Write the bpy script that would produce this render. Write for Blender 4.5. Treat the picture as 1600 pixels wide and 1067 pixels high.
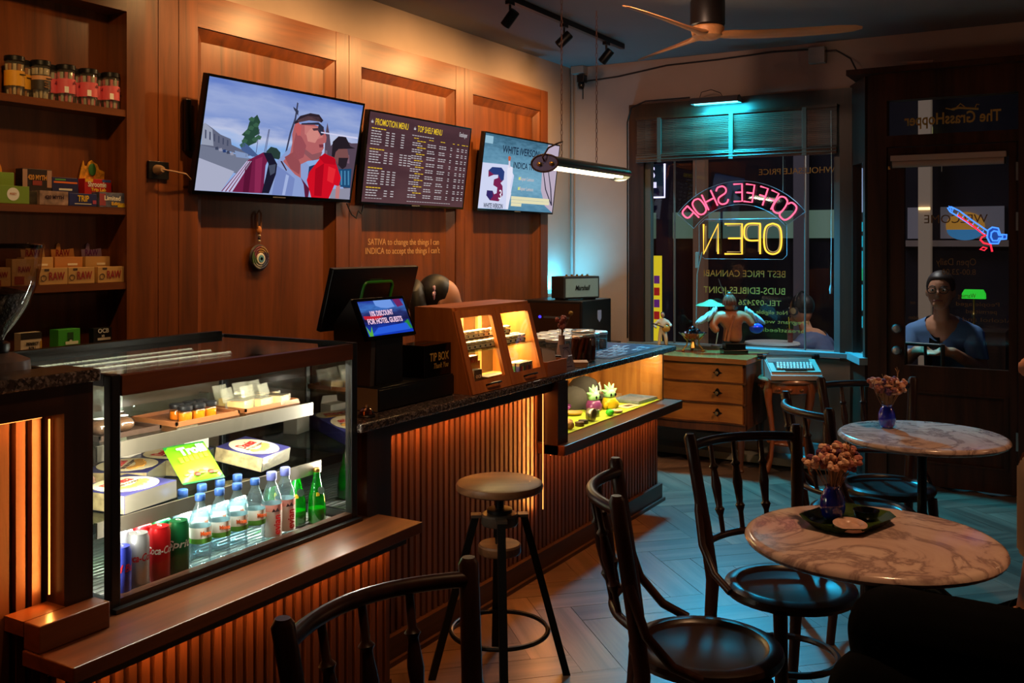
import bpy, bmesh, math, random
import numpy as np
from mathutils import Vector as V, Matrix as M, Euler
for o in list(bpy.data.objects): bpy.data.objects.remove(o)
SC = bpy.context.scene
C = SC.collection
RND = random.Random(7)
PI = math.pi
# ------------------------------------------------------------------ camera
cd = bpy.data.cameras.new('camera'); cam = bpy.data.objects.new('camera', cd); C.objects.link(cam)
YAW = math.atan(892/1515)
cam.location = (0, 0, 1.52); cam.rotation_euler = (PI/2, 0, YAW-PI/2)
cd.lens = 1515/1600*36; cd.sensor_width = 36; cd.shift_y = -(533.5-381)/1600; cd.clip_start = .02; cd.clip_end = 200
SC.camera = cam
# ------------------------------------------------------------------ exposure and night sky
SC.view_settings.view_transform = 'Standard'; SC.view_settings.look = 'None'
SC.view_settings.exposure = 0.0; SC.view_settings.gamma = 1.0; SC.view_settings.use_curve_mapping = False
try:
    SC.cycles.use_denoising = True; SC.cycles.max_bounces = 6; SC.cycles.diffuse_bounces = 3; SC.cycles.transparent_max_bounces = 20
    SC.cycles.caustics_reflective = False; SC.cycles.caustics_refractive = False
    SC.cycles.sample_clamp_indirect = 3.0; SC.cycles.adaptive_threshold = .015
except Exception: pass
W = bpy.data.worlds.new('night'); SC.world = W; W.use_nodes = True
W.node_tree.nodes['Background'].inputs[0].default_value = (.010, .013, .022, 1)
W.node_tree.nodes['Background'].inputs[1].default_value = 1.0
# ------------------------------------------------------------------ lamps' light
def light(name, kind, loc, energy, col, target=None, size=.1, size_y=None, spot=60, blend=.5, rot=None, spread=None):
    d = bpy.data.lights.new(name, kind); d.energy = energy; d.color = col
    if kind == 'AREA':
        d.shape = 'RECTANGLE' if size_y else 'SQUARE'; d.size = size
        if size_y: d.size_y = size_y
        if spread: d.spread = math.radians(spread)
    elif kind == 'SPOT':
        d.spot_size = math.radians(spot); d.spot_blend = blend; d.shadow_soft_size = size
    else: d.shadow_soft_size = size
    o = bpy.data.objects.new(name, d); C.objects.link(o); o.location = loc
    if target is not None: o.rotation_euler = (V(target)-V(loc)).to_track_quat('-Z', 'Y').to_euler()
    elif rot is not None: o.rotation_euler = rot
    return o
WARM = (1.0, .55, .20); AMB = (1.0, .33, .06); CYAN = (.012, .48, .80); NEUT = (1.0, .85, .62); COOL = (.9, .95, 1.0)
# track spots washing the panelled wall (fixtures are built further down at these places)
TRACK = [(3.05, 2.78), (3.9, 2.78), (4.70, 2.78), (5.36, 2.78), (5.98, 2.78)]
WASH = [3.5, 3.75, 4.72, 5.0, 5.95]
for (x, y), tx, e in zip(TRACK, WASH, (44, 42, 64, 42, 62)):
    _p = V((x, y, 2.79)); _d = (V((tx, 3.47, 1.85))-_p).normalized()
    light('track_spot_light', 'SPOT', _p+_d*.062, e, WARM, (tx, 3.47, 1.85), .025, spot=152, blend=1.0)
# unseen ceiling spots over the tables; ledge, cabinet and chest spots are added fill
for (x, y), tg, e, ang in zip([(1.5, .9), (2.6, .2), (3.9, .2), (2.8, 1.2), (4.6, -.2)], [(1.9, 1.75, .6), (2.72, .48, .74), (4.28, .57, .74), (3.35, 2.2, 1.0), (6.3, 2.2, .5)], (40, 84, 56, 48, 220), (60, 40, 36, 46, 24)):
    light('unseen_spot_light', 'SPOT', (x, y, 2.7), e, (1, .55, .27), tg, .05, spot=ang, blend=.9)
# shelf wall at the far left gets a wash from an unseen ceiling spot
light('track_spot_light', 'SPOT', (1.7, 2.5, 2.74), 32, WARM, (2.2, 3.5, 1.8), .04, spot=85, blend=.9)
# added fill: unseen spot on the end wall, unseen pendant off to the right
light('unseen_spot_light', 'SPOT', (4.1, 1.7, 2.72), 44, (1, .62, .42), (6.9, 2.9, 2.2), .05, spot=80, blend=1)
light('pendant_fill_light', 'POINT', (4.7, -1.0, 1.95), 8, (1, .58, .34), None, .1)
# cyan picture lamp above the window
light('window_lamp_light', 'SPOT', (6.70, 2.265, 2.50), 900, CYAN, (5.75, 1.3, 0), .10, spot=86, blend=.7)
light('window_lamp_blind_light', 'AREA', (6.67, 2.265, 2.515), 11, (.02, .6, .8), (6.83, 2.265, 2.25), .34, .03)
# ------------------------------------------------------------------ materials
def lin(c):
    return tuple(((v/255)/12.92 if v/255 <= .04045 else (((v/255)+.055)/1.055)**2.4) for v in c)
MATS = {}
def newmat(name):
    m = bpy.data.materials.new(name); m.use_nodes = True; nt = m.node_tree
    return m, nt, nt.nodes, nt.links, nt.nodes['Principled BSDF']
def mat(name, col, rough=.5, metal=0, var=0, vs=8, emit=None, es=1, spec=.5, bump=0, coat=0):
    """plain procedural material; col in 0-255 sRGB; var adds a noise variation"""
    if name in MATS: return MATS[name]
    m, nt, N, L, P = newmat(name); c = lin(col)
    P.inputs['Base Color'].default_value = (*c, 1); P.inputs['Roughness'].default_value = rough
    P.inputs['Metallic'].default_value = metal; P.inputs['Specular IOR Level'].default_value = spec
    if coat: P.inputs['Coat Weight'].default_value = coat
    if emit is not None:
        P.inputs['Emission Color'].default_value = (*lin(emit), 1); P.inputs['Emission Strength'].default_value = es
    if var or bump:
        tc = N.new('ShaderNodeTexCoord'); nz = N.new('ShaderNodeTexNoise'); nz.inputs['Scale'].default_value = vs; nz.inputs['Detail'].default_value = 4
        L.new(tc.outputs['Object'], nz.inputs['Vector'])
        if var:
            r = N.new('ShaderNodeValToRGB'); r.color_ramp.elements[0].position = .3; r.color_ramp.elements[1].position = .7
            r.color_ramp.elements[0].color = (*[v*(1-var) for v in c], 1); r.color_ramp.elements[1].color = (*[min(1, v*(1+var)) for v in c], 1)
            L.new(nz.outputs['Fac'], r.inputs['Fac']); L.new(r.outputs['Color'], P.inputs['Base Color'])
        if bump:
            b = N.new('ShaderNodeBump'); b.inputs['Strength'].default_value = bump; b.inputs['Distance'].default_value = .01
            L.new(nz.outputs['Fac'], b.inputs['Height']); L.new(b.outputs['Normal'], P.inputs['Normal'])
    MATS[name] = m; return m
def glow(name, col, es=1.0):
    if name in MATS: return MATS[name]
    m = bpy.data.materials.new(name); m.use_nodes = True; N = m.node_tree.nodes; N.clear()
    e = N.new('ShaderNodeEmission'); e.inputs[0].default_value = (*lin(col), 1); e.inputs[1].default_value = es
    o = N.new('ShaderNodeOutputMaterial'); m.node_tree.links.new(e.outputs[0], o.inputs[0]); MATS[name] = m; return m
def wood(name, c1, c2, axis='z', rough=.35, s=1.0, contrast=(.35, .68), coat=0.0, rnd=False, bump=.08, spec=.5):
    if name in MATS: return MATS[name]
    m, nt, N, L, P = newmat(name); a, b = lin(c1), lin(c2)
    tc = N.new('ShaderNodeTexCoord'); mp = N.new('ShaderNodeMapping'); L.new(tc.outputs['Object'], mp.inputs['Vector'])
    sc = {'x': (1.1, 16, 16), 'y': (16, 1.1, 16), 'z': (16, 16, 1.1)}[axis]
    mp.inputs['Scale'].default_value = tuple(v*s for v in sc)
    oi = N.new('ShaderNodeObjectInfo')
    if rnd:
        mu = N.new('ShaderNodeVectorMath'); mu.operation = 'SCALE'; mu.inputs[0].default_value = (37, 53, 71)
        L.new(oi.outputs['Random'], mu.inputs['Scale']); L.new(mu.outputs[0], mp.inputs['Location'])
    n1 = N.new('ShaderNodeTexNoise'); n1.inputs['Scale'].default_value = 1.3; n1.inputs['Detail'].default_value = 6; n1.inputs['Roughness'].default_value = .62; n1.inputs['Distortion'].default_value = .6
    L.new(mp.outputs[0], n1.inputs['Vector'])
    r = N.new('ShaderNodeValToRGB'); r.color_ramp.elements[0].position = contrast[0]; r.color_ramp.elements[1].position = contrast[1]
    r.color_ramp.elements[0].color = (*a, 1); r.color_ramp.elements[1].color = (*b, 1)
    L.new(n1.outputs['Fac'], r.inputs['Fac'])
    out = r.outputs['Color']
    if rnd:
        hs = N.new('ShaderNodeHueSaturation'); mr = N.new('ShaderNodeMapRange'); mr.inputs['To Min'].default_value = .72; mr.inputs['To Max'].default_value = 1.25
        L.new(oi.outputs['Random'], mr.inputs['Value']); L.new(mr.outputs[0], hs.inputs['Value']); L.new(out, hs.inputs['Color']); out = hs.outputs['Color']
    L.new(out, P.inputs['Base Color']); P.inputs['Roughness'].default_value = rough; P.inputs['Specular IOR Level'].default_value = spec
    if coat: P.inputs['Coat Weight'].default_value = coat; P.inputs['Coat Roughness'].default_value = .15
    bp = N.new('ShaderNodeBump'); bp.inputs['Strength'].default_value = bump; bp.inputs['Distance'].default_value = .004
    L.new(n1.outputs['Fac'], bp.inputs['Height']); L.new(bp.outputs['Normal'], P.inputs['Normal'])
    MATS[name] = m; return m
def glass(name, tint=(255, 255, 255), refl=1.0, rough=.02, body=0.0, bodycol=(200, 200, 200)):
    """thin clear pane or plastic: see-through with a fresnel mirror on top"""
    if name in MATS: return MATS[name]
    m = bpy.data.materials.new(name); m.use_nodes = True; nt = m.node_tree; N = nt.nodes; L = nt.links; N.clear()
    t = N.new('ShaderNodeBsdfTransparent'); t.inputs[0].default_value = (*lin(tint), 1)
    g = N.new('ShaderNodeBsdfGlossy'); g.inputs['Roughness'].default_value = rough
    f = N.new('ShaderNodeFresnel'); ge = N.new('ShaderNodeNewGeometry'); io = N.new('ShaderNodeMapRange'); io.inputs['To Min'].default_value = 1.45; io.inputs['To Max'].default_value = 1/1.45; L.new(ge.outputs['Backfacing'], io.inputs['Value']); L.new(io.outputs[0], f.inputs[0])
    mu = N.new('ShaderNodeMath'); mu.operation = 'MULTIPLY'; mu.inputs[1].default_value = refl; L.new(f.outputs[0], mu.inputs[0])
    base = t.outputs[0]
    if body:
        d = N.new('ShaderNodeBsdfDiffuse'); d.inputs[0].default_value = (*lin(bodycol), 1)
        mb = N.new('ShaderNodeMixShader'); mb.inputs[0].default_value = body; L.new(t.outputs[0], mb.inputs[1]); L.new(d.outputs[0], mb.inputs[2]); base = mb.outputs[0]
    mx = N.new('ShaderNodeMixShader'); L.new(mu.outputs[0], mx.inputs[0]); L.new(base, mx.inputs[1]); L.new(g.outputs[0], mx.inputs[2])
    o = N.new('ShaderNodeOutputMaterial'); L.new(mx.outputs[0], o.inputs[0]); MATS[name] = m; return m
def speckle(name, c1, c2, c3, scale=160, rough=.25):
    if name in MATS: return MATS[name]
    m, nt, N, L, P = newmat(name); tc = N.new('ShaderNodeTexCoord'); v = N.new('ShaderNodeTexVoronoi'); v.inputs['Scale'].default_value = scale
    L.new(tc.outputs['Object'], v.inputs['Vector']); s = N.new('ShaderNodeSeparateColor'); L.new(v.outputs['Color'], s.inputs[0])
    r = N.new('ShaderNodeValToRGB'); e = r.color_ramp.elements; e[0].color = (*lin(c1), 1); e[1].color = (*lin(c3), 1); n = e.new(.55); n.color = (*lin(c2), 1)
    L.new(s.outputs[0], r.inputs['Fac']); L.new(r.outputs['Color'], P.inputs['Base Color']); P.inputs['Roughness'].default_value = rough; MATS[name] = m; return m
def marble(name):
    if name in MATS: return MATS[name]
    m, nt, N, L, P = newmat(name); tc = N.new('ShaderNodeTexCoord')
    n = N.new('ShaderNodeTexNoise'); n.inputs['Scale'].default_value = 3.6; n.inputs['Detail'].default_value = 7; n.inputs['Distortion'].default_value = 1.2; n.inputs['Roughness'].default_value = .6
    L.new(tc.outputs['Object'], n.inputs['Vector'])
    r = N.new('ShaderNodeValToRGB'); e = r.color_ramp.elements
    e[0].position = .34; e[0].color = (*lin((206, 176, 162)), 1); e[1].position = .66; e[1].color = (*lin((214, 186, 170)), 1)
    a = e.new(.455); a.color = (*lin((196, 164, 152)), 1); b = e.new(.50); b.color = (*lin((146, 118, 112)), 1); c = e.new(.54); c.color = (*lin((204, 174, 160)), 1)
    L.new(n.outputs['Fac'], r.inputs['Fac']); L.new(r.outputs['Color'], P.inputs['Base Color']); P.inputs['Roughness'].default_value = .16; MATS[name] = m; return m
# ------------------------------------------------------------------ mesh builder
class MB:
    def __init__(s): s.bm = bmesh.new(); s.k = 0
    def mark(s): s.bm.verts.ensure_lookup_table(); s.k = len(s.bm.verts); return s
    def xf(s, m):
        s.bm.verts.ensure_lookup_table()
        for v in s.bm.verts[s.k:]: v.co = m @ v.co
        return s
    def face(s, pts):
        vs = [s.bm.verts.new(p) for p in pts]
        try: s.bm.faces.new(vs)
        except ValueError: pass
        return s
    def box(s, x0, y0, z0, x1, y1, z1, bev=0):
        x0, x1 = sorted((x0, x1)); y0, y1 = sorted((y0, y1)); z0, z1 = sorted((z0, z1))
        P = [(x0, y0, z0), (x1, y0, z0), (x1, y1, z0), (x0, y1, z0), (x0, y0, z1), (x1, y0, z1), (x1, y1, z1), (x0, y1, z1)]
        v = [s.bm.verts.new(p) for p in P]
        fs = [s.bm.faces.new([v[i] for i in f]) for f in ((0, 3, 2, 1), (4, 5, 6, 7), (0, 1, 5, 4), (1, 2, 6, 5), (2, 3, 7, 6), (3, 0, 4, 7))]
        if bev:
            es = list({e for f in fs for e in f.edges}); bmesh.ops.bevel(s.bm, geom=es, offset=bev, segments=2, affect='EDGES', profile=.5)
        return s
    def cyl(s, p0, p1, r0, r1=None, n=14, cap=True):
        p0, p1 = V(p0), V(p1); r1 = r0 if r1 is None else r1; d = (p1-p0).normalized()
        a = d.orthogonal().normalized(); b = d.cross(a)
        A = [s.bm.verts.new(p0+(a*math.cos(2*PI*i/n)+b*math.sin(2*PI*i/n))*r0) for i in range(n)]
        B = [s.bm.verts.new(p1+(a*math.cos(2*PI*i/n)+b*math.sin(2*PI*i/n))*r1) for i in range(n)]
        for i in range(n): s.bm.faces.new((A[i], A[(i+1) % n], B[(i+1) % n], B[i]))
        if cap: s.bm.faces.new(A[::-1]); s.bm.faces.new(B)
        return s
    def lathe(s, prof, n=20, c=(0, 0, 0), d=(0, 0, 1), cap=True):
        c = V(c); d = V(d).normalized()
        a = V((1, 0, 0)) if abs(d.z) > .99 else d.orthogonal().normalized(); b = d.cross(a)
        rings = [[s.bm.verts.new(c+d*z+(a*math.cos(2*PI*i/n)+b*math.sin(2*PI*i/n))*max(r, 1e-5)) for i in range(n)] for r, z in prof]
        for A, B in zip(rings, rings[1:]):
            for i in range(n): s.bm.faces.new((A[i], A[(i+1) % n], B[(i+1) % n], B[i]))
        if cap: s.bm.faces.new(rings[0][::-1]); s.bm.faces.new(rings[-1])
        return s
    def tube(s, path, r, n=8, closed=False):
        P = [V(p) for p in path]; m = len(P); rr = r if isinstance(r, (list, tuple)) else [r]*m
        rings = []; up = None
        for i, p in enumerate(P):
            if closed: t = P[(i+1) % m]-P[i-1]
            else: t = P[min(i+1, m-1)]-P[max(i-1, 0)]
            if t.length < 1e-9: t = V((0, 0, 1))
            t.normalize()
            if up is None: up = t.orthogonal().normalized()
            u = up-t*up.dot(t)
            u = t.orthogonal() if u.length < 1e-6 else u
            u.normalize(); up = u; w = t.cross(u)
            rings.append([s.bm.verts.new(p+(u*math.cos(2*PI*j/n)+w*math.sin(2*PI*j/n))*rr[i]) for j in range(n)])
        pr = list(zip(rings, rings[1:]))+([(rings[-1], rings[0])] if closed else [])
        for A, B in pr:
            for j in range(n): s.bm.faces.new((A[j], A[(j+1) % n], B[(j+1) % n], B[j]))
        if not closed: s.bm.faces.new(rings[0][::-1]); s.bm.faces.new(rings[-1])
        return s
    def prism(s, pts, a, b, plane='xy'):
        f = {'xy': lambda p, h: (p[0], p[1], h), 'xz': lambda p, h: (p[0], h, p[1]), 'yz': lambda p, h: (h, p[0], p[1])}[plane]
        A = [s.bm.verts.new(f(p, a)) for p in pts]; B = [s.bm.verts.new(f(p, b)) for p in pts]; n = len(pts)
        s.bm.faces.new(A[::-1]); s.bm.faces.new(B)
        for i in range(n): s.bm.faces.new((A[i], A[(i+1) % n], B[(i+1) % n], B[i]))
        return s
    def ell(s, c, rx, ry=None, rz=None, n=14, m=9):
        ry = rx if ry is None else ry; rz = rx if rz is None else rz; c = V(c)
        top = s.bm.verts.new(c+V((0, 0, rz))); bot = s.bm.verts.new(c-V((0, 0, rz))); rings = []
        for i in range(1, m):
            t = PI*i/m
            rings.append([s.bm.verts.new(c+V((rx*math.sin(t)*math.cos(2*PI*j/n), ry*math.sin(t)*math.sin(2*PI*j/n), rz*math.cos(t)))) for j in range(n)])
        for j in range(n):
            s.bm.faces.new((top, rings[0][j], rings[0][(j+1) % n])); s.bm.faces.new((bot, rings[-1][(j+1) % n], rings[-1][j]))
        for A, B in zip(rings, rings[1:]):
            for j in range(n): s.bm.faces.new((A[j], B[j], B[(j+1) % n], A[(j+1) % n]))
        return s
    def build(s, name, m, parent=None, smooth=True, loc=None, rot=None, kind=None, ang=.7):
        bmesh.ops.recalc_face_normals(s.bm, faces=s.bm.faces)
        me = bpy.data.meshes.new(name); s.bm.to_mesh(me); s.bm.free()
        if smooth:
            me.polygons.foreach_set('use_smooth', [True]*len(me.polygons)); me.set_sharp_from_angle(angle=ang)
        me.materials.append(m); o = bpy.data.objects.new(name, me); C.objects.link(o)
        if parent: o.parent = parent
        if loc: o.location = loc
        if rot: o.rotation_euler = rot
        if kind: o['kind'] = kind
        return o
def tag(o, label, cat, group=None):
    o['label'] = label; o['category'] = cat
    if group: o['group'] = group
    return o
def thing(name, label, cat, loc=(0, 0, 0), rz=0, group=None):
    o = bpy.data.objects.new(name, None); C.objects.link(o); o.location = loc; o.rotation_euler = (0, 0, rz); o.empty_display_size = .05
    return tag(o, label, cat, group)
def struct(o): o['kind'] = 'structure'; return o
def dup(root, loc=None, rz=None, label=None, scale=None):
    r = root.copy(); C.objects.link(r)
    if loc is not None: r.location = loc
    if rz is not None: r.rotation_euler = (0, 0, rz)
    if label: r['label'] = label
    if scale: r.scale = (scale,)*3
    for ch in [x for x in root.children]:
        c = ch.copy(); C.objects.link(c); c.parent = r
        for g in [x for x in ch.children]:
            d = g.copy(); C.objects.link(d); d.parent = c
    return r
def link_copy(o, loc, rot=None, parent=None, scale=None):
    c = bpy.data.objects.new(o.name.split('.')[0], o.data); C.objects.link(c); c.parent = parent; c.location = loc
    if rot: c.rotation_euler = rot
    if scale: c.scale = scale
    return c
TXT = {}
def text(s, size, m, parent, loc, rot, name='lettering', mirror=False, align='CENTER', bold=0.0, width=None, ext=.0004, shear=0):
    key = (s, size, align, bold, ext, shear, m.name)
    if key not in TXT:
        c = bpy.data.curves.new('t', 'FONT'); c.body = s; c.size = size; c.align_x = align; c.align_y = 'CENTER'; c.extrude = ext; c.offset = bold; c.resolution_u = 3; c.shear = shear
        o = bpy.data.objects.new('t', c); C.objects.link(o); bpy.context.view_layer.update()
        me = bpy.data.meshes.new_from_object(o.evaluated_get(bpy.context.evaluated_depsgraph_get())); bpy.data.objects.remove(o); bpy.data.curves.remove(c)
        me.materials.clear(); me.materials.append(m); TXT[key] = me
    me = TXT[key]; o = bpy.data.objects.new(name, me); C.objects.link(o); o.parent = parent; o.location = loc; o.rotation_euler = rot
    sx = 1.0
    if width:
        xs = [v.co.x for v in me.vertices]; sx = width/max(1e-6, max(xs)-min(xs))
    o.scale = ((-sx if mirror else sx), 1, 1)
    return o
def skin(pts, edges, rad, sub=2):
    """connected joints with a radius each -> one smooth surface (as a mesh datablock)"""
    me = bpy.data.meshes.new('s'); me.from_pydata(pts, edges, []); o = bpy.data.objects.new('s', me); C.objects.link(o)
    md = o.modifiers.new('k', 'SKIN'); md.use_smooth_shade = True
    for i, sv in enumerate(me.skin_vertices[0].data):
        r = rad[i]; sv.radius = (r, r) if not isinstance(r, tuple) else r; sv.use_root = (i == 0)
    sb = o.modifiers.new('s', 'SUBSURF'); sb.levels = sub; sb.render_levels = sub
    bpy.context.view_layer.update()
    out = bpy.data.meshes.new_from_object(o.evaluated_get(bpy.context.evaluated_depsgraph_get())); bpy.data.objects.remove(o)
    return out
def bones(pts, edges, rad):
    """tapered limbs with round joints, to be fused into one body"""
    mb = MB()
    for p, r in zip(pts, rad): mb.ell(p, r, r, r, 14, 9)
    for a, b in edges: mb.cyl(pts[a], pts[b], rad[a], rad[b], 14)
    return tmp(mb)
def fuse(meshes, name, m, parent, voxel=.008, smooth=4):
    """joins overlapping shapes into one continuous surface"""
    bm = bmesh.new()
    for me in meshes: bm.from_mesh(me)
    me = bpy.data.meshes.new(name); bm.to_mesh(me); bm.free()
    o = bpy.data.objects.new(name, me); C.objects.link(o)
    r = o.modifiers.new('r', 'REMESH'); r.mode = 'VOXEL'; r.voxel_size = voxel; r.use_smooth_shade = True
    q = o.modifiers.new('q', 'SMOOTH'); q.iterations = smooth; q.factor = .5
    bpy.context.view_layer.update()
    out = bpy.data.meshes.new_from_object(o.evaluated_get(bpy.context.evaluated_depsgraph_get())); bpy.data.objects.remove(o)
    out.polygons.foreach_set('use_smooth', [True]*len(out.polygons)); out.materials.clear(); out.materials.append(m)
    ob = bpy.data.objects.new(name, out); C.objects.link(ob); ob.parent = parent; return ob
def meshobj(me, name, m, parent):
    me.materials.clear(); me.materials.append(m); o = bpy.data.objects.new(name, me); C.objects.link(o); o.parent = parent; return o
def cloth(body, pts, edges, use, off, name, m, parent, test=None):
    """garment that follows the body: the skin nearest the given bones, pushed out a little"""
    P = [V(p) for p in pts]; src = body.data; n = len(src.vertices)
    co = np.empty(n*3); src.vertices.foreach_get('co', co); co = co.reshape(-1, 3); best = np.full(n, 1e9); idx = np.zeros(n, int)
    for i, (a, b) in enumerate(edges):
        A = np.array(P[a]); d = np.array(P[b]-P[a]); t = np.clip(((co-A) @ d)/max(1e-9, d @ d), 0, 1); q = np.linalg.norm(co-(A+t[:, None]*d), axis=1)
        k = q < best; best[k] = q[k]; idx[k] = i
    keep = np.isin(idx, list(use))
    if test is not None: keep &= np.array([bool(test(c)) for c in co])
    bm = bmesh.new(); bm.from_mesh(src); bm.verts.ensure_lookup_table()
    bmesh.ops.delete(bm, geom=[f for f in bm.faces if not all(keep[v.index] for v in f.verts)], context='FACES')
    bmesh.ops.delete(bm, geom=[v for v in bm.verts if not v.link_faces], context='VERTS')
    bm.normal_update()
    for v in bm.verts: v.co = v.co+v.normal*off
    bmesh.ops.smooth_vert(bm, verts=bm.verts, factor=.5, use_axis_x=True, use_axis_y=True, use_axis_z=True)
    me = bpy.data.meshes.new(name); bm.to_mesh(me); bm.free(); me.polygons.foreach_set('use_smooth', [True]*len(me.polygons))
    return meshobj(me, name, m, parent)
def tmp(mb):
    bmesh.ops.recalc_face_normals(mb.bm, faces=mb.bm.faces)
    me = bpy.data.meshes.new('tmp'); mb.bm.to_mesh(me); mb.bm.free(); return me
def arc(cx, cy, r, a0, a1, n=12, rx=None):
    rx = rx or r
    return [(cx+rx*math.cos(math.radians(a0+(a1-a0)*i/n)), cy+r*math.sin(math.radians(a0+(a1-a0)*i/n))) for i in range(n+1)]
RB = (PI/2, 0, 0)          # faces -Y (read from the room, on the bar side)
RE = (PI/2, 0, -PI/2)      # faces -X (read from the room, on the end wall)
REM = (PI/2, 0, PI/2)      # faces +X (read from the street, mirrored from inside)
# shared materials
M_PANEL = wood('panel wood', (74, 37, 14), (138, 73, 29), 'z', .36, .8, (.25, .78))
M_RAIL = wood('rail wood', (74, 37, 14), (134, 71, 28), 'x', .36, .8, (.25, .78))
M_DARK = wood('dark wood', (34, 18, 12), (62, 34, 22), 'z', .4, .8)
M_DARKX = wood('dark wood long', (40, 22, 14), (70, 40, 25), 'x', .35, .8)
M_LEDGE = wood('ledge wood', (70, 36, 18), (112, 62, 32), 'x', .3, .7)
M_SLAT = wood('slat wood', (62, 34, 20), (104, 60, 36), 'z', .45, .8, rnd=True)
M_CHAIR = wood('chair wood', (36, 17, 12), (62, 32, 22), 'z', .36, 1.0, spec=.35)
M_CHAIRSEAT = wood('chair seat wood', (28, 15, 11), (50, 29, 21), 'x', .30, 1.0, spec=.28)
M_DOOR = wood('door wood', (42, 22, 13), (72, 38, 22), 'z', .55, .7, spec=.2)
M_BLACK = mat('black plastic', (14, 14, 16), .35)
M_BLACKG = mat('black gloss', (8, 8, 10), .12)
M_BLACKM = mat('black metal', (18, 17, 17), .4, .6)
M_STEEL = mat('brushed steel', (190, 190, 188), .28, 1)
M_BRASS = mat('brass', (190, 150, 80), .3, 1)
M_WHITE = mat('white print', (235, 232, 225), .5)
M_GOLD = mat('gold print', (176, 138, 58), .5)
M_GRAN = speckle('granite', (34, 28, 27), (70, 60, 58), (128, 116, 112))
M_GLASS = glass('clear glass', (246, 250, 247), .8)
M_MARBLE = marble('pink marble')
# ================================================================== SETTING
M_PLAST = mat('grey brown plaster', (170, 148, 136), .85, var=.06, vs=3, bump=.05)
M_CEIL = mat('dark ceiling paint', (120, 116, 118), .85, var=.05, vs=2)
floor = struct(MB().box(-1.5, -1.6, -.06, 7.0, 3.62, -.012).build('floor', mat('subfloor joint', (30, 22, 17), .8), smooth=False))
# herringbone planks, each its own piece
M_PLANK = wood('plank wood', (70, 52, 42), (116, 90, 74), 'x', .36, .55, rnd=True, bump=.15)
PL, PW = .60, .15
pm = MB().box(0, .0012, -.012, PL-.0012, PW-.0012, 0, ).build('plank', M_PLANK, floor, smooth=False)
ca, sa = math.cos(math.radians(45)), math.sin(math.radians(45))
def cell(a, b, r):
    # local herringbone coordinates -> world, pattern turned 45 degrees
    return (3.2+a*ca-b*sa, 1.0+a*sa+b*ca, math.radians(45)+(PI/2 if r else 0))
pieces = []
for n in range(-60, 60):
    for k in range(-14, 14):
        a0, b0 = n*PW+k*PL, n*PW-k*PL
        for r in (0, 1):
            if r == 0: a, b, cx, cy = a0, b0, a0+PL/2, b0+PW/2
            else: a, b, cx, cy = a0+PW, b0+PW, a0+PW/2, b0+PW+PL/2
            x, y, ang = cell(a, b, r); wx, wy, _ = cell(cx, cy, r)
            if -1.2 < wx < 6.75 and -1.3 < wy < 3.3 and not (wy > 2.6 and wx < 5.2):
                t = wx*.8617+wy*.5074; rr = wx*.5074-wy*.8617
                px = 800+1515*rr/t if t > .3 else -9999
                pieces.append((0 if (-150 < px < 1750 and t > 2.2 and wy < 2.4) else 1, t, x, y, ang))
pieces.sort()
near = pieces[:290]; rest = pieces[290:]
first = True
for _, t, x, y, ang in near:
    if first: pm.location = (x, y, 0); pm.rotation_euler = (0, 0, ang); first = False
    else: link_copy(pm, (x, y, 0), (0, 0, ang), floor)
mb = MB()
for _, t, x, y, ang in rest:
    mb.mark(); mb.box(0, .0012, -.012, PL-.0012, PW-.0012, 0); mb.xf(M.Translation((x, y, 0)) @ M.Rotation(ang, 4, 'Z'))
mb.build('planks', M_PLANK, floor, smooth=False, kind='stuff')
struct(MB().box(-1.5, -1.6, 2.92, 7.0, 3.62, 3.0).build('ceiling', M_CEIL, smooth=False))
wall_back = struct(MB().box(-1.5, 3.52, 0, 7.0, 3.62, 2.92).build('wall_back', M_PLAST, smooth=False))
struct(MB().box(-1.6, -1.6, 0, -1.5, 3.62, 2.92).build('wall_rear', M_PLAST, smooth=False))
struct(MB().box(-1.5, -1.7, 0, 7.0, -1.6, 2.92).build('wall_right', M_PLAST, smooth=False))
# end wall around the window bay
we = struct(MB().box(6.9, 2.99, 0, 7.0, 3.52, 2.92).box(6.9, -1.6, 2.58, 7.0, 2.99, 2.92).box(6.9, 1.34, 0, 7.0, 2.99, .72).build('wall_end', M_PLAST, smooth=False))
# ---- panelling on the back wall
FY = 3.44
def wpart(name, m, *bx): return MB().box(*bx).build(name, m, wall_back, smooth=False)
for a, b in ((2.72, 2.83), (2.834, 2.94), (2.944, 3.05), (3.99, 4.093), (4.097, 4.20), (5.14, 5.238), (5.242, 5.34), (6.26, 6.37)):
    wpart('stile', M_PANEL, a, FY, .05, b, 3.519, 2.655)
for a, b in ((3.05, 3.99), (4.20, 5.14), (5.34, 6.26)):
    wpart('top_rail', M_RAIL, a+.001, FY+.001, 2.50, b-.001, 3.519, 2.655)
    wpart('bottom_rail', M_RAIL, a+.001, FY+.001, .05, b-.001, 3.519, .22)
    wpart('panel', M_PANEL, a+.002, 3.482, .22, b-.002, 3.519, 2.50)
    w = .055; mb = MB()
    O = [(a+.002, .222), (b-.002, .222), (b-.002, 2.498), (a+.002, 2.498)]; I = [(a+w, .22+w), (b-w, .22+w), (b-w, 2.5-w), (a+w, 2.5-w)]
    for q in range(4):
        p, p2, i, i2 = O[q], O[(q+1) % 4], I[q], I[(q+1) % 4]
        mb.face([(p[0], FY+.008, p[1]), (p2[0], FY+.008, p2[1]), (i2[0], 3.4815, i2[1]), (i[0], 3.4815, i[1])])
    mb.build('moulding', M_PANEL, wall_back, smooth=False)
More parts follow.
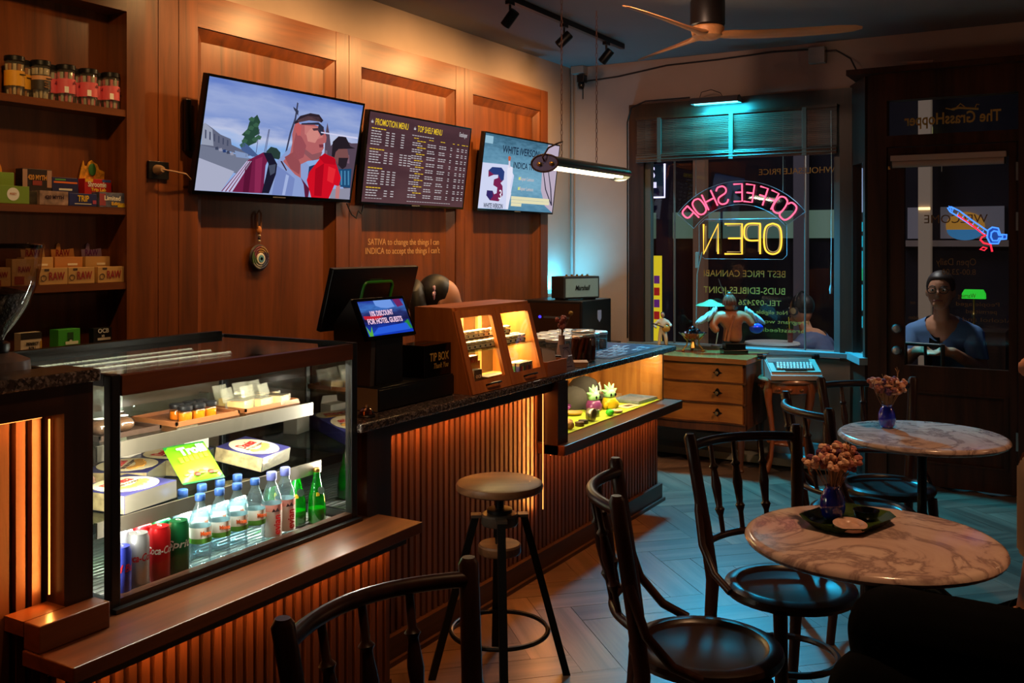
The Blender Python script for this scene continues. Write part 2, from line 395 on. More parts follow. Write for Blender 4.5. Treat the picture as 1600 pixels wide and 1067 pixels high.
# gilt lettering on the middle panel
MG = mat('cream wall lettering', (196, 150, 96), .6)
text('SATIVA to change the things I can', .052, MG, wall_back, (4.66, 3.481, 1.53), RB, width=.70)
text("INDICA to accept the things I can't", .052, MG, wall_back, (4.65, 3.481, 1.478), RB, width=.73)
# ---- open shelf unit let into the back wall
su = thing('shelf_unit', 'dark wooden open shelving built into the wall at far left', 'shelf', (0, 0, 0))
MB().box(2.63, 3.385, .9, 2.719, 3.518, 2.70).build('side_panel', M_PANEL, su, smooth=False)
MB().box(1.30, 3.385, .9, 1.38, 3.518, 2.70).build('side_panel', M_PANEL, su, smooth=False)
MB().box(1.38, 3.385, 2.475, 2.63, 3.518, 2.70).build('header', M_RAIL, su, smooth=False)
MB().box(1.38, 3.505, .9, 2.63, 3.518, 2.475).build('back_panel', M_PANEL, su, smooth=False)
for z in (2.07, 1.668, 1.363, 1.10):
    MB().box(1.38, 3.39, z-.028, 2.63, 3.505, z).build('shelf', M_RAIL, su, smooth=False)
# ---- window bay: frame, pane, sill
w1 = struct(MB().box(6.84, 2.87, .72, 6.99, 2.99, 2.58).box(6.84, 1.34, .72, 6.99, 1.43, 2.58).box(6.84, 1.43, 2.47, 6.99, 2.87, 2.58).build('window_1', M_DARK, smooth=False))
MB().box(6.80, 1.34, .745, 6.99, 2.99, .775).build('window_sill', mat('sill paint', (120, 130, 132), .4), w1, smooth=False)
MB().box(6.87, 2.825, .775, 6.93, 2.869, 2.47).box(6.87, 1.431, .775, 6.93, 1.475, 2.47).build('sash', mat('sash paint', (96, 100, 100), .45), w1, smooth=False)
MB().box(6.90, 1.475, .775, 6.906, 2.825, 2.47).build('pane', M_GLASS, w1, smooth=False)
MB().box(6.885, 2.642, .775, 6.915, 2.648, 2.47).box(6.885, 1.675, .775, 6.915, 1.681, 2.47).build('mullion', mat('sash joint', (120, 110, 105), .5), w1, smooth=False)
# skirting steps under the window
struct(MB().box(6.83, 1.45, 0, 6.899, 3.519, .14).build('baseboard_end', mat('skirting paint', (150, 152, 150), .5), smooth=False))
struct(MB().box(6.66, 1.40, 0, 6.829, 3.519, .05).build('trim_1', mat('plinth paint', (130, 132, 130), .5), smooth=False))
# gold lettering on the window, read from the street
for s, y, z, h, wd in (('WHOLESALE PRICE', 1.74, 2.032, .06, .53), ('BEST PRICE CANNABI', 2.115, 1.302, .068, .60), ('BUDS-EDIBLES-JOINT', 2.115, 1.18, .068, .60), ('TEL-092426', 2.0, 1.095, .055, .31), ('Not eligible to', 1.94, 1.03, .040, .28), ('Pregnant women or', 1.90, .965, .040, .50), ('breastfeeding', 1.86, .905, .040, .36)):
    text(s, h, M_GOLD, w1, (6.898, y, z), REM, width=wd)
# ---- slanting return between window bay and door
RT = [(6.90, 1.345), (6.56, 1.185)]
d = (V((*RT[1], 0))-V((*RT[0], 0))); Ln = d.length; ang = math.atan2(d.y, d.x)
rt = struct(MB().box(0, -.03, 0, Ln, .03, .74).box(0, -.03, 2.05, Ln, .03, 2.60).box(0, -.03, .74, .07, .03, 2.05).box(Ln-.05, -.03, .74, Ln, .03, 2.05).build('wall_return', M_DARK, smooth=False))
rt.location = (*RT[0], 0); rt.rotation_euler = (0, 0, ang)
MB().box(.07, -.003, .79, Ln-.05, .003, 2.05).build('pane', M_GLASS, rt, smooth=False)
MB().box(-.02, -.07, .74, Ln+.02, .05, .785).build('sill', mat('sill paint', (120, 130, 132), .4), rt, smooth=False)
MB().box(.06, .031, .12, Ln-.06, .04, .62).build('panel', M_DOOR, rt, smooth=False)
# ---- door front with transom
dw = struct(MB().box(6.52, 1.075, 0, 6.62, 1.19, 2.60).box(6.52, .24, 0, 6.62, .332, 2.60).box(6.52, .332, 2.135, 6.62, 1.075, 2.205).box(6.52, .332, 2.43, 6.62, 1.075, 2.60).build('trim_2', M_DOOR, smooth=False))
MB().box(6.45, -1.5, 2.60, 6.9, 1.31, 2.635).build('cornice', M_DOOR, dw, smooth=False)
MB().box(6.555, .332, 2.205, 6.561, 1.075, 2.43).build('transom_pane', M_GLASS, dw, smooth=False)
text('The GrassHopper', .1, M_GOLD, dw, (6.553, .70, 2.297), REM, width=.55, bold=.002)
hop = MB().tube([(6.553, .55+.0*i, 2.345) for i in (0,)]+[(6.553, .60, 2.352), (6.553, .66, 2.36), (6.553, .70, 2.352)], .007, 6).tube([(6.553, .62, 2.355), (6.553, .65, 2.385), (6.553, .69, 2.345)], .004, 5).tube([(6.553, .57, 2.35), (6.553, .56, 2.375), (6.553, .545, 2.37)], .003, 5).tube([(6.553, .70, 2.352), (6.553, .735, 2.362)], .004, 5)
hop.build('emblem', M_GOLD, dw)
struct(MB().box(6.52, -1.6, 0, 6.62, .238, 2.60).build('wall_door', M_DOOR, smooth=False))
door = struct(MB().box(6.54, .972, .01, 6.585, 1.072, 2.13).box(6.54, .336, .01, 6.585, .384, 2.13).box(6.54, .384, 2.05, 6.585, .972, 2.13).box(6.54, .384, .60, 6.585, .972, .755).box(6.54, .384, .01, 6.585, .972, .15).build('door_1', M_DOOR, smooth=False))
MB().box(6.56, .384, .755, 6.566, .972, 2.05).build('pane', M_GLASS, door, smooth=False)
MB().box(6.556, .384, .15, 6.580, .972, .60).build('panel', M_DOOR, door, smooth=False)
MB().box(6.535, .384, .585, 6.553, .972, .60).box(6.535, .384, .15, 6.553, .972, .165).box(6.535, .384, .165, 6.553, .41, .585).box(6.535, .946, .165, 6.553, .972, .585).build('moulding', M_DOOR, door, smooth=False)
for z in (.986, .848):
    MB().lathe([(.008, 0), (.008, .02), (.026, .026), (.030, .045), (.022, .062), (.0, .066)], 18, (6.54, 1.012, z), (-1, 0, 0)).build('knob', M_STEEL, door)
for z in (.28, 1.6, 1.9):
    MB().box(6.525, .328, z, 6.54, .345, z+.11).build('hinge', M_STEEL, door, smooth=False)
for s, y, z, h, wd in (('WELCOME', .68, 1.672, .075, .36), ('Open Daily', .675, 1.407, .06, .225), ('8.00-23.00', .66, 1.345, .05, .19), ('Warning', .615, 1.20, .04, .10), ('People aged', .555, 1.15, .036, .24), ('not', .925, 1.15, .036, .03), ('permitted', .535, 1.105, .036, .17), ('Alcohol and', .50, 1.055, .036, .28), ('dden', .92, 1.055, .036, .06)):
    text(s, h, mat('dark gold print', (120, 84, 38), .5), door, (6.557, y, z), REM, width=wd)
# ================================================================== BAR
SW, SP = .023, .0385
slat_cache = {}
def slats(parent, x0, x1, y, z0, z1):
    """a row of upright slats, each its own piece; y is the front face"""
    n = int((x1-x0)/SP)
    key = (round(z0, 3), round(z1, 3), round(y, 3))
    for i in range(n):
        x = x0+(i+.5)*(x1-x0)/n
        if key not in slat_cache:
            slat_cache[key] = MB().box(-SW/2, 0, z0, SW/2, .018, z1).build('slat', M_SLAT, parent, smooth=False, loc=(x, y, 0))
        else: link_copy(slat_cache[key], (x, y, 0), None, parent)
M_BACKING = mat('slat backing', (40, 24, 16), .6)
def led(parent, name, a, b, e, rot, w=.006, col=AMB, spread=None, strip=True):
    """an LED strip from a to b: thin glowing tape (part) and its light"""
    a, b = V(a), V(b); mid = (a+b)/2; L = (b-a).length
    if strip: MB().cyl(a, b, .0022, n=6).build(name, glow('amber led tape', (255, 150, 70), 3), parent, smooth=False)
    o = light(name+'_light', 'AREA', mid, e, col, None, L, w, rot=rot, spread=spread)
    return o
bar = thing('bar_counter', 'long slatted wooden bar counter with an amber glow under its top', 'counter')
MB().box(2.68, 2.192, .0, 3.96, 2.66, .884).box(3.96, 2.192, 0, 5.40, 2.66, .552).build('body', M_DARK, bar, smooth=False)
MB().box(2.70, 2.150, 0.0, 5.41, 2.191, .10).build('kickboard', M_DARKX, bar, smooth=False)
MB().box(2.66, 2.135, 0.0, 5.42, 2.150, .018).build('base_strip', M_DARKX, bar, smooth=False)
MB().box(2.60, 2.105, .56, 2.735, 2.19, .884).build('end_post', M_DARK, bar, smooth=False)
MB().box(2.735, 2.105, .842, 3.93, 2.125, .884).build('fascia', M_DARKX, bar, smooth=False)
slats(bar, 2.735, 3.93, 2.172, .10, .875)
slats(bar, 3.93, 5.395, 2.172, .10, .552)
MB().box(3.93, 2.07, .552, 4.03, 2.14, .884).build('post', M_DARK, bar, smooth=False)
MB().box(3.962, 2.14, .5985, 4.03, 2.62, .884).build('side_panel', M_DARK, bar, smooth=False)
MB().box(3.93, 2.035, .550, 5.44, 2.19, .598, .003).build('display_ledge', M_LEDGE, bar, smooth=False)
MB().box(5.385, 2.14, .598, 5.405, 2.66, .884).build('end_panel', wood('honey wood', (150, 92, 34), (196, 128, 56), 'z', .4), bar, smooth=False)
MB().box(4.03, 2.62, .598, 5.385, 2.66, .884).build('back_panel', MATS['honey wood'], bar, smooth=False)
MB().box(4.02, 2.192, .553, 5.385, 2.62, .580).build('display_floor', M_DARKX, bar, smooth=False)
MB().box(4.035, 2.15, .5985, 5.38, 2.615, .602).build('display_mat', mat('lime green mat', (176, 190, 40), .8, var=.08, vs=30), bar, smooth=False)
MB().box(4.03, 2.142, .598, 5.385, 2.147, .884).build('pane', glass('display front glass', (250, 252, 250), .6), bar, smooth=False)
led(bar, 'led_strip', (2.76, 2.138, .838), (3.92, 2.138, .838), 13, (math.radians(12), 0, 0))
led(bar, 'led_strip', (3.915, 2.14, .30), (3.915, 2.14, .83), 7, Euler((PI/2, 0, 0)).to_matrix().to_euler() if False else (0, PI/2, 0), .006)
led(bar, 'led_strip', (3.95, 2.12, .545), (5.40, 2.12, .545), 11, (math.radians(15), 0, 0))
MB().cyl((4.05, 2.17, .872), (5.37, 2.17, .872), .004, n=6).build('led_strip', glow('warm led tape', (255, 225, 170), 6), bar)
light('display_light', 'AREA', (4.70, 2.22, .868), 10, (1, .78, .42), (4.72, 2.38, .6), 1.3, .03)
worktop = tag(MB().box(2.54, 2.08, .885, 5.46, 2.70, .915, .006).build('worktop', M_GRAN, smooth=False), 'long dark speckled granite worktop on the bar counter', 'worktop')
# ---- slatted plinth under the refrigerated case
pl = thing('case_plinth', 'slatted wooden plinth with a projecting ledge below the glass display case', 'plinth')
MB().box(1.54, 2.024, 0, 2.595, 2.72, .556).build('body', M_DARK, pl, smooth=False)
MB().box(1.36, 2.022, 0, 1.54, 2.05, .556).build('corner_board', M_DARK, pl, smooth=False)
MB().box(1.34, 1.90, .556, 2.64, 2.088, .592, .003).build('ledge', M_LEDGE, pl, smooth=False)
MB().box(1.54, 2.088, .556, 2.595, 2.74, .591).build('top_board', M_DARKX, pl, smooth=False)
slats(pl, 1.36, 2.60, 2.002, .06, .54)
MB().box(1.40, 2.0, 0, 2.60, 2.022, .06).build('kickboard', M_DARKX, pl, smooth=False)
MB().box(1.36, 1.945, .52, 2.61, 1.96, .556).build('fascia', M_DARKX, pl, smooth=False)
led(pl, 'led_strip', (1.40, 1.972, .545), (2.58, 1.972, .545), 11, (math.radians(14), 0, 0))
# ---- raised counter at the far left
lc = thing('raised_counter', 'tall slatted counter section with amber lit recess at the left edge', 'counter')
MB().box(-.6, 2.182, 0, 1.53, 2.205, 1.184).build('body', M_DARK, lc, smooth=False)
MB().box(1.452, 2.095, .60, 1.53, 2.182, 1.184).build('post', M_DARK, lc, smooth=False)
MB().box(-.6, 2.095, 1.115, 1.452, 2.12, 1.184).build('fascia', M_DARKX, lc, smooth=False)
slats(lc, .60, 1.445, 2.162, .06, 1.17)
MB().box(1.345, 2.03, .592, 1.53, 2.09, .655, .003).build('sill_block', M_LEDGE, lc, smooth=False)
MB().box(1.345, 2.09, .62, 1.452, 2.162, .655).build('sill', M_LEDGE, lc, smooth=False)
led(lc, 'led_strip', (1.44, 2.135, .68), (1.44, 2.135, 1.10), 8, (0, PI/2, 0), .006)
led(lc, 'led_strip', (.7, 2.135, 1.108), (1.42, 2.135, 1.108), 6, (math.radians(12), 0, 0))
tag(MB().box(-.6, 2.07, 1.185, 1.535, 2.215, 1.215, .005).build('counter_slab', M_GRAN, smooth=False), 'granite slab topping the tall counter at the left edge', 'worktop')
wb = thing('work_bench', 'dark work bench behind the tall counter', 'bench')
MB().box(-.6, 2.23, 0, 1.5, 2.88, .86).build('body', M_DARK, wb, smooth=False)
MB().box(-.6, 2.22, .86, 1.52, 2.90, .90).build('top', M_DARKX, wb, smooth=False)
# ---- refrigerated display case
cs = thing('display_case', 'glass refrigerated display case with wood trim full of drinks and snacks', 'display case')
X0, X1, Y0, Y1, ZB, ZT = 1.585, 2.545, 2.10, 2.74, .593, 1.19
for x in (X0, X1-.03):
    MB().box(x, Y0, ZB, x+.03, Y0+.03, ZT, .004).build('corner_post', M_BLACK, cs, smooth=False)
    MB().box(x, Y1-.03, ZB, x+.03, Y1, ZT, .004).build('corner_post', M_BLACK, cs, smooth=False)
MB().box(X0, Y0+.001, ZB, X1, Y0+.03, .622).build('bottom_rail', M_DARKX, cs, smooth=False)
MB().box(X0+.03, Y0-.004, 1.135, X1-.03, Y0+.025, ZT-.004).build('top_rail', M_RAIL, cs, smooth=False)
MB().box(X0+.03, Y0+.03, ZB, X1-.03, Y1-.03, ZB+.004).build('floor_plate', mat('case floor', (150, 150, 145), .4, .5), cs, smooth=False)
MB().box(X0, Y0-.02, ZB-.0005, X1, Y0, .604).build('front_sill', M_BLACK, cs, smooth=False)
for i in range(22):
    y = Y0+.05+i*.024
    MB().cyl((X0+.04, y, .600), (X1-.04, y, .600), .0018, n=6).build('floor_wire', M_STEEL, cs)
for x in (X0, X1-.02):
    MB().box(x, Y0+.03, ZT-.03, x+.02, Y1-.03, ZT).build('side_rail', M_BLACK, cs, smooth=False); MB().box(x, Y0+.03, ZB, x+.02, Y1-.03, .622).build('side_rail', M_BLACK, cs, smooth=False)
MB().box(X0+.03, Y1-.03, ZT-.035, X1-.03, Y1, ZT+.012).build('back_rail', M_BLACK, cs, smooth=False); MB().box(X0+.03, Y1-.03, ZB, X1-.03, Y1, .63).build('back_rail', M_BLACK, cs, smooth=False)
MB().box(X0+.03, Y0+.012, .622, X1-.03, Y0+.016, 1.137).build('front_pane', glass('case front glass', (250, 252, 250), .5), cs, smooth=False)
MB().box(X0+.008, Y0+.03, .622, X0+.012, Y1-.03, ZT-.03).build('side_pane', M_GLASS, cs, smooth=False)
MB().box(X1-.012, Y0+.03, .622, X1-.008, Y1-.03, ZT-.03).build('side_pane', glass('mirror-ish glass', (150, 110, 70), 4.5), cs, smooth=False)
MB().box(X0+.03, Y0+.03, ZT-.012, X1-.03, Y1-.03, ZT-.006).build('top_pane', glass('top glass', (246, 250, 247), 1.2), cs, smooth=False)
for k in range(2):
    a = X0+.03+k*.45
    MB().box(a, Y1-.022+.008*k, .63, a+.46, Y1-.018+.008*k, ZT-.035).build('sliding_door', mat('sliding door glass', (70, 58, 46), .15), cs, smooth=False)
    MB().box(a, Y1-.03+.008*k, .63, a+.03, Y1-.018+.008*k, ZT-.035).build('door_frame', mat('aluminium', (150, 150, 148), .35, .8), cs, smooth=False)
M_LIP = mat('shelf lip aluminium', (84, 78, 68), .4, .3)
for z, xr in ((.995, 2.43), (.797, 2.47)):
    MB().box(X0+.03, 2.20, z-.006, xr, 2.66, z).build('glass_shelf', glass('shelf glass', (225, 240, 232), 1.0), cs, smooth=False)
    MB().box(X0+.03, 2.194, z-.040, xr, 2.20, z+.001).build('shelf_lip', M_LIP, cs, smooth=False)
    for x in (X0+.07, 2.02, xr-.03):
        MB().box(x, 2.66, z-.05, x+.012, 2.70, z).build('bracket', M_LIP, cs, smooth=False)
for y in (2.36, 2.45, 2.54):
    mb = MB()
    MB().box(X0+.05, y-.008, 1.168, X0+.64, y+.008, 1.172).build('led_bar', mat('led board', (200, 200, 195), .5), cs, smooth=False)
    for i in range(30): mb.box(X0+.06+i*.0195, y-.005, 1.172, X0+.072+i*.0195, y+.005, 1.1755)
    mb.build('led_diodes', glow('case diode', (255, 246, 205), 4.0), cs, smooth=False)
light('case_light', 'AREA', (2.05, 2.137, 1.125), 10.5, (1, .93, .74), (2.05, 2.27, .7), .88, .015)
light('case_light', 'AREA', (2.05, 2.21, .95), 4, (1, .93, .78), (2.05, 2.33, .8), .80, .015)
light('case_light', 'AREA', (1.622, 2.135, .88), 4.5, (1, .94, .8), (2.2, 2.22, .80), .012, .46)
light('case_light', 'AREA', (2.508, 2.135, .88), 5, (1, .94, .8), (1.9, 2.22, .80), .012, .46)
light('case_light', 'AREA', (2.05, 2.215, .752), 6, (.95, .97, .92), (2.05, 2.28, .60), .82, .015)
# ---- contents: top shelf
GS = 'snacks in the display case'
def tray(loc, w, d, label, col=(120, 70, 38)):
    t = tag(MB().box(-w/2, -d/2, 0, w/2, d/2, .004).box(-w/2, -d/2, .004, w/2, -d/2+.006, .014).box(-w/2, d/2-.006, .004, w/2, d/2, .014).box(-w/2, -d/2, .004, -w/2+.006, d/2, .014).box(w/2-.006, -d/2, .004, w/2, d/2, .014).build('tray', mat('tray wood %d' % col[0], col, .4), smooth=False), label, 'tray')
    t.location = loc; return t
ZS = .9955
tray((1.755, 2.34, ZS), .20, .2, 'dark tray of wrapped buns on the top shelf of the display case', (50, 34, 26))
tray((2.02, 2.33, ZS), .24, .2, 'wooden tray carrying small amber jars on the top case shelf')
tray((2.285, 2.33, ZS), .24, .2, 'wooden tray carrying boxed cheesecake slices on the top case shelf')
M_AMBER = mat('amber gel', (205, 110, 22), .2); M_JGL = glass('jar glass', (245, 240, 225), 1.0)
hj = thing('honey_jar', 'small amber jar with black lid on wooden tray', 'jar', (1.965, 2.27, ZS+.0045), 0, 'amber jars on the top case shelf')
MB().lathe([(.019, 0), (.021, .003), (.021, .028), (.018, .032)], 16).build('body', M_JGL, hj)
MB().lathe([(.018, .001), (.0195, .003), (.0195, .025)], 16).build('contents', M_AMBER, hj)
MB().lathe([(.0205, .0325), (.0215, .034), (.0215, .044), (.019, .046)], 16).build('lid', M_BLACK, hj)
hj['label'] = 'left amber jar with black lid in the front row on wooden tray'
for x, y, lb in ((2.012, 2.268, 'middle amber jar in the front row on wooden tray'), (2.059, 2.272, 'right amber jar in the front row on wooden tray'), (1.975, 2.318, 'left amber jar in the back row on wooden tray'), (2.022, 2.318, 'middle amber jar in the back row on wooden tray'), (2.067, 2.322, 'right amber jar in the back row on wooden tray')): dup(hj, (x, y, ZS+.0045), None, lb)
for i, (x, y, r) in enumerate(((1.70, 2.30, .1), (1.765, 2.29, -.1), (1.80, 2.355, .2), (1.70, 2.37, 0))):
    b = thing('wrapped_bun', ['front left film-wrapped dark bun on the top case shelf', 'front right film-wrapped dark bun on the top case shelf', 'back right film-wrapped dark bun on the top case shelf', 'back left film-wrapped dark bun on the top case shelf'][i], 'bun', (x, y, ZS+.0045), r, 'wrapped buns in the display case')
    MB().ell((0, 0, .021), .031, .031, .021).build('bun', mat('bun crust', (84, 58, 40), .6, var=.3, vs=40), b)
    MB().ell((0, 0, .0225), .033, .034, .0225).build('film', glass('clear film', (240, 235, 225), 2.5, .12), b)
    MB().lathe([(.016, .0452), (.016, .0458)], 14).build('sticker', M_WHITE, b)
for i, (x, y, r) in enumerate(((2.20, 2.29, .25), (2.265, 2.275, .1), (2.335, 2.265, .3), (2.23, 2.36, .1), (2.30, 2.35, -.1), (2.37, 2.345, .2))):
    b = thing('cake_box', '%s open clear cheesecake box in the %s row on wooden tray' % (('left', 'middle', 'right')[i % 3], ('front', 'back')[i//3]), 'cake box', (x, y, ZS+.0045), r, 'cheesecake boxes in the display case')
    MB().box(-.026, -.03, .001, .026, .03, .024).build('cake', mat('cheesecake', (226, 186, 96), .6, var=.12, vs=30), b, smooth=False)
    MB().box(-.02, -.024, .0242, .02, .024, .0265).build('topping', mat('cake topping', (150, 112, 50), .6), b, smooth=False)
    MB().box(-.03, -.034, 0, .03, .034, .03).build('box', glass('clear clamshell', (245, 245, 235), 2.0, .08, .12, (240, 236, 220)), b, smooth=False)
    MB().box(-.03, .030, .03, .03, .034, .075).xf(M.Translation((0, 0, .0)) @ M.Rotation(-.3, 4, 'X')).build('box_lid', MATS['clear clamshell'], b, smooth=False)
# ---- contents: middle shelf
M_NAVY = mat('navy card', (46, 44, 92), .35); M_CREAM = mat('cream print', (232, 208, 166), .45); M_RED = mat('red print', (190, 30, 34), .45)
M_COOKIE = mat('cookie print', (205, 140, 62), .5, var=.2, vs=60); M_SIDE = mat('biscuit box side', (186, 164, 120), .4, var=.35, vs=45); M_SILV = mat('silver card', (196, 188, 170), .25, .7)
def biscuits(loc, rz, ry, label):
    b = thing('biscuit_box', label, 'biscuit box', loc, 0, None); b.rotation_euler = Euler((ry, 0, rz)); b.scale = (1.0 if ry else 1.1,)*3
    MB().box(-.088, -.085, 0, .088, .085, .047, .002).build('carton', M_NAVY, b, smooth=False)
    MB().box(-.0885, -.084, .002, -.0882, .084, .045).build('side_print', M_SIDE, b, smooth=False)
    MB().box(-.087, -.0855, .002, .087, -.0852, .045).build('front_print', M_SILV, b, smooth=False)
    MB().lathe([(.080, .0472), (.080, .0478)], 40).build('round_label', M_CREAM, b)
    text('Danisa', .052, M_RED, b, (-.005, .026, .0486), (0, 0, .12), width=.095, bold=.0008, shear=.2)
    text('BUTTER COOKIES', .018, mat('brown print', (70, 45, 40), .5), b, (0, -.004, .0486), (0, 0, .05), width=.11)
    for i, (x, y) in enumerate(((-.042, -.028), (-.02, -.038), (.002, -.036), (.024, -.028), (.044, -.016))):
        MB().lathe([(.0155, .0480), (.013, .0505), (0.0, .051)], 14, (x, y, 0)).build('cookie_print', M_COOKIE, b)
    return b
ZM = .798
biscuits((1.785, 2.302, ZM), .12, 0, 'navy biscuit box at the left end of the middle case shelf')
biscuits((1.945, 2.50, ZM), .55, 0, 'navy biscuit box half hidden behind the green candy bag')
biscuits((2.13, 2.52, ZM), .35, 0, 'navy biscuit box with open flap between candy bag and biggest tilted box')
biscuits((2.285, 2.325, ZM+.018), .26, .16, 'tilted navy biscuit box at the right of the middle case shelf')
gb = thing('candy_bag', 'lime green gummy candy bag leaning on the middle case shelf', 'candy bag', (2.025, 2.265, ZM+.004)); gb.rotation_euler = (math.radians(34), 0, math.radians(-14))
mb = MB(); nx, ny, wv, hv = 10, 10, .135, .155
for sgn in (1, -1):
    g = [[mb.bm.verts.new((-wv/2+wv*i/nx, hv*j/ny, sgn*.017*(math.sin(PI*i/nx)*math.sin(PI*j/ny))**.5+.017)) for i in range(nx+1)] for j in range(ny+1)]
    for j in range(ny):
        for i in range(nx): mb.bm.faces.new((g[j][i], g[j][i+1], g[j+1][i+1], g[j+1][i]))
bmesh.ops.remove_doubles(mb.bm, verts=mb.bm.verts, dist=1e-5)
mb.build('pouch', mat('lime foil', (120, 205, 30), .3), gb)
MB().box(-.066, .142, .016, .066, .157, .018).box(-.066, -.004, .016, .066, .010, .018).build('seal', mat('green seal', (30, 130, 60), .35), gb, smooth=False)
text('Trolli', .044, M_WHITE, gb, (.005, .112, .0355), (0, 0, .1), bold=.002, width=.09)
for i in range(6): MB().box(-.05+i*.0165, .066+.002*i, .0352, -.038+i*.0165, .086+.002*i, .0360, .0003).build('yellow_mark', mat('yellow print', (240, 225, 40), .4), gb, smooth=False)
for i in range(7):
    MB().ell((-.045+i*.015, .026+.008*math.sin(i*2), .031-.0015*abs(i-3)), .011, .009, .003, 8, 5).build('fruit_print', mat('fruit %d' % (i % 3), ((236, 150, 40), (240, 210, 80), (200, 60, 40))[i % 3], .4), gb)
for i, (x, y, rz, lb) in enumerate(((2.03, 2.63, .1, 'plain white paper carton lying behind the green candy bag'), (2.28, 2.60, -.2, 'plain white paper carton with open flap at the back of the case'))):
    t = tag(MB().box(-.045, -.03, 0, .045, .03, .075, .001).prism([(-.045, .075), (.045, .075), (.035, .105), (-.04, .10)], .026, .028, 'xz').build('carton', mat('white card', (225, 214, 196), .5), smooth=False), lb, 'carton'); t.location = (x, y, ZM); t.rotation_euler = (0, 0, rz)
t = tag(MB().ell((0, 0, .03), .05, .035, .03).build('snack_bag', mat('red white foil', (180, 130, 115), .3, var=.5, vs=25)), 'crumpled red and white snack bag at the back of the middle case shelf', 'snack bag'); t.location = (1.78, 2.50, ZM)
# ---- contents: drinks on the bottom
ZF = .602
def can(loc, rz, body, script, scol, label, r=.0285, h=.152, word=True):
    c = thing('drink_can', label, 'can', loc, rz)
    MB().lathe([(r*.78, 0), (r*.92, .004), (r, .012), (r, h-.014), (r*.86, h-.004), (r*.86, h)], 24).build('body', body, c)
    MB().lathe([(r*.80, h-.0035), (r*.80, h-.003)], 24).build('lid', M_STEEL, c)
    MB().tube([(-.004, -.004, h), (.004, -.004, h), (.005, .008, h), (-.005, .008, h)], .0012, 6, True).build('pull_tab', M_STEEL, c)
    if word:
        # lettering wrapped round the can as short upright pieces
        o = text(script, .028, scol, c, (0, 0, 0), (0, 0, 0), bold=.0006, shear=.25)
        me = o.data.copy(); o.data = me; xs = [v.co.x for v in me.vertices]; k = .082/(max(xs)-min(xs)); xm = (max(xs)+min(xs))/2
        for v in me.vertices:
            a = -PI/2+(v.co.x-xm)*k/r*1.0; rr = r+.0006; v.co = (rr*math.cos(a), rr*math.sin(a), h*.60+v.co.y)
    return c
M_CANS = mat('silver can', (178, 180, 184), .3, .8); M_CANR = mat('red can', (170, 18, 22), .3, .5); M_CANG = mat('green can', (18, 92, 50), .3, .5); M_CANB = mat('blue can', (40, 50, 140), .3, .5)
can((1.652, 2.150, ZF), -.4, M_CANB, 'Red Bull', M_RED, 'narrow blue and silver energy drink can at the far left corner of the case', .0262, .135)
can((1.722, 2.235, ZF), -.5, M_CANS, 'Coca-Cola', M_RED, 'silver cola can standing behind the front silver can')
can((1.714, 2.160, ZF), -.55, M_CANS, 'Coca-Cola', M_RED, 'front silver cola can beside the energy drink can')
can((1.785, 2.163, ZF), -.5, M_CANR, 'Coca-Cola', M_WHITE, 'red cola can in the front row between silver and green cans')
can((1.849, 2.163, ZF), -.35, M_CANG, 'Sprite', M_WHITE, 'dark green lemon soda can beside the water bottles')
can((1.785, 2.236, ZF), -.5, M_CANR, 'Coca-Cola', M_WHITE, 'red cola can in the second row, only its rim in view')
can((1.848, 2.236, ZF), -.4, M_CANG, 'Sprite', M_WHITE, 'green soda can in the second row, only its rim in view')
M_PET = glass('clear plastic bottle', (222, 240, 245), 2.2, .06, .10, (200, 225, 235)); M_CAPB = mat('blue cap', (52, 92, 170), .4); M_CAPL = mat('lilac cap', (110, 120, 200), .4)
wb_ = thing('water_bottle', 'first clear water bottle beside the green can, blue cap and green label', 'water bottle', (1.925, 2.162, ZF), -.5, 'water bottles in the display case')
MB().lathe([(.026, 0), (.030, .004), (.0305, .016), (.0285, .022), (.0305, .030), (.0285, .038), (.0305, .046), (.0285, .054), (.0305, .064), (.0305, .122), (.029, .135), (.020, .165), (.0125, .180), (.0125, .192)], 20).build('bottle', M_PET, wb_)
MB().lathe([(.0315, .074), (.0315, .118)], 24, cap=False).build('label_band', mat('white label', (232, 232, 225), .5), wb_)
MB().lathe([(.0318, .074), (.0318, .088)], 24, cap=False).build('label_stripe', mat('green label', (96, 166, 66), .5), wb_)
MB().lathe([(.0138, .190), (.0145, .192), (.0145, .206), (.013, .208)], 18).build('cap', M_CAPB, wb_)
text('Mont', .016, mat('orange print', (226, 96, 40), .5), wb_, (.008, -.0322, .102), RB, bold=.0006, width=.030)
for x, y, lb in ((1.995, 2.160, 'second clear water bottle from the green can, blue cap'), (2.065, 2.162, 'third clear water bottle from the green can, blue cap'), (2.135, 2.160, 'fourth clear water bottle from the green can, label turned away')):
    dup(wb_, (x, y, ZF), RND.uniform(-.7, -.2), lb)
for x, o_ in ((1.935, 'leftmost'), (2.005, 'second'), (2.075, 'third'), (2.145, 'rightmost')): dup(wb_, (x, 2.245, ZF), -.3, o_+' clear water bottle in the back row under the middle shelf')
ev = thing('mineral_water_bottle', 'mineral water bottle with pink label beside the other water bottles', 'water bottle', (2.205, 2.160, ZF), -.45, 'pink labelled water bottles')
MB().lathe([(.026, 0), (.031, .006), (.031, .128), (.029, .142), (.018, .172), (.0135, .180), (.0135, .192)], 20).build('bottle', M_PET, ev)
MB().lathe([(.0316, .020), (.0316, .118)], 24, cap=False).build('label_band', mat('pale pink label', (232, 214, 206), .5), ev)
MB().lathe([(.0319, .098), (.0319, .118)], 24, cap=False).build('label_stripe', mat('salmon label', (226, 150, 140), .5), ev)
MB().prism([(-.012, .098), (-.006, .108), (0, .10), (.006, .110), (.013, .098)], -.0345, -.0340, 'xz').build('mountain_mark', mat('dark print', (60, 40, 45), .5), ev, smooth=False)
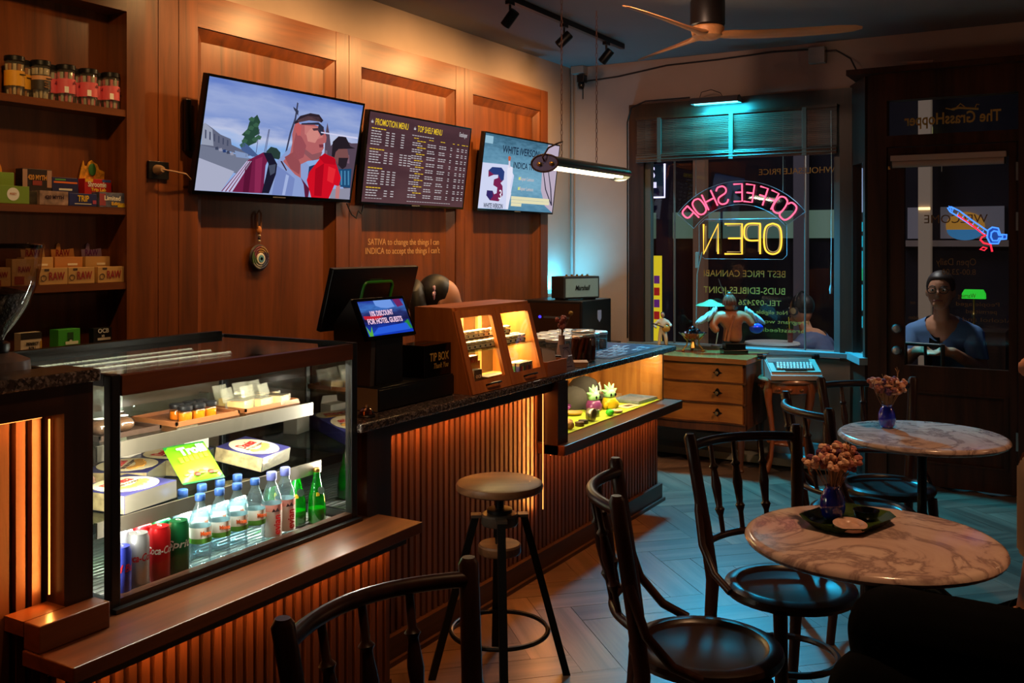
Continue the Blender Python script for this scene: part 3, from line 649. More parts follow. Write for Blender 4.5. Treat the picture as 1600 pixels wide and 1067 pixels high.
text('evian', .030, M_RED, ev, (.006, -.0340, .058), (PI/2, -PI/2, 0), bold=.0006)
MB().lathe([(.0150, .189), (.0155, .191), (.0155, .212), (.014, .214)], 18).build('cap', M_CAPL, ev)
dup(ev, (2.272, 2.168, ZF), -.4, 'mineral water bottle with pink label next to the green glass bottles')
M_GRB = glass('green bottle glass', (70, 190, 60), 2.0, .03, .18, (20, 150, 40))
pb = thing('green_glass_bottle', 'slim green sparkling water bottle standing second from the right case post', 'bottle', (2.375, 2.215, ZF), -.4, 'green glass bottles')
MB().lathe([(.026, 0), (.030, .006), (.0305, .045), (.027, .085), (.016, .130), (.0115, .150), (.0115, .168)], 20).build('bottle', M_GRB, pb)
MB().lathe([(.027, .002), (.0285, .008), (.0285, .048)], 20).build('contents', mat('green water', (20, 150, 45), .2), pb)
MB().lathe([(.0122, .166), (.0135, .168), (.0135, .176), (.011, .179)], 16).build('cap', M_BRASS, pb)
MB().lathe([(.0125, 0), (.0125, .001)], 24, (.003, -.0222, .108), (0, -1, .40)).build('round_label', mat('black label', (20, 34, 26), .4), pb)
MB().box(-.016, -.0245, .092, -.004, -.0232, .104).build('yellow_label', mat('yellow label', (226, 190, 50), .4), pb, smooth=False)
dup(pb, (2.432, 2.180, ZF), -.3, 'slim green sparkling water bottle standing nearest the right case post')
dup(pb, (2.345, 2.30, ZF), .2, 'slim green sparkling water bottle behind the front two')
# ================================================================== BACK SHELF GOODS
def shelf_jar(loc, kind, label):
    j = thing('paper_cone_jar', label, 'jar', loc, 0, 'clear jars of rolling cones on the top shelf')
    MB().lathe([(.032, 0), (.035, .003), (.035, .122), (.031, .128)], 18).build('jar', glass('clear tub', (240, 240, 235), 1.4, .05, .06, (220, 215, 205)), j)
    MB().lathe([(.034, .1285), (.036, .130), (.036, .146), (.034, .148)], 18).build('lid', M_BLACK, j)
    cols = {'y': ((214, 196, 160), (180, 120, 60)), 'd': ((214, 196, 160), (200, 190, 170)), 'p': ((226, 120, 130), (196, 200, 180)), 'o': ((220, 150, 90), (190, 110, 60))}[kind]
    for i in range(9):
        a = 2*PI*i/9; x, y = .025*math.cos(a), .025*math.sin(a)
        MB().cyl((x*.8, y*.8, .004), (x, y, .118), .0055, .007, 6).build('cone', mat('cone %s%d' % (kind, i % 2), cols[i % 2], .7), j)
    lc_ = {'y': (222, 160, 40), 'd': (52, 46, 42), 'p': (222, 96, 106), 'o': (214, 120, 50)}[kind]
    MB().lathe([(.0357, .035), (.0357, .092)], 20, cap=False).build('label_band', mat('tub label '+kind, lc_, .5), j)
    if kind == 'd': MB().lathe([(.0360, .072), (.0360, .088)], 20, cap=False).build('label_stripe', mat('tub label tan', (206, 150, 100), .5), j); MB().tube([(-.008, -.0368, .064), (.006, -.0368, .062), (-.006, -.0368, .055), (.009, -.0368, .052), (-.010, -.0368, .045), (.010, -.0368, .042)], .0022, 6).build('swirl_mark', mat('tub label tan', (206, 150, 100), .5), j)
    if kind == 'p':
        MB().box(-.030, -.0365, .036, -.012, -.0358, .060).build('white_patch', M_WHITE, j, smooth=False)
        MB().prism([(.004, .072), (.012, .086), (.020, .072)], -.0372, -.0366, 'xz').build('hat_mark', mat('dark red print', (120, 30, 50), .5), j, smooth=False)
    if kind in 'yd': MB().box(-.002, -.0372, .076, .022, -.0362, .080).build('label_line', M_BLACK, j, smooth=False)
    return j
for (x, k, lb) in ((2.173, 'y', 'front cone jar with yellow label beside the swirl labelled jar'), (2.279, 'd', 'cone jar with dark label and tan swirl on the top shelf'), (2.385, 'p', 'front pink labelled cone jar next to the swirl labelled jar'), (2.485, 'p', 'middle of the three front pink labelled cone jars'), (2.588, 'p', 'rightmost front pink labelled cone jar on the top shelf')):
    shelf_jar((x, 3.432, 2.0705), k, lb)
for (x, k, lb) in ((2.10, 'o', 'orange labelled cone jar at the picture edge on the top shelf'), (2.226, 'y', 'yellow labelled cone jar in the back row of the top shelf'), (2.335, 'p', 'back row pink labelled cone jar just right of the swirl jar'), (2.437, 'p', 'back row pink cone jar between first and second front pink jars'), (2.54, 'p', 'back row pink cone jar half hidden by the rightmost jar')):
    j = shelf_jar((x, 3.469, 2.0705), k, lb); j.scale = (.95, .95, .97)
def pbox(name, x0, x1, y0, y1, z0, z1, col, label, cat='box', head=None, words=(), patch=(), var=0):
    """printed carton: body, optional upright header card, printed patches and words on the front"""
    cx = (x0+x1)/2; t = thing(name, label, cat, (cx, y0, z0)); w = x1-x0; h = z1-z0
    MB().box(-w/2, 0, 0, w/2, y1-y0, h, .0012).build('carton', mat('carton %d %d %d' % col, col, .45, var=var, vs=40), t, smooth=False)
    if head:
        pts, hc = head; MB().prism([(p[0]*w, h+p[1]) for p in pts], y1-y0-.003, y1-y0, 'xz').build('header_card', mat('header %d %d %d' % hc, hc, .45, var=var, vs=40), t, smooth=False)
    for (a, b, c, d_, pc) in patch:
        MB().box(-w/2+a*w, -.0012, c*h, -w/2+b*w, -.0003, d_*h).build('printed_patch', mat('patch %d %d %d' % pc, pc, .5), t, smooth=False)
    for (s, u, v, hh, wd, wc) in words:
        yy = -.002 if v <= 1 else y1-y0-.0045
        text(s, hh, mat('ink %d %d %d' % wc, wc, .5), t, (-w/2+u*w, yy, v*h), RB, width=wd, bold=.0006)
    return t
Z2 = 1.6685; GRN = (120, 150, 50)
pbox('paper_box', 2.075, 2.212, 3.40, 3.45, Z2, Z2+.066, GRN, 'green rolling paper carton with white round mark on second shelf', words=(), patch=((.0, .10, .05, .95, (150, 60, 40)),))
t = tag(MB().lathe([(.024, 0), (.024, .0006)], 28, (0, 0, 0), (0, -1, 0)).build('round_sticker', M_WHITE), 'white round sticker stuck on the green rolling paper carton', 'sticker'); t.location = (2.148, 3.3995, Z2+.035); text('MARY', .014, mat('ink 200 110 30', (200, 110, 30), .5), t, (0, -.0012, 0), RB, width=.026)
t = pbox('paper_box', 2.085, 2.185, 3.452, 3.50, Z2, Z2+.118, GRN, 'tall green display carton with orange round header at the shelf left', words=())
MB().lathe([(.048, 0), (.048, .003)], 28, (-.02, .044, .125), (0, -1, 0)).build('header_card', mat('header orange', (216, 140, 50), .5), t)
MB().lathe([(.032, .0032), (.032, .004)], 28, (-.02, .044, .125), (0, -1, 0)).build('white_disc', M_WHITE, t)
pbox('paper_box', 2.214, 2.250, 3.41, 3.45, Z2, Z2+.05, (60, 50, 30), 'small dark olive carton between green and floral cartons', var=.5)
pbox('paper_box', 2.254, 2.374, 3.40, 3.45, Z2, Z2+.054, (150, 120, 105), 'floral printed long carton in the lower row of second shelf', var=.55, words=(('420 MYTH', .5, .55, .018, .08, (60, 30, 40)),))
pbox('paper_box', 2.218, 2.338, 3.452, 3.495, Z2, Z2+.138, (38, 26, 26), 'black carton with floral sides marked MYTH on second shelf', words=(('420 MYTH', .5, .76, .026, .078, (214, 150, 60)),), patch=((0, .16, .5, .98, (170, 130, 110)), (.84, 1, .5, .98, (170, 130, 110)), (.34, .66, .55, .68, (140, 50, 40))))
pbox('paper_box', 2.341, 2.455, 3.452, 3.495, Z2, Z2+.112, (34, 34, 84), 'dark blue carton with orange streak behind the blue trip carton', patch=((.05, .95, .80, .86, (226, 110, 40)), (.25, .75, .55, .62, M and (220, 220, 210)), (.1, .5, .9, .95, (90, 160, 70))))
pbox('paper_box', 2.377, 2.50, 3.40, 3.45, Z2, Z2+.05, (30, 38, 100), 'royal blue carton reading TRIP in yellow on second shelf', words=(('TRIP', .5, .58, .034, .05, (236, 190, 30)),), patch=((.2, .8, .15, .22, (210, 200, 180)), (.85, .98, .2, .5, (160, 60, 90))))
t = pbox('paper_box', 2.485, 2.61, 3.455, 3.50, Z2, Z2+.115, (190, 36, 40), 'red and yellow festive display carton with cut-out header on second shelf', words=(('Shroomie', .45, .80, .030, .085, (240, 235, 225)), ('Trip Lab', .5, .62, .018, .07, (240, 200, 60))), patch=((.02, .3, .88, .99, (230, 180, 40)), (.65, .97, .9, .99, (60, 90, 160))))
MB().prism([(-.058, .115), (.058, .115), (.06, .15), (.036, .158), (.026, .178), (.01, .186), (0, .194), (-.014, .186), (-.022, .168), (-.034, .17), (-.038, .19), (-.046, .165)], .041, .045, 'xz').build('header_card', mat('header festive', (216, 150, 40), .5, var=.5, vs=60), t, smooth=False)
MB().ell((0, .038, .155), .018, .003, .026).build('green_figure_print', mat('ink green', (50, 110, 50), .5), t)
pbox('paper_box', 2.512, 2.655, 3.40, 3.45, Z2, Z2+.06, (92, 96, 120), 'grey and pink patterned carton reading Limited Edition at shelf end', var=.5, words=(('Limited', .42, .6, .026, .075, (240, 236, 225)), ('Edition', .6, .25, .018, .06, (226, 180, 40))), patch=((.6, .98, .02, .2, (214, 190, 40)), (0, .2, .1, .9, (150, 60, 70))))
Z3 = 1.3635; TAN = (196, 152, 92); RD = (150, 24, 32)
for i, (x0, x1, lb) in enumerate(((2.252, 2.371, 'lower row tan RAW carton nearest the grinder hopper'), (2.374, 2.49, 'lower row tan RAW carton in the middle of third shelf'), (2.505, 2.628, 'lower row tan RAW carton at the right end of third shelf'))):
    t = pbox('raw_carton', x0, x1, 3.40, 3.447, Z3, Z3+.064, TAN, lb, words=(('RAW', .60, .48, .044, .066, RD),), patch=((.18, .34, .82, .95, (70, 50, 40)),))
    MB().tube([(-.042+.011*math.cos(a*PI/6), -.0015, .026+.011*math.sin(a*PI/6)) for a in range(12)], .0012, 5, True).build('ring_mark', mat('brown print', (70, 45, 40), .5), t)
hd = [(-.36, 0), (.46, 0), (.42, .034), (.20, .030), (-.04, .028), (-.06, .05), (-.12, .056), (-.18, .05), (-.2, .03), (-.38, .03)]
for i, (x0, x1, hc, lb) in enumerate(((2.225, 2.345, TAN, 'upper RAW display carton with header behind the grinder hopper edge'), (2.352, 2.474, (206, 140, 70), 'orange tan RAW display carton in the middle behind third shelf'), (2.487, 2.60, (150, 120, 150), 'RAW display carton with lilac header at the right of third shelf'))):
    pbox('raw_carton', x0, x1, 3.452, 3.50, Z3, Z3+.105, TAN if i != 1 else (190, 126, 66), lb, head=(hd, hc), words=(('RAW', .52, 1.14, .036, .06, RD if i < 2 else (110, 40, 110)),), patch=((.45, .8, .68, .76, (226, 214, 190)),))
for i, (x0, x1, lb) in enumerate(((2.07, 2.145, 'tan RAW carton seen through the grinder hopper'), (2.150, 2.245, 'second tan RAW carton seen through the grinder hopper'))):
    pbox('raw_carton', x0, x1, 3.41, 3.45, Z3, Z3+.07+.03*i, TAN, lb, words=(('RAW', .5, .6, .03, .05, RD),), patch=((.1, .5, .05, .35, (150, 60, 40)),))
Z4 = 1.1005
pbox('paper_box', 2.19, 2.275, 3.42, 3.46, Z4, Z4+.085, (214, 200, 180), 'white and black printed carton beside the grinder on the lowest shelf', words=(('PERFECT', .55, .50, .014, .05, (30, 25, 25)), ('ROLL', .55, .30, .014, .03, (30, 25, 25))), patch=((0, 1, .72, 1, (34, 30, 30)), (.93, 1, .1, .6, (200, 150, 40))))
pbox('paper_box', 2.345, 2.44, 3.42, 3.475, Z4, Z4+.086, (66, 168, 56), 'bright green carton with skull mark on the lowest shelf', words=(), patch=((.32, .9, .30, .44, (226, 236, 214)), (.42, .68, .5, .85, (30, 80, 30)), (.5, .62, .44, .55, (226, 236, 214))))
pbox('paper_box', 2.50, 2.585, 3.42, 3.45, Z4, Z4+.08, (16, 18, 20), 'black paper packet reading OCB on the lowest shelf', words=(('OCB', .52, .84, .024, .05, (220, 225, 230)), ('X2', .5, .58, .012, .015, (200, 200, 200))), patch=((.22, .92, .38, .5, (206, 200, 190)),))
# ---- coffee grinder
gr = thing('coffee_grinder', 'coffee grinder with a smoky conical bean hopper at the left edge', 'coffee grinder', (1.41, 2.335, .90))
MB().lathe([(.0, 0), (.085, .002), (.088, .03), (.082, .22), (.088, .33), (.086, .355), (.05, .372), (.03, .376)], 28).build('body', mat('grey enamel', (150, 140, 142), .3, .3), gr)
MB().lathe([(.034, .376), (.038, .385), (.038, .40), (.03, .405)], 24).build('collar', M_BLACK, gr)
hp = [(.022, .402), (.026, .42), (.05, .45), (.082, .50), (.104, .56), (.112, .60), (.117, .655)]
MB().lathe(hp, 32, cap=False).build('hopper', glass('smoky hopper', (215, 208, 206), 1.4, .03), gr)
MB().lathe([(.118, .655), (.122, .657), (.122, .664), (.116, .668), (.0, .668)], 32).build('lid', glass('hopper lid', (130, 130, 136), 1.3, .05), gr)
MB().lathe([(.018, .405), (.045, .45), (.076, .50), (.088, .535), (.03, .55), (0, .545)], 24).build('beans', mat('coffee beans', (28, 18, 12), .4, var=.6, vs=90, bump=.8), gr)
MB().box(-.03, -.10, .10, .03, -.08, .16, .006).build('dosing_spout', M_BLACK, gr, smooth=False)
gr.scale = (.95, .95, .93); gr.location = (1.425, 2.335, .90)
# ================================================================== SCREENS
def homog(src):
    """unit square <- quad read off the picture of the screen"""
    dst = [(0, 0), (1, 0), (1, 1), (0, 1)]; A = []; b = []
    for (x, y), (u, v) in zip(src, dst):
        A += [[x, y, 1, 0, 0, 0, -u*x, -u*y], [0, 0, 0, x, y, 1, -v*x, -v*y]]; b += [u, v]
    h = np.linalg.solve(np.array(A, float), np.array(b, float))
    return lambda x, y: ((h[0]*x+h[1]*y+h[2])/(h[6]*x+h[7]*y+1), (h[3]*x+h[4]*y+h[5])/(h[6]*x+h[7]*y+1))
def tv(name, label, x0, x1, yb, yt, zb, zt, bez=.012):
    W_, ang = x1-x0, math.atan2(yb-yt, zt-zb); H = math.hypot(yb-yt, zt-zb)
    t = thing(name, label, 'television', (x0, yb, zb)); t.rotation_euler = (ang, 0, 0)
    MB().box(0, 0, 0, W_, .030, H, .003).build('housing', M_BLACK, t, smooth=False)
    MB().box(W_*.3, .035, H*.4, W_*.7, .05, H*.85).build('rear_box', M_BLACK, t, smooth=False)
    MB().box(0, -.004, 0, W_, 0, bez*1.4).box(0, -.004, H-bez, W_, 0, H).box(0, -.004, bez*1.4, bez*.8, 0, H-bez).box(W_-bez*.8, -.004, bez*1.4, W_, 0, H-bez).build('bezel', M_BLACKG, t, smooth=False)
    MB().box(W_*.46, -.0045, .004, W_*.54, -.004, .009).build('badge', mat('badge grey', (120, 120, 120), .4), t, smooth=False)
    ax, bx, az, bz = bez*.8, W_-bez*.8, bez*1.4, H-bez
    P = lambda u, v, d=0: (ax+(bx-ax)*u, -.0005-d, bz-(bz-az)*v)
    wm = MB().box(W_*.35, .05, H*.55, W_*.65, .066, H*.85); wm.build('wall_bracket', M_BLACKM, t, smooth=False)
    return t, P, W_, H
def poly(t, P, pts, m, d, name='picture_shape'):
    return MB().face([P(min(1, max(0, u)), min(1, max(0, v)), d) for u, v in pts]).build(name, m, t, smooth=False)
def gradient_screen(name, stops, wob=.08, scale=3):
    """vertical picture gradient with cloud noise, for a lit screen"""
    m = bpy.data.materials.new(name); m.use_nodes = True; nt = m.node_tree; N = nt.nodes; L = nt.links; N.clear()
    tc = N.new('ShaderNodeTexCoord'); sp = N.new('ShaderNodeSeparateXYZ'); L.new(tc.outputs['Generated'], sp.inputs[0])
    mp = N.new('ShaderNodeMapping'); mp.inputs['Scale'].default_value = (scale, 1, scale*2.2); L.new(tc.outputs['Generated'], mp.inputs[0])
    nz = N.new('ShaderNodeTexNoise'); nz.inputs['Scale'].default_value = 1; nz.inputs['Detail'].default_value = 5; L.new(mp.outputs[0], nz.inputs['Vector'])
    ma = N.new('ShaderNodeMath'); ma.operation = 'MULTIPLY_ADD'; ma.inputs[1].default_value = wob*4; L.new(nz.outputs['Fac'], ma.inputs[0])
    sb = N.new('ShaderNodeMath'); sb.operation = 'SUBTRACT'; sb.inputs[1].default_value = wob*2; L.new(sp.outputs['Z'], sb.inputs[0]); L.new(sb.outputs[0], ma.inputs[2])
    r = N.new('ShaderNodeValToRGB'); e = r.color_ramp.elements; e[0].position = stops[0][0]; e[0].color = (*lin(stops[0][1]), 1); e[1].position = stops[-1][0]; e[1].color = (*lin(stops[-1][1]), 1)
    for p, c in stops[1:-1]: q = e.new(p); q.color = (*lin(c), 1)
    L.new(ma.outputs[0], r.inputs[0]); em = N.new('ShaderNodeEmission'); L.new(r.outputs[0], em.inputs[0]); o = N.new('ShaderNodeOutputMaterial'); L.new(em.outputs[0], o.inputs[0]); return m
# ---- TV 1: a street video
t1, P1, W1, H1 = tv('television', 'largest wall television on the left showing two men outdoors', 2.98, 4.055, 3.40, 3.30, 1.742, 2.268)
poly(t1, P1, [(0, 0), (1, 0), (1, 1), (0, 1)], gradient_screen('video sky', [(0, (150, 165, 210)), (.40, (130, 172, 228)), (.55, (186, 194, 224)), (.68, (128, 150, 206)), (.8, (150, 166, 212)), (1, (88, 118, 194))], .16, 2.2), 0, 'screen')
hq = homog([(185, 88), (1232, 280), (1135, 930), (65, 880)])
def S1(pts, col, d, name='picture_shape', es=1): return poly(t1, P1, [hq(x, y) for x, y in pts], glow('video %d %d %d' % col, col, es), d*.0004, name)
S1([(90, 565), (120, 560), (340, 620), (480, 660), (360, 760), (100, 680)], (112, 118, 140), 1)
S1([(60, 650), (100, 652), (345, 745), (250, 885), (62, 882)], (168, 172, 196), 2)
S1([(125, 420), (150, 410), (205, 450), (255, 490), (325, 520), (330, 560), (480, 630), (420, 640), (330, 610), (120, 565)], (96, 100, 122), 2)
S1([(125, 420), (150, 410), (200, 455), (205, 570), (120, 560)], (150, 156, 176), 3)
S1([(350, 600), (440, 620), (445, 655), (360, 645)], (130, 150, 190), 3)
S1([(510, 350), (530, 400), (515, 430), (525, 480), (490, 500), (505, 540), (460, 560), (430, 580), (400, 540), (420, 500), (400, 490), (440, 450), (455, 400)], (40, 70, 56), 3, 'tree_picture')
S1([(430, 560), (438, 560), (432, 640), (424, 640)], (50, 60, 60), 3)
S1([(570, 600), (600, 570), (640, 580), (665, 610), (660, 660), (560, 640)], (40, 60, 56), 3)
S1([(783, 262), (792, 268), (775, 380), (740, 480), (700, 640), (690, 640), (730, 470), (765, 370)], (60, 64, 90), 3)
S1([(755, 292), (792, 320), (788, 355), (760, 310)], (50, 54, 76), 4)
for xa, xb in ((585, 550), (590, 560), (520, 495)): S1([(xa, 450), (xa+5, 450), (xb+5, 615), (xb, 615)], (96, 104, 140), 3)
S1([(975, 470), (988, 400), (1000, 470), (1010, 560), (1060, 500), (1150, 540), (1200, 540), (1160, 900), (960, 700)], (84, 68, 84), 3)
S1([(815, 720), (900, 690), (900, 800), (810, 800)], (30, 50, 90), 4)
S1([(1060, 720), (1150, 715), (1140, 850), (1060, 840)], (28, 70, 110), 4)
S1([(1000, 860), (1140, 850), (1135, 930), (1000, 925)], (140, 140, 160), 4)
# man in the front
S1([(640, 670), (740, 560), (860, 700), (830, 915), (575, 905), (640, 770)], (136, 156, 206), 5, 'grey_shirt')
S1([(250, 885), (330, 790), (440, 665), (545, 610), (600, 620), (560, 700), (540, 895)], (112, 28, 66), 6, 'maroon_jacket')
for k in (0, 26, 52): S1([(258+k, 885), (430+k*.5, 672), (440+k*.5, 670), (274+k, 887)], (190, 186, 220), 7, 'white_stripe')
S1([(545, 610), (600, 615), (640, 690), (630, 760), (580, 895), (530, 893), (560, 780), (580, 690)], (26, 24, 44), 7, 'backpack_strap')
S1([(800, 780), (860, 860), (850, 918), (828, 916), (820, 830)], (90, 26, 56), 6)
S1([(745, 480), (760, 420), (860, 400), (960, 440), (980, 500), (975, 535), (955, 545), (960, 575), (945, 600), (930, 650), (890, 660), (850, 665), (800, 690), (800, 785), (760, 760), (680, 670), (730, 610), (745, 540)], (176, 96, 98), 8, 'face_and_neck')
S1([(830, 420), (930, 430), (955, 500), (900, 520), (830, 480)], (196, 120, 116), 9)
S1([(760, 400), (800, 355), (870, 335), (930, 345), (958, 385), (945, 400), (880, 365), (810, 385), (765, 420)], (44, 34, 44), 9, 'hair')
S1([(800, 560), (880, 620), (950, 600), (930, 652), (880, 662), (830, 620)], (140, 84, 90), 9, 'stubble')
S1([(808, 405), (925, 398), (960, 430), (960, 480), (940, 490), (918, 450), (925, 415), (808, 415)], (44, 44, 64), 10, 'glasses')
S1([(765, 410), (790, 400), (808, 430), (800, 490), (780, 490), (765, 450)], (190, 92, 92), 10, 'ear')
S1([(660, 668), (672, 668), (705, 730), (700, 738)], (60, 30, 40), 10, 'cord_necklace')
# second man
S1([(860, 740), (930, 650), (960, 612), (1030, 640), (1075, 780), (1060, 840), (1030, 830), (990, 925), (870, 918), (840, 800)], (206, 14, 34), 9, 'red_hoodie')
S1([(1020, 570), (1120, 580), (1130, 640), (1090, 720), (1055, 690), (1030, 640)], (120, 76, 76), 10, 'face')
S1([(1060, 640), (1125, 640), (1110, 700), (1085, 720), (1055, 690)], (40, 30, 38), 11, 'beard')
S1([(1015, 590), (1020, 530), (1060, 492), (1110, 495), (1140, 560), (1175, 575), (1060, 580), (1040, 600), (1030, 640), (1012, 630)], (36, 28, 36), 11, 'cap')
S1([(940, 462), (1190, 498), (1190, 510), (940, 470)], (206, 206, 236), 12, 'glare_line')
S1([(1040, 840), (1070, 830), (1060, 925), (1035, 922)], (190, 120, 120), 10, 'arm')
# finer shapes of the street video
for k in range(6): S1([(148+k*30, 455+k*14), (158+k*30, 460+k*14), (156+k*30, 520+k*10), (146+k*30, 516+k*10)], (70, 76, 100), 4, 'building_window')
for k in range(5): S1([(215+k*26, 578+k*9), (235+k*26, 574+k*9), (238+k*26, 596+k*9), (216+k*26, 596+k*9)], ((60, 66, 90), (150, 150, 170), (40, 60, 110))[k % 3], 5, 'parked_car')
S1([(385, 560), (420, 545), (440, 560), (520, 640), (470, 640), (400, 600)], (70, 92, 140), 4, 'blue_van')
for x, y in ((470, 380), (500, 420), (440, 470), (490, 520), (420, 530), (515, 505), (465, 440), (405, 560)): S1([(x-22, y), (x, y-16), (x+22, y-4), (x+12, y+18), (x-14, y+14)], (56, 92, 70), 4, 'tree_leaves')
S1([(770, 470), (810, 500), (840, 560), (820, 640), (780, 660), (745, 640), (750, 560)], (150, 76, 84), 9, 'cheek_shadow')
S1([(870, 440), (910, 440), (930, 490), (900, 540), (850, 530), (840, 480)], (206, 134, 126), 10, 'cheek_light')
S1([(925, 550), (958, 548), (955, 570), (930, 572)], (120, 50, 62), 11, 'lips')
S1([(880, 440), (922, 436), (930, 452), (890, 456)], (80, 50, 60), 11, 'eye')
S1([(780, 385), (850, 355), (930, 362), (945, 395), (860, 385), (790, 400)], (84, 60, 66), 9, 'short_hair_fade')
S1([(690, 640), (760, 600), (800, 690), (790, 760), (730, 720)], (146, 74, 80), 9, 'neck_shadow')
S1([(640, 700), (700, 740), (760, 790), (740, 910), (600, 905)], (116, 134, 190), 6, 'shirt_fold'); S1([(700, 760), (720, 770), (690, 905), (670, 905)], (160, 176, 220), 7, 'shirt_fold')
S1([(420, 700), (470, 660), (440, 890), (400, 890)], (86, 18, 50), 7, 'jacket_fold'); S1([(490, 660), (540, 640), (520, 890), (480, 890)], (136, 40, 80), 7, 'jacket_fold')
S1([(580, 700), (630, 690), (622, 750), (590, 770)], (70, 76, 96), 8, 'strap_buckle')
S1([(900, 720), (960, 680), (940, 910), (890, 905)], (166, 8, 28), 10, 'hoodie_fold'); S1([(990, 700), (1040, 720), (1020, 820), (980, 800)], (226, 40, 50), 10, 'hoodie_light'); S1([(925, 640), (965, 610), (1040, 650), (1040, 690), (960, 680)], (180, 10, 30), 10, 'hood')
for k in range(4): S1([(970+k*50, 590+k*10), (985+k*50, 592+k*10), (985+k*50, 680), (970+k*50, 678)], (120, 92, 110), 4, 'building_window')
for k in range(3): S1([(1075+k*24, 730), (1085+k*24, 730), (1085+k*24, 830), (1075+k*24, 830)], (70, 130, 170), 5, 'tram_window')
# ---- TV 2: menu board
t2, P2, W2, H2 = tv('television', 'middle wall television showing a dark menu board with yellow headings', 4.137, 5.156, 3.400, 3.335, 1.739, 2.25, .009)
poly(t2, P2, [(0, 0), (1, 0), (1, 1), (0, 1)], gradient_screen('menu wood', [(.0, (86, 58, 62)), (.3, (72, 46, 52)), (.5, (84, 54, 60)), (.7, (68, 44, 50)), (1, (80, 52, 58))], .3, 2), 0, 'screen')
MY = glow('menu yellow', (226, 186, 40)); MW = glow('menu white', (190, 184, 188))
def ttx(t, P, s, u, v, h, m, wd, al='LEFT'): x, y, z = P(u, v, .0008); return text(s, h, m, t, (x, y, z), RB, width=wd, align=al, bold=.0005, ext=.0001)
ttx(t2, P2, 'PROMOTION MENU', .055, .105, .05, MY, .30); ttx(t2, P2, 'TOP SHELF MENU', .445, .105, .05, MY, .25)
ttx(t2, P2, 'Grasshopper', .88, .085, .04, MW, .09); 
def leaf_mark(t, P, u, v, m):
    mb = MB(); x, y, z = P(u, v, .0008)
    for a in (-70, -40, 0, 40, 70):
        r = math.radians(90+a); L = .02-abs(a)*.0001; c, s = math.cos(r), math.sin(r)
        mb.face([(x, y, z), (x+L*.5*c-.003*s, y, z+L*.5*s+.003*c), (x+L*c, y, z+L*s), (x+L*.5*c+.003*s, y, z+L*.5*s-.003*c)])
    mb.build('leaf_mark', m, t, smooth=False)
leaf_mark(t2, P2, .03, .12, MW); leaf_mark(t2, P2, .42, .12, MW)
rows = MB(); rowy = MB(); rr = random.Random(3)
def bar_(mb, P, u, v, w, h=.013):
    h *= .72
    n = max(1, int(w/.024)); g = w/n
    for q in range(n): bar1(mb, P, u+q*g, v, g*(.82 if n > 1 else 1), h)
def bar1(mb, P, u, v, w, h): mb.face([P(u, v-h/2, .0008), P(u+w, v-h/2, .0008), P(u+w, v+h/2, .0008), P(u, v+h/2, .0008)])
for v0, n, cols in ((.20, 6, (.03, .16, .21, .30)), (.43, 5, (.03, .16, .21, .30, .34, .38)), (.64, 6, (.03, .15, .20, .25)), (.86, 3, (.03, .19, .25))):
    bar_(rowy, P2, .03, v0-.025, .13, .014)
    for i in range(n):
        for c in cols: bar_(rows, P2, c, v0+.005+i*.029, (.09+rr.uniform(-.01, .02)) if c == .03 else .028, .014)
bar_(rows, P2, .40, .185, .22, .011)
for i in range(9):
    v = .245+i*.077; bar_(rowy, P2, .44+rr.uniform(0, .02), v, .09, .013)
    for k in (1, 2):
        for c, w in ((.41, .11), (.56, .095), (.68, .085), (.80, .02), (.87, .03), (.92, .025), (.965, .02)): bar_(rows, P2, c, v+k*.026, w*rr.uniform(.75, 1), .0135)
for c, w in ((.42, .05), (.57, .05), (.69, .05), (.82, .02), (.87, .02), (.92, .04), (.97, .02)): bar_(rowy, P2, c, .215, w, .011)
bar_(rows, P2, .03, .955, .15, .008); bar_(rows, P2, .41, .965, .45, .008)
rows.build('menu_lines', MW, t2, smooth=False, kind='stuff'); rowy.build('menu_headings', MY, t2, smooth=False, kind='stuff')
# ---- TV 3: strain poster
t3, P3, W3, H3 = tv('television', 'right wall television showing a teal strain poster with a large 3', 5.319, 6.363, 3.400, 3.335, 1.739, 2.25, .009)
poly(t3, P3, [(0, 0), (1, 0), (1, 1), (0, 1)], gradient_screen('poster teal', [(.0, (80, 130, 160)), (.4, (120, 170, 196)), (.75, (92, 140, 168)), (1, (60, 100, 124))], .12, 14), 0, 'screen')
hq3 = homog([(165, 172), (892, 318), (832, 968), (108, 915)])
def S3(pts, col, d, name='picture_shape'): return poly(t3, P3, [hq3(x, y) for x, y in pts], glow('poster %d %d %d' % col, col), d*.0004, name)
S3([(145, 465), (400, 495), (455, 600), (405, 930), (108, 912)], (206, 212, 240), 1, 'white_card')
S3([(785, 300), (892, 318), (865, 600), (832, 968), (760, 900), (720, 750), (730, 500)], (186, 170, 190), 1, 'side_band')
for a in (0, 50): S3([(735+a, 560), (742+a, 560), (770+a, 740), (830, 900), (820, 900), (760+a, 740)], (40, 40, 60), 2, 'band_line')
S3([(205, 545), (240, 512), (330, 520), (360, 560), (355, 640), (325, 672), (345, 700), (350, 790), (310, 850), (225, 838), (190, 790), (195, 740), (250, 745), (265, 780), (290, 770), (295, 715), (255, 690), (260, 635), (300, 620), (300, 590), (255, 590), (205, 610)], (120, 34, 78), 2, 'big_three')
S3([(205, 545), (240, 512), (330, 520), (360, 560), (355, 640), (330, 650), (300, 590), (255, 585)], (40, 60, 120), 3, 'three_top')
S3([(195, 740), (250, 745), (255, 800), (225, 838), (190, 790)], (52, 40, 100), 3, 'three_foot')
S3([(395, 500), (440, 520), (440, 600), (420, 700), (430, 780), (400, 930), (380, 920), (390, 700), (385, 560)], (226, 226, 244), 3, 'player_figure')
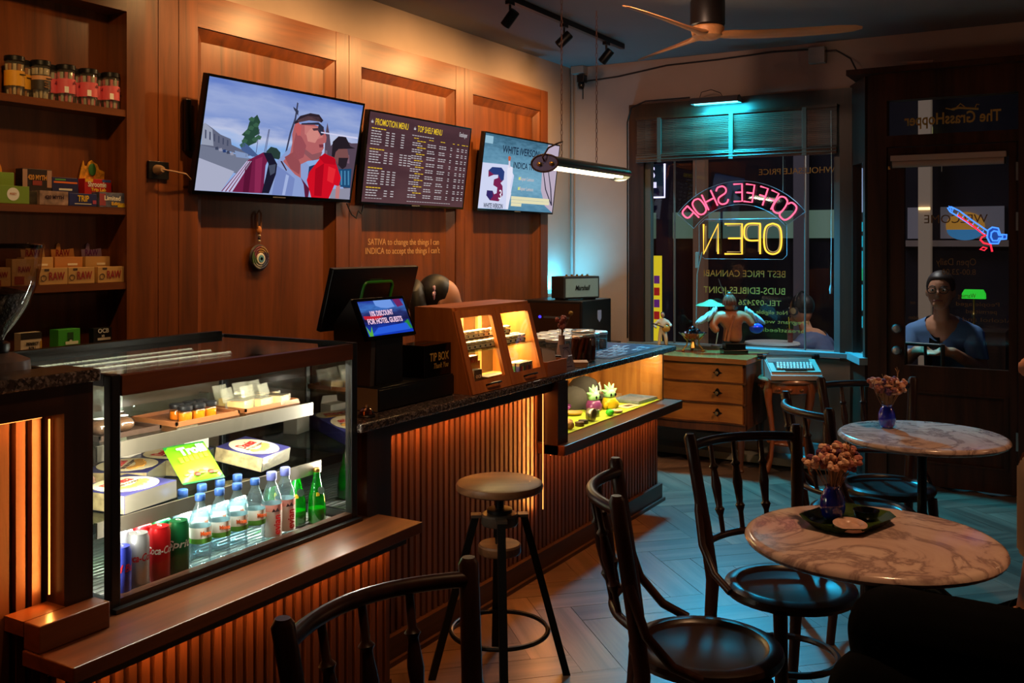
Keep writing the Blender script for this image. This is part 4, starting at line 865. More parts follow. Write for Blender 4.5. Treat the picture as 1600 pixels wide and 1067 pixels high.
S3([(398, 420), (412, 420), (416, 520), (398, 520)], (214, 206, 226), 3, 'raised_arm'); S3([(392, 415), (405, 405), (420, 420), (415, 455), (396, 455)], (186, 92, 60), 4, 'ball')
DK = glow('poster ink', (24, 36, 60))
def t3x(s, x, y, h, m, wd): u, v = hq3(x, y); px, py, pz = P3(u, v, .003); text(s, h, m, t3, (px, py, pz), RB, width=wd, bold=.0008, ext=.0001)
t3x('WHITE IVERSON', 520, 372, .07, DK, .50); t3x('INDICA THC', 560, 515, .06, DK, .33); t3x('WHITE IVERSON', 258, 895, .045, DK, .245)
t3x('3', 322, 790, .09, glow('poster white', (230, 230, 245)), .035)
LM = glow('poster lime', (206, 220, 120)); t3x('Super Lemon', 580, 640, .035, MW, .2); t3x('Super Lemon', 575, 735, .035, MW, .2)
for x, y in ((510, 630), (505, 728)):
    u, v = hq3(x, y); poly(t3, P3, [(u-.015, v-.02), (u+.015, v-.02), (u+.015, v+.02), (u-.015, v+.02)], LM, .002, 'lemon_mark')
mb = MB()
for k in range(3):
    u, v = hq3(430, 815+k*33); u2, v2 = hq3(800 if k < 2 else 530, 840+k*28)
    mb.face([P3(u, v-.022, .002), P3(u2, v-.022, .002), P3(u2, v+.022, .002), P3(u, v+.022, .002)])
mb.build('caption_lines', glow('caption cream', (226, 220, 180)), t3, smooth=False, kind='stuff')
u, v = hq3(205, 240); poly(t3, P3, [(u-.05, v-.05), (u+.045, v-.05), (u+.045, v+.05), (u-.05, v+.05)], glow('poster pale', (150, 190, 210)), .002, 'corner_mark')
# cables, outlet and media box by the left television
t = thing('wall_socket', 'black wall socket with plug and cord left of the largest television', 'socket', (2.82, 3.44, 1.83))
MB().box(-.045, -.012, -.032, .06, 0, .045, .002).build('plate', M_BLACK, t, smooth=False)
MB().lathe([(.022, 0), (.020, .02), (.012, .04)], 14, (-.005, -.012, .008), (0, -1, 0)).build('plug', mat('beige plug', (150, 120, 90), .5), t)
MB().tube([(-.005, -.05, .008), (.05, -.06, .002), (.12, -.05, -.004), (.17, -.03, -.03)], .004, 7).build('cord', mat('beige cord', (170, 130, 100), .5), t)
t = tag(MB().box(2.955, 3.405, 1.93, 2.985, 3.438, 2.16, .006).build('media_box', M_BLACKG, smooth=False), 'narrow glossy black box on the wall behind the left television edge', 'media box')
tag(MB().tube([(4.05, 3.42, 1.74), (4.08, 3.41, 1.68), (4.12, 3.41, 1.66), (4.15, 3.42, 1.70), (4.18, 3.425, 1.685), (4.21, 3.43, 1.745)], .004, 6).build('cable_loop', M_BLACK), 'looping black cable hanging between left and middle televisions', 'cable')
# evil eye charm
ee = thing('eye_charm', 'round beaded eye charm hanging on a brown leather loop', 'wall charm', (3.455, 3.475, 1.452))
MB().tube([(0, -.008, .115), (-.012, -.008, .15), (-.012, -.008, .215), (0, -.008, .23), (.012, -.008, .215), (.012, -.008, .15), (0, -.008, .115)], .0045, 6).build('leather_loop', mat('brown leather', (120, 72, 40), .6), ee)
MB().ell((0, -.008, .135), .014, .01, .02).build('knot', mat('tan knot', (190, 120, 60), .6), ee)
for i, c in enumerate(((200, 190, 170), (40, 40, 60), (200, 190, 170))): MB().ell((0, -.008, .108-i*.013), .008, .008, .0065, 10, 6).build('bead', mat('bead %d' % i, c, .3), ee)
MB().lathe([(.060, -.006), (.066, 0), (.060, .008)], 40, (0, -.008, 0), (0, -1, 0)).build('disc', mat('dark disc', (40, 26, 40), .5), ee)
ring = [(60, 30, 60), (150, 110, 40), (120, 50, 70), (70, 100, 60), (130, 130, 130), (60, 70, 110)]
for k in range(6):
    mb = MB(); a0 = k*PI/3
    for i in range(8):
        for j in range(3):
            a = a0+i*PI/24-.25*j; r = .030+j*.011; mb.ell((r*math.cos(a), -.018, r*math.sin(a)), .0055, .003, .0055, 6, 4)
    mb.build('bead_fan', mat('bead fan %d' % k, ring[k], .35), ee, kind='stuff')
MB().lathe([(.028, 0), (.026, .003)], 28, (0, -.019, -.004), (0, -1, 0)).build('eye_white', M_WHITE, ee)
MB().lathe([(.018, 0), (.017, .002)], 24, (0, -.0225, -.004), (0, -1, 0)).build('iris', mat('iris blue', (96, 160, 190), .3), ee)
MB().lathe([(.008, 0), (.007, .002)], 18, (0, -.0245, -.004), (0, -1, 0)).build('pupil', M_BLACKG, ee)
# ================================================================== ON THE BAR TOP
ZC = .9155
# ---- cash drawer, till with two screens, tip box
dr = thing('cash_drawer', 'wide black cash drawer under the till', 'cash drawer', (2.75, 2.172, ZC))
MB().box(0, .006, 0, .485, .42, .085, .003).build('case', M_BLACK, dr, smooth=False)
MB().box(.004, 0, .006, .481, .006, .078, .001).build('front', M_BLACK, dr, smooth=False)
MB().box(-.001, .006, .002, .0, .30, .083).build('side_plate', mat('grey drawer side', (120, 116, 106), .5), dr, smooth=False)
ps = thing('till_terminal', 'black till terminal with a small customer screen offering a hotel discount', 'till', (2.876, 2.205, ZC+.0855))
MB().prism([(.03, 0), (.20, 0), (.20, .22), (.12, .315), (.085, .30), (.022, .16)], -.10, .09, 'yz').build('stand', mat('grey till shell', (64, 60, 62), .45), ps, smooth=False)
MB().box(-.075, .02, 0, .085, .03, .17).build('front_plate', M_BLACK, ps, smooth=False)
sc_ = MB(); a = -math.atan2(.065, .145); H_ = .159
scr = sc_.box(-.147, 0, 0, .147, .018, H_, .002).build('customer_screen', M_BLACKG, ps, smooth=False, loc=(0, 0, .174), rot=(a, 0, 0))
def PS(u, v, d=0): return (-.135+.27*u, -.0006-d, .147-.135*v)
MB().face([PS(0, 0), PS(1, 0), PS(1, 1), PS(0, 1)]).build('screen_picture', gradient_screen('resort night', [(0, (20, 60, 190)), (.25, (24, 50, 150)), (.4, (24, 22, 60)), (.62, (40, 50, 110)), (.8, (60, 110, 190)), (1, (40, 60, 150))], .1, 5), scr, smooth=False)
def PP(pts, col): MB().face([PS(u, v, .0004) for u, v in pts]).build('picture_shape', glow('till %d %d %d' % col, col), scr, smooth=False)
PP([(.33, 0), (.72, 0), (.76, .22), (.60, .25), (.45, .22), (.35, .15)], (110, 150, 226)); PP([(.76, .0), (.92, 0), (.97, .2), (.82, .24)], (110, 34, 90))
PP([(.02, .42), (.45, .46), (.25, .56), (.03, .52)], (190, 34, 50)); PP([(.25, .78), (.9, .72), (.95, .92), (.08, .97)], (40, 90, 216))
PP([(.0, .70), (.06, .9), (.12, .72), (.1, 1), (.02, 1)], (90, 170, 60)); PP([(.86, .7), (.96, .62), (1, .9), (.84, .92)], (40, 130, 60))
MT = glow('till pink text', (240, 200, 226))
text('10% DISCOUNT', .028, MT, scr, PS(.42, .38, .001), RB, width=.135, bold=.0008, ext=.0001); text('FOR HOTEL GUESTS', .028, MT, scr, PS(.45, .60, .001), RB, width=.205, bold=.0008, ext=.0001)
mo = MB().box(-.265, 0, 0, .265, .022, .245, .003).build('main_monitor', M_BLACK, ps, smooth=False, loc=(.13, .235, .19), rot=(.27, 0, 0))
pts = []
for cx, cz, a0 in ((.09, .165, 0), (-.05, .165, 90), (-.05, .055, 180), (.09, .055, 270)):
    pts += [(cx+.022*math.cos(math.radians(a0+q*22.5)), -.0012, cz+.022*math.sin(math.radians(a0+q*22.5))) for q in range(5)]
MB().tube(pts, .006, 6, True).build('green_ring', mat('green ring', (50, 150, 40), .4), mo)
MB().box(-.04, -.001, .19, .04, 0, .20).build('logo', mat('dim logo', (40, 70, 40), .5), mo, smooth=False)
MB().cyl((.10, .20, 0), (.10, .215, .22), .018).build('monitor_arm', M_BLACK, ps)
tb = thing('tip_box', 'glossy black tip box with gold lettering beside the till', 'tip box', (3.045, 2.185, ZC+.0855))
MB().box(0, 0, 0, .185, .13, .125, .002).build('box', M_BLACKG, tb, smooth=False)
MB().box(.06, .06, .125, .13, .066, .1255).build('coin_slot', mat('slot black', (2, 2, 2), .9), tb, smooth=False)
text('TIP BOX', .045, M_GOLD, tb, (.10, -.0012, .075), RB, width=.13, bold=.0006); text('Thank You', .030, M_GOLD, tb, (.11, -.0012, .040), RB, width=.10, shear=.3)
t = thing('desk_bell', 'small chrome bell at the end of the worktop beside the case', 'bell', (2.665, 2.16, ZC))
MB().lathe([(.03, 0), (.032, .004), (.03, .008)], 18).build('base', M_BLACK, t)
MB().lathe([(.026, .010), (.024, .022), (.012, .032), (0, .034)], 18).build('dome', mat('copper dome', (150, 100, 80), .2, 1), t)
MB().cyl((0, 0, .034), (0, 0, .041), .004, n=8).build('button', M_STEEL, t)
# ---- sloping wooden cabinet with two glazed doors
M_TEAK = wood('teak cabinet', (168, 90, 36), (206, 122, 56), 'z', .4, .7); M_TEAKX = wood('teak cabinet long', (168, 90, 36), (206, 122, 56), 'x', .4, .7); M_PINE = wood('pine lining', (206, 150, 84), (226, 176, 108), 'z', .5, .7)
kb = thing('sloping_cabinet', 'sloping wooden cabinet with two glazed doors of small jars', 'cabinet', (3.25, 2.095, ZC))
prof = [(.012, 0), (.285, 0), (.285, .345), (.102, .345)]
for x, m in ((0, M_TEAK), (.602, M_TEAK)): MB().prism(prof, x, x+.018, 'yz').build('side_panel', m, kb, smooth=False)
MB().box(.018, .09, .328, .602, .285, .345).build('top_board', M_TEAKX, kb, smooth=False)
MB().box(.018, .012, 0, .602, .285, .012).build('bottom_board', M_PINE, kb, smooth=False)
MB().box(.018, .277, .012, .602, .285, .328).build('back_board', glass('cabinet back glass', (150, 110, 70), 1.2, .1, .45, (130, 90, 54)), kb, smooth=False)
for x in (.17, .30, .45): MB().box(x, .262, .012, x+.03, .277, .328).build('back_post', M_PINE, kb, smooth=False)
MB().box(.020, .064, .158, .600, .275, .163).build('glass_shelf', MATS['shelf glass'], kb, smooth=False)
sl = -math.atan2(.09, .333); HL = .345
for k, x in enumerate((.002, .312)):
    dd = MB().box(0, 0, .0, .306, .016, .05).box(0, 0, HL-.032, .306, .016, HL-.002).box(0, 0, .05, .034, .016, HL-.032).box(.272, 0, .05, .306, .016, HL-.032).build('door', M_TEAK, kb, smooth=False, loc=(x, .0, .002), rot=(sl, 0, 0))
    MB().box(.034, .006, .05, .272, .010, HL-.032).build('pane', M_GLASS, dd, smooth=False)
    MB().tube([(.11, 0, .026), (.11, -.016, .027), (.125, -.018, .028), (.19, -.018, .028), (.205, -.016, .027), (.205, 0, .026)], .004, 7).build('handle', M_BLACKM, dd)
light('cabinet_light', 'AREA', (3.40, 2.27, ZC+.318), 5, (1, .66, .28), (3.40, 2.25, ZC), .26, .03)
light('cabinet_light', 'AREA', (3.71, 2.27, ZC+.318), 5.5, (1, .66, .28), (3.71, 2.25, ZC), .26, .03)
light('cabinet_light', 'AREA', (3.40, 2.24, ZC+.152), 1.6, (1, .66, .28), (3.40, 2.20, ZC), .26, .02)
light('cabinet_light', 'AREA', (3.71, 2.24, ZC+.152), 1.8, (1, .66, .28), (3.71, 2.20, ZC), .26, .02)
sj = thing('label_jar', 'tiny white-lidded jar with pale label behind the left cabinet door', 'jar', (3.295, 2.182, ZC+.1635), 0, 'small jars behind the left cabinet door')
MB().lathe([(.0155, 0), (.017, .002), (.017, .024), (.015, .027)], 14).build('body', M_JGL, sj)
MB().lathe([(.014, .001), (.0155, .003), (.0155, .020)], 12).build('contents', mat('herb', (120, 84, 44), .8, var=.4, vs=120), sj)
MB().lathe([(.0172, .006), (.0172, .022)], 16, cap=False).build('label_band', mat('cream label', (240, 226, 200), .5), sj)
MB().lathe([(.0175, .0275), (.018, .029), (.018, .036), (.016, .0375)], 14).build('lid', mat('white lid', (226, 214, 190), .4), sj)
MB().box(-.006, -.0178, .011, .006, -.0174, .018).build('label_mark', M_BLACK, sj, smooth=False)
JL = [(3.295+i*.0405, 2.182, 0) for i in range(1, 8)]+[(3.315+i*.0405, 2.228, 0) for i in range(7)]+[(3.315+i*.0405, 2.228, .038) for i in range(7)]
ORD = ['first', 'second', 'third', 'fourth', 'fifth', 'sixth', 'seventh', 'eighth', 'ninth']
sj['label'] = 'first tiny labelled jar from the left, front row behind the left cabinet door'
for k, (x, y, z) in enumerate(JL): dup(sj, (x, y, ZC+.1635+z), None, '%s tiny labelled jar from the left, %s row behind the left cabinet door' % (ORD[k+1 if k < 7 else (k-7) % 7], 'front' if k < 7 else 'back' if k < 14 else 'stacked'))
for k, (x, y, z) in enumerate([(3.625+i*.0415, 2.182, 0) for i in range(5)]+[(3.61+i*.0415, 2.228, 0) for i in range(6)]+[(3.61+i*.0415, 2.228, .038) for i in range(4)]):
    q = dup(sj, (x, y, ZC+.1635+z), 0, '%s tiny labelled jar from the left, %s row behind the right cabinet door' % (ORD[k if k < 5 else k-5 if k < 11 else k-11], 'front' if k < 5 else 'back' if k < 11 else 'stacked')); q['group'] = 'small jars behind the right cabinet door'
lt = thing('pocket_lighter', 'pocket lighter standing in the block of lighters behind the right cabinet door', 'lighter', (3.69, 2.14, ZC+.0125), 0, 'lighters in the cabinet')
LC = [(60, 60, 120), (150, 40, 50), (190, 170, 150), (40, 110, 70), (120, 70, 120), (170, 90, 50)]
bo = MB().box(-.0055, -.010, 0, .0055, .010, .052, .002).build('body', mat('lighter 0', LC[0], .3), lt, smooth=False)
MB().box(-.005, -.009, .052, .005, .009, .068, .0015).build('hood', M_STEEL, lt, smooth=False)
for i in range(1, 27):
    lt['label'] = 'first pocket lighter from the left in the front row behind the right cabinet door'
    q = dup(lt, (3.69+(i % 9)*.0135, 2.14+(i//9)*.024, ZC+.0125), None, '%s pocket lighter from the left in the %s row behind the right cabinet door' % (ORD[i % 9], ('front', 'middle', 'back')[i//9]))
    b = [c for c in q.children if c.name.startswith('body')][0]; b.data = b.data.copy(); b.data.materials[0] = mat('lighter %d' % (i % 6), LC[i % 6], .3)
def smallbox(name, lo, hi, col, label, words=()): return pbox(name, lo[0], hi[0], lo[1], hi[1], lo[2], hi[2], col, label, words=words)
smallbox('paper_box', (3.625, 2.14, ZC+.0125), (3.675, 2.175, ZC+.045), (40, 34, 34), 'small dark box left of the lighters in the cabinet')
smallbox('paper_box', (3.37, 2.20, ZC+.0125), (3.455, 2.23, ZC+.135), (196, 150, 80), 'tan carton with red RAW print at the bottom of the left cabinet', (('RAW', .5, .84, .034, .07, (190, 30, 30)),))
smallbox('paper_box', (3.355, 2.155, ZC+.0125), (3.415, 2.185, ZC+.085), (60, 54, 54), 'grey packet in front of the tan RAW carton in the cabinet', (('OCB', .5, .6, .018, .04, (220, 215, 205)),))
smallbox('paper_box', (3.46, 2.215, ZC+.0125), (3.495, 2.24, ZC+.11), (186, 140, 70), 'slim tan carton beside the tan RAW carton in the cabinet')
smallbox('paper_box', (3.43, 2.135, ZC+.0125), (3.57, 2.19, ZC+.05), (120, 70, 40), 'low brown tray carton at the front of the left cabinet', (('RAW', .6, .5, .024, .05, (150, 24, 32)),))
# ---- card box, menu card, napkins, flowers
cb = thing('card_box', 'small open wooden box of leaflets beside the cabinet', 'box', (3.885, 2.10, ZC))
MB().box(0, 0, 0, .19, .008, .065).box(0, .112, 0, .19, .12, .065).box(0, .008, 0, .008, .112, .065).box(.182, .008, 0, .19, .112, .065).box(.008, .008, 0, .182, .112, .006).build('tray', M_TEAKX, cb, smooth=False)
for i in range(7):
    MB().box(0, 0, 0, .13, .0015, .12).build('leaflet', mat('leaflet %d' % (i % 3), ((206, 196, 186), (96, 84, 84), (170, 150, 140))[i % 3], .6), cb, smooth=False, loc=(.015+.012*i, .02+.012*i, .008), rot=(-.25, .18, .0))
mc = thing('menu_card', 'tilted lilac menu card with oval emblem at the worktop edge', 'menu card', (4.15, 2.12, ZC))
cd_ = MB().box(-.045, 0, 0, .045, .002, .125).build('card', mat('lilac card', (176, 164, 176), .5), mc, smooth=False, rot=(-.28, 0, -.12))
MB().tube([(.028*math.cos(a*PI/10), -.0006, .066+.036*math.sin(a*PI/10)) for a in range(20)], .0009, 5, True).build('oval_mark', mat('violet ink', (80, 60, 90), .5), cd_)
MB().box(-.02, -.0008, .105, .03, -.0002, .110).build('print_line', mat('violet ink', (80, 60, 90), .5), cd_, smooth=False); MB().box(-.02, -.0008, .014, .025, -.0002, .019).build('print_line', mat('violet ink', (80, 60, 90), .5), cd_, smooth=False)
MB().box(-.02, .03, 0, .02, .036, .06).build('stand_leg', mat('lilac card', (176, 164, 176), .5), mc, smooth=False, rot=(.5, 0, 0))
for i in range(5):
    t = tag(MB().box(-.05, -.05, 0, .05, .05, .0045, .001).build('napkin', mat('kraft napkin %d' % (i % 2), ((206, 160, 120), (190, 140, 104))[i % 2], .8), smooth=False), ('lowest', 'second lowest', 'middle', 'second highest', 'topmost')[i]+' brown paper napkin in the small stack at the worktop edge', 'napkin', 'stacked brown napkins'); t.location = (4.30, 2.155, ZC+i*.005); t.rotation_euler = (0, 0, .3+.06*i)
t = tag(MB().box(-.02, -.03, 0, .02, .03, .05, .003).build('card_reader', M_BLACK, smooth=False), 'small dark grey card reader behind the napkins', 'card reader'); t.location = (4.285, 2.245, ZC); t.rotation_euler = (0, 0, .4)
vz = thing('dried_flower_vase', 'slim white vase of dried pink flowers beside the menu card', 'vase', (4.475, 2.335, ZC))
MB().lathe([(.024, 0), (.028, .004), (.026, .05), (.018, .10), (.016, .125), (.019, .13)], 18).build('vase', mat('blush ceramic', (200, 170, 166), .4), vz)
rf = random.Random(5)
for i in range(12):
    a = rf.uniform(0, 2*PI); r = rf.uniform(.0, .028); z = rf.uniform(.165, .215); x, y = r*math.cos(a), r*math.sin(a)
    MB().tube([(x*.2, y*.2, .11), (x*.7, y*.7, z-.02), (x, y, z)], .0012, 5).build('stem', mat('dry stem', (120, 92, 60), .8), vz)
    MB().ell((x, y, z+.006), .011, .011, .014, 8, 6).build('flower_head', mat('dried pink', (150, 84, 80), .8, var=.3, vs=80), vz)
MB().tube([(0, 0, .13), (.02, -.02, .18), (.045, -.03, .235)], .0014, 5).build('stem', mat('dry stem', (120, 92, 60), .8), vz); MB().ell((.046, -.03, .242), .012, .012, .012, 8, 6).build('flower_head', mat('dried yellow', (180, 140, 60), .8), vz)
# ---- big preserving jar and the lidded canisters
bj = thing('preserving_jar', 'large clip-top glass jar of dark amber vanilla pods', 'jar', (4.51, 2.228, ZC))
MB().lathe([(.055, 0), (.066, .008), (.068, .05), (.068, .115), (.058, .135), (.056, .145)], 24).build('jar', glass('amber jar glass', (240, 220, 200), 1.6, .03), bj)
MB().lathe([(.058, .146), (.062, .148), (.062, .158), (.05, .164), (0, .165)], 24).build('lid', MATS['amber jar glass'], bj)
for i in range(26):
    a = 2*PI*i/26; r = .055*(.6+.4*(i % 2)); MB().tube([(r*math.cos(a), r*math.sin(a), .006), (r*1.02*math.cos(a+.2), r*1.02*math.sin(a+.2), .06), (r*.9*math.cos(a+.5), r*.9*math.sin(a+.5), .118)], .009, 6).build('pod', mat('pod %d' % (i % 3), ((96, 44, 18), (130, 64, 24), (70, 32, 16))[i % 3], .4), bj)
MB().tube([(.064*math.cos(a*PI/12), .064*math.sin(a*PI/12), .140) for a in range(24)], .0018, 5, True).build('clip_wire', M_STEEL, bj)
MB().lathe([(.018, 0), (.018, .002)], 18, (-.02, -.064, .10), (0, -1, 0)).build('round_sticker', mat('grey sticker', (150, 130, 120), .5), bj)
cn = thing('lidded_canister', 'glass canister with pale round lid in the rows behind the amber jar', 'canister', (4.60, 2.40, ZC), 0, 'lidded canisters on the bar')
MB().lathe([(.045, 0), (.05, .004), (.05, .075), (.046, .08)], 20).build('body', glass('canister glass', (225, 232, 235), 1.6, .04, .12, (200, 200, 200)), cn)
MB().lathe([(.043, .002), (.046, .006), (.046, .055)], 18).build('contents', mat('herb buds', (130, 120, 100), .8, var=.4, vs=60), cn)
MB().lathe([(.049, .081), (.053, .084), (.053, .096), (.048, .100), (0, .1)], 20).build('lid', mat('pale lid', (190, 190, 188), .35, .3), cn)
for r in range(3):
    for i in range(6):
        if r == 0 and i == 0: continue
        x, y = 4.56+i*.108+(.04 if r == 1 else 0), 2.42+r*.108
        dup(cn, (x, y, ZC), None, '%s pale-lidded canister from the left, %s row behind the amber jar' % (ORD[i], ('front', 'middle', 'back')[r]))
cn.location = (4.56, 2.42, ZC); cn['label'] = 'first pale-lidded canister from the left, front row behind the amber jar'
# dark printed sheet on the worktop
mt = thing('printed_mat', 'dark printed paper mat with pale lettering on the far end of the worktop', 'paper mat', (5.0, 2.32, ZC))
MB().box(-.36, -.18, 0, .40, .20, .0015).build('sheet', mat('night print', (52, 42, 60), .3, var=.5, vs=20), mt, smooth=False)
mb = MB()
for i in range(11):
    for k in range(5):
        if rf.random() < .75: mb.box(-.30+k*.13, -.15+i*.03, .0016, -.30+k*.13+rf.uniform(.04, .11), -.138+i*.03, .0019)
mb.build('printed_lines', mat('pale print', (150, 160, 170), .4), mt, smooth=False, kind='stuff')
# ---- display under the worktop
ZD = .6025
def cap(loc, rz, label):
    c = thing('baseball_cap', label, 'cap', loc, rz); m = mat('charcoal twill', (62, 56, 52), .9, var=.1, vs=60)
    mb = MB(); mb.lathe([(.092, 0), (.095, .03), (.088, .07), (.065, .10), (.03, .115), (0, .118)], 24)
    mb.build('crown', m, c)
    MB().lathe([(.008, .117), (.006, .122), (0, .123)], 10).build('button', m, c)
    mb = MB(); pts = []
    for r, z in ((.088, .012), (.165, .002)):
        pts.append([(r*math.cos(math.radians(-90+a))*(1 if r < .1 else .62), r*math.sin(math.radians(-90+a)), z+.012*math.cos(math.radians(a*1.5))*(0 if r < .1 else 1)) for a in range(-60, 61, 12)])
    for A, B in zip(pts, pts[1:]):
        for i in range(len(A)-1): mb.face([A[i], A[i+1], B[i+1], B[i]]); mb.face([(p[0], p[1], p[2]-.004) for p in (A[i], A[i+1], B[i+1], B[i])][::-1])
    mb.build('brim', m, c)
    text('DUT', .036, M_WHITE, c, (0, -.094, .070), (math.radians(72), 0, 0), bold=.002, width=.055); text('PASS', .036, M_WHITE, c, (0, -.0985, .043), (math.radians(80), 0, 0), bold=.002, width=.065)
    return c
cap((4.86, 2.47, ZD), .5, 'charcoal cap with white lettering at the front left of the lit display')
q = cap((5.07, 2.50, ZD+.03), .3, 'charcoal cap raised behind the green figures in the lit display')
MB().cyl((0, 0, -.03), (0, 0, .02), .05, n=20).build('cap_stand', M_BLACK, q)
def pot_figure(loc, rz, body, label, s=1):
    p = thing('ceramic_figure', label, 'figurine', loc, rz); mb = MB()
    m = mat('figure %d %d %d' % body, body, .25)
    MB().lathe([(.03, 0), (.04, .008), (.044, .035), (.036, .058), (.03, .062)], 18).build('pot', m, p)
    for sx in (-1, 1):
        MB().ell((.040*sx, -.012, .022), .016, .016, .022, 10, 7).build('foot', m, p)
    mb = MB(); mb.ell((0, 0, .082), .036, .034, .030, 16, 10)
    for a in range(5):
        g = math.radians(20+a*35); mb.cyl((.02*math.cos(g), 0, .085+.02*math.sin(g)), (.062*math.cos(g), .004, .085+.062*math.sin(g)), .017, .002, 8)
    mb.build('leafy_top', mat('mint glaze', (150, 206, 150), .3), p)
    for sx in (-1, 1): MB().ell((.016*sx, -.032, .080), .007, .004, .010, 8, 6).build('eye_spot', M_BLACKG, p)
    p.scale = (s, s, s)
pot_figure((4.805, 2.31, ZD), -.2, (120, 50, 110), 'small ceramic pot figure, purple base and mint spiky top')
pot_figure((4.935, 2.275, ZD), -.4, (220, 180, 30), 'small ceramic pot figure, yellow base and mint spiky top')
def knob(name, loc, r, h, col, label, cat, metal=0, lie=False):
    t = thing(name, label, cat, loc); d = (0, -1, 0) if lie else (0, 0, 1); c = (0, h/2, r) if lie else (0, 0, 0)
    MB().lathe([(r*.96, 0), (r, .002), (r, h*.45), (r*.95, h*.47), (r*.95, h*.53), (r, h*.55), (r, h-.002), (r*.96, h)], 22, c, d).build('drum', mat('grind %d %d %d' % col, col, .35, metal), t)
    MB().lathe([(r*.6, h), (r*.6, h+.001)], 18, c, d).build('mark', mat('grind mark', (90, 80, 70), .5), t)
    return t
knob('herb_grinder', (4.535, 2.195, ZD), .033, .034, (150, 140, 120), 'steel herb grinder lying on its side on the lime mat', 'grinder', .8, True)
knob('herb_grinder', (4.455, 2.20, ZD), .026, .018, (60, 54, 50), 'low black herb grinder beside the lying steel grinder', 'grinder', .2)
knob('herb_grinder', (4.385, 2.187, ZD), .024, .020, (92, 66, 44), 'low brown herb grinder between cork balls and black grinder', 'grinder')
for x, y, lb in ((4.275, 2.185, 'cork ball at the far left corner of the lime mat'), (4.325, 2.215, 'second cork ball behind the corner one on the lime mat')):
    tag(MB().ell((0, 0, .022), .022).build('cork_ball', mat('cork', (190, 140, 90), .8, var=.3, vs=70), loc=(x, y, ZD)), lb, 'ball')
t = thing('wooden_bowl', 'shallow oval wooden dish on the lime mat', 'dish', (4.65, 2.36, ZD)); MB().lathe([(.03, 0), (.045, .004), (.055, .016), (.051, .016), (.04, .006), (0, .005)], 24).build('dish', mat('pale wood', (200, 150, 84), .5), t)
t = thing('purple_pipe', 'small purple glazed pipe lying behind the wooden dish', 'pipe', (4.72, 2.44, ZD)); MB().tube([(-.05, 0, .014), (-.02, 0, .015), (.02, 0, .018), (.045, 0, .024)], [.008, .010, .016, .012], 10).build('stem', mat('purple glaze', (120, 40, 120), .25), t); MB().lathe([(.013, .02), (.017, .034), (.014, .034)], 14, (.03, 0, 0)).build('bowl', mat('purple glaze', (120, 40, 120), .25), t)
t = thing('green_glass_pipe', 'bright green glass pipe bowl on the lime mat', 'pipe', (4.73, 2.178, ZD)); MB().ell((0, 0, .018), .028, .022, .018).build('bowl', mat('neon green glass', (70, 220, 50), .2), t); MB().tube([(.02, 0, .018), (.05, .005, .014)], .007, 8).build('stem', mat('neon green glass', (70, 220, 50), .2), t)
t = thing('beaded_dish', 'small pale pink dish behind the green glass pipe', 'dish', (4.835, 2.187, ZD)); MB().lathe([(.02, 0), (.032, .006), (.036, .014), (.03, .012), (0, .008)], 18).build('dish', mat('pale pink glaze', (220, 176, 150), .4), t)
t = thing('steel_tub', 'small steel tub between the grinder and the green pipe', 'tub', (4.665, 2.24, ZD)); MB().lathe([(.026, 0), (.028, .002), (.028, .036), (.026, .038), (.025, .006), (0, .005)], 20).build('tub', M_STEEL, t)
t = thing('leaflet_stack', 'cream leaflet with brown print on the lime mat', 'leaflet', (5.055, 2.215, ZD), -.2); MB().box(-.07, -.045, 0, .07, .045, .003).build('sheet', mat('cream print', (232, 208, 166), .45), t, smooth=False); MB().box(-.03, -.015, .003, .04, .02, .0035).build('print', mat('brown print', (70, 45, 40), .5), t, smooth=False)
def rtray(loc, rz, col, label):
    t = thing('rolling_tray', label, 'tray', loc, rz); mb = MB()
    mb.box(-.11, -.085, 0, .11, .085, .004, .002); mb.box(-.115, -.09, .004, .115, -.082, .018); mb.box(-.115, .082, .004, .115, .09, .018); mb.box(-.115, -.082, .004, -.107, .082, .018); mb.box(.107, -.082, .004, .115, .082, .018)
    mb.build('tray', mat('tray %d %d %d' % col, col, .3, .2, var=.25, vs=30), t, smooth=False); return t
rtray((5.26, 2.265, ZD), -.08, (150, 160, 176), 'blue grey metal rolling tray at the right end of the display')
rtray((5.245, 2.475, ZD), .06, (190, 150, 110), 'tan metal rolling tray behind the cream leaflet')
# ---- appliance, amplifier behind the bar end
tag(MB().box(5.85, 2.95, 0, 6.60, 3.43, .80).build('back_cupboard', M_DARK, smooth=False), 'dark cupboard under the black appliance in the corner', 'cupboard')
fr = thing('black_appliance', 'boxy black appliance with glass front and blue light under the amplifier', 'appliance', (5.98, 2.96, .80))
MB().box(0, 0, 0, .47, .46, .325, .006).build('case', M_BLACK, fr, smooth=False)
MB().box(-.004, .02, .02, 0, .44, .305).build('glass_door', mat('smoked glass', (40, 24, 16), .12), fr, smooth=False)
MB().box(-.006, .10, .20, -.004, .30, .215).build('button_row', mat('button grey', (60, 60, 66), .4), fr, smooth=False)
MB().ell((-.006, .33, .208), .003, .012, .010, 10, 6).build('indicator', glow('blue indicator', (60, 50, 255), 2.5), fr)
MB().prism([(.24, .25), (.30, .25), (.30, .19), (.27, .165), (.24, .19)], -.002, -.0005, 'xz').build('sticker', mat('badge pale', (170, 170, 200), .5), fr, smooth=False)
am = thing('amplifier', 'retro guitar amplifier speaker standing on the black appliance', 'amplifier', (6.19, 3.12, 1.1255), math.radians(-28))
MB().box(-.155, -.08, .008, .155, .08, .165, .006).build('cabinet', mat('black vinyl', (24, 24, 26), .5, bump=.4, vs=200), am, smooth=False)
MB().box(-.140, -.083, .020, .140, -.080, .150).build('grille', mat('grey grille cloth', (120, 150, 156), .7, var=.2, vs=300), am, smooth=False)
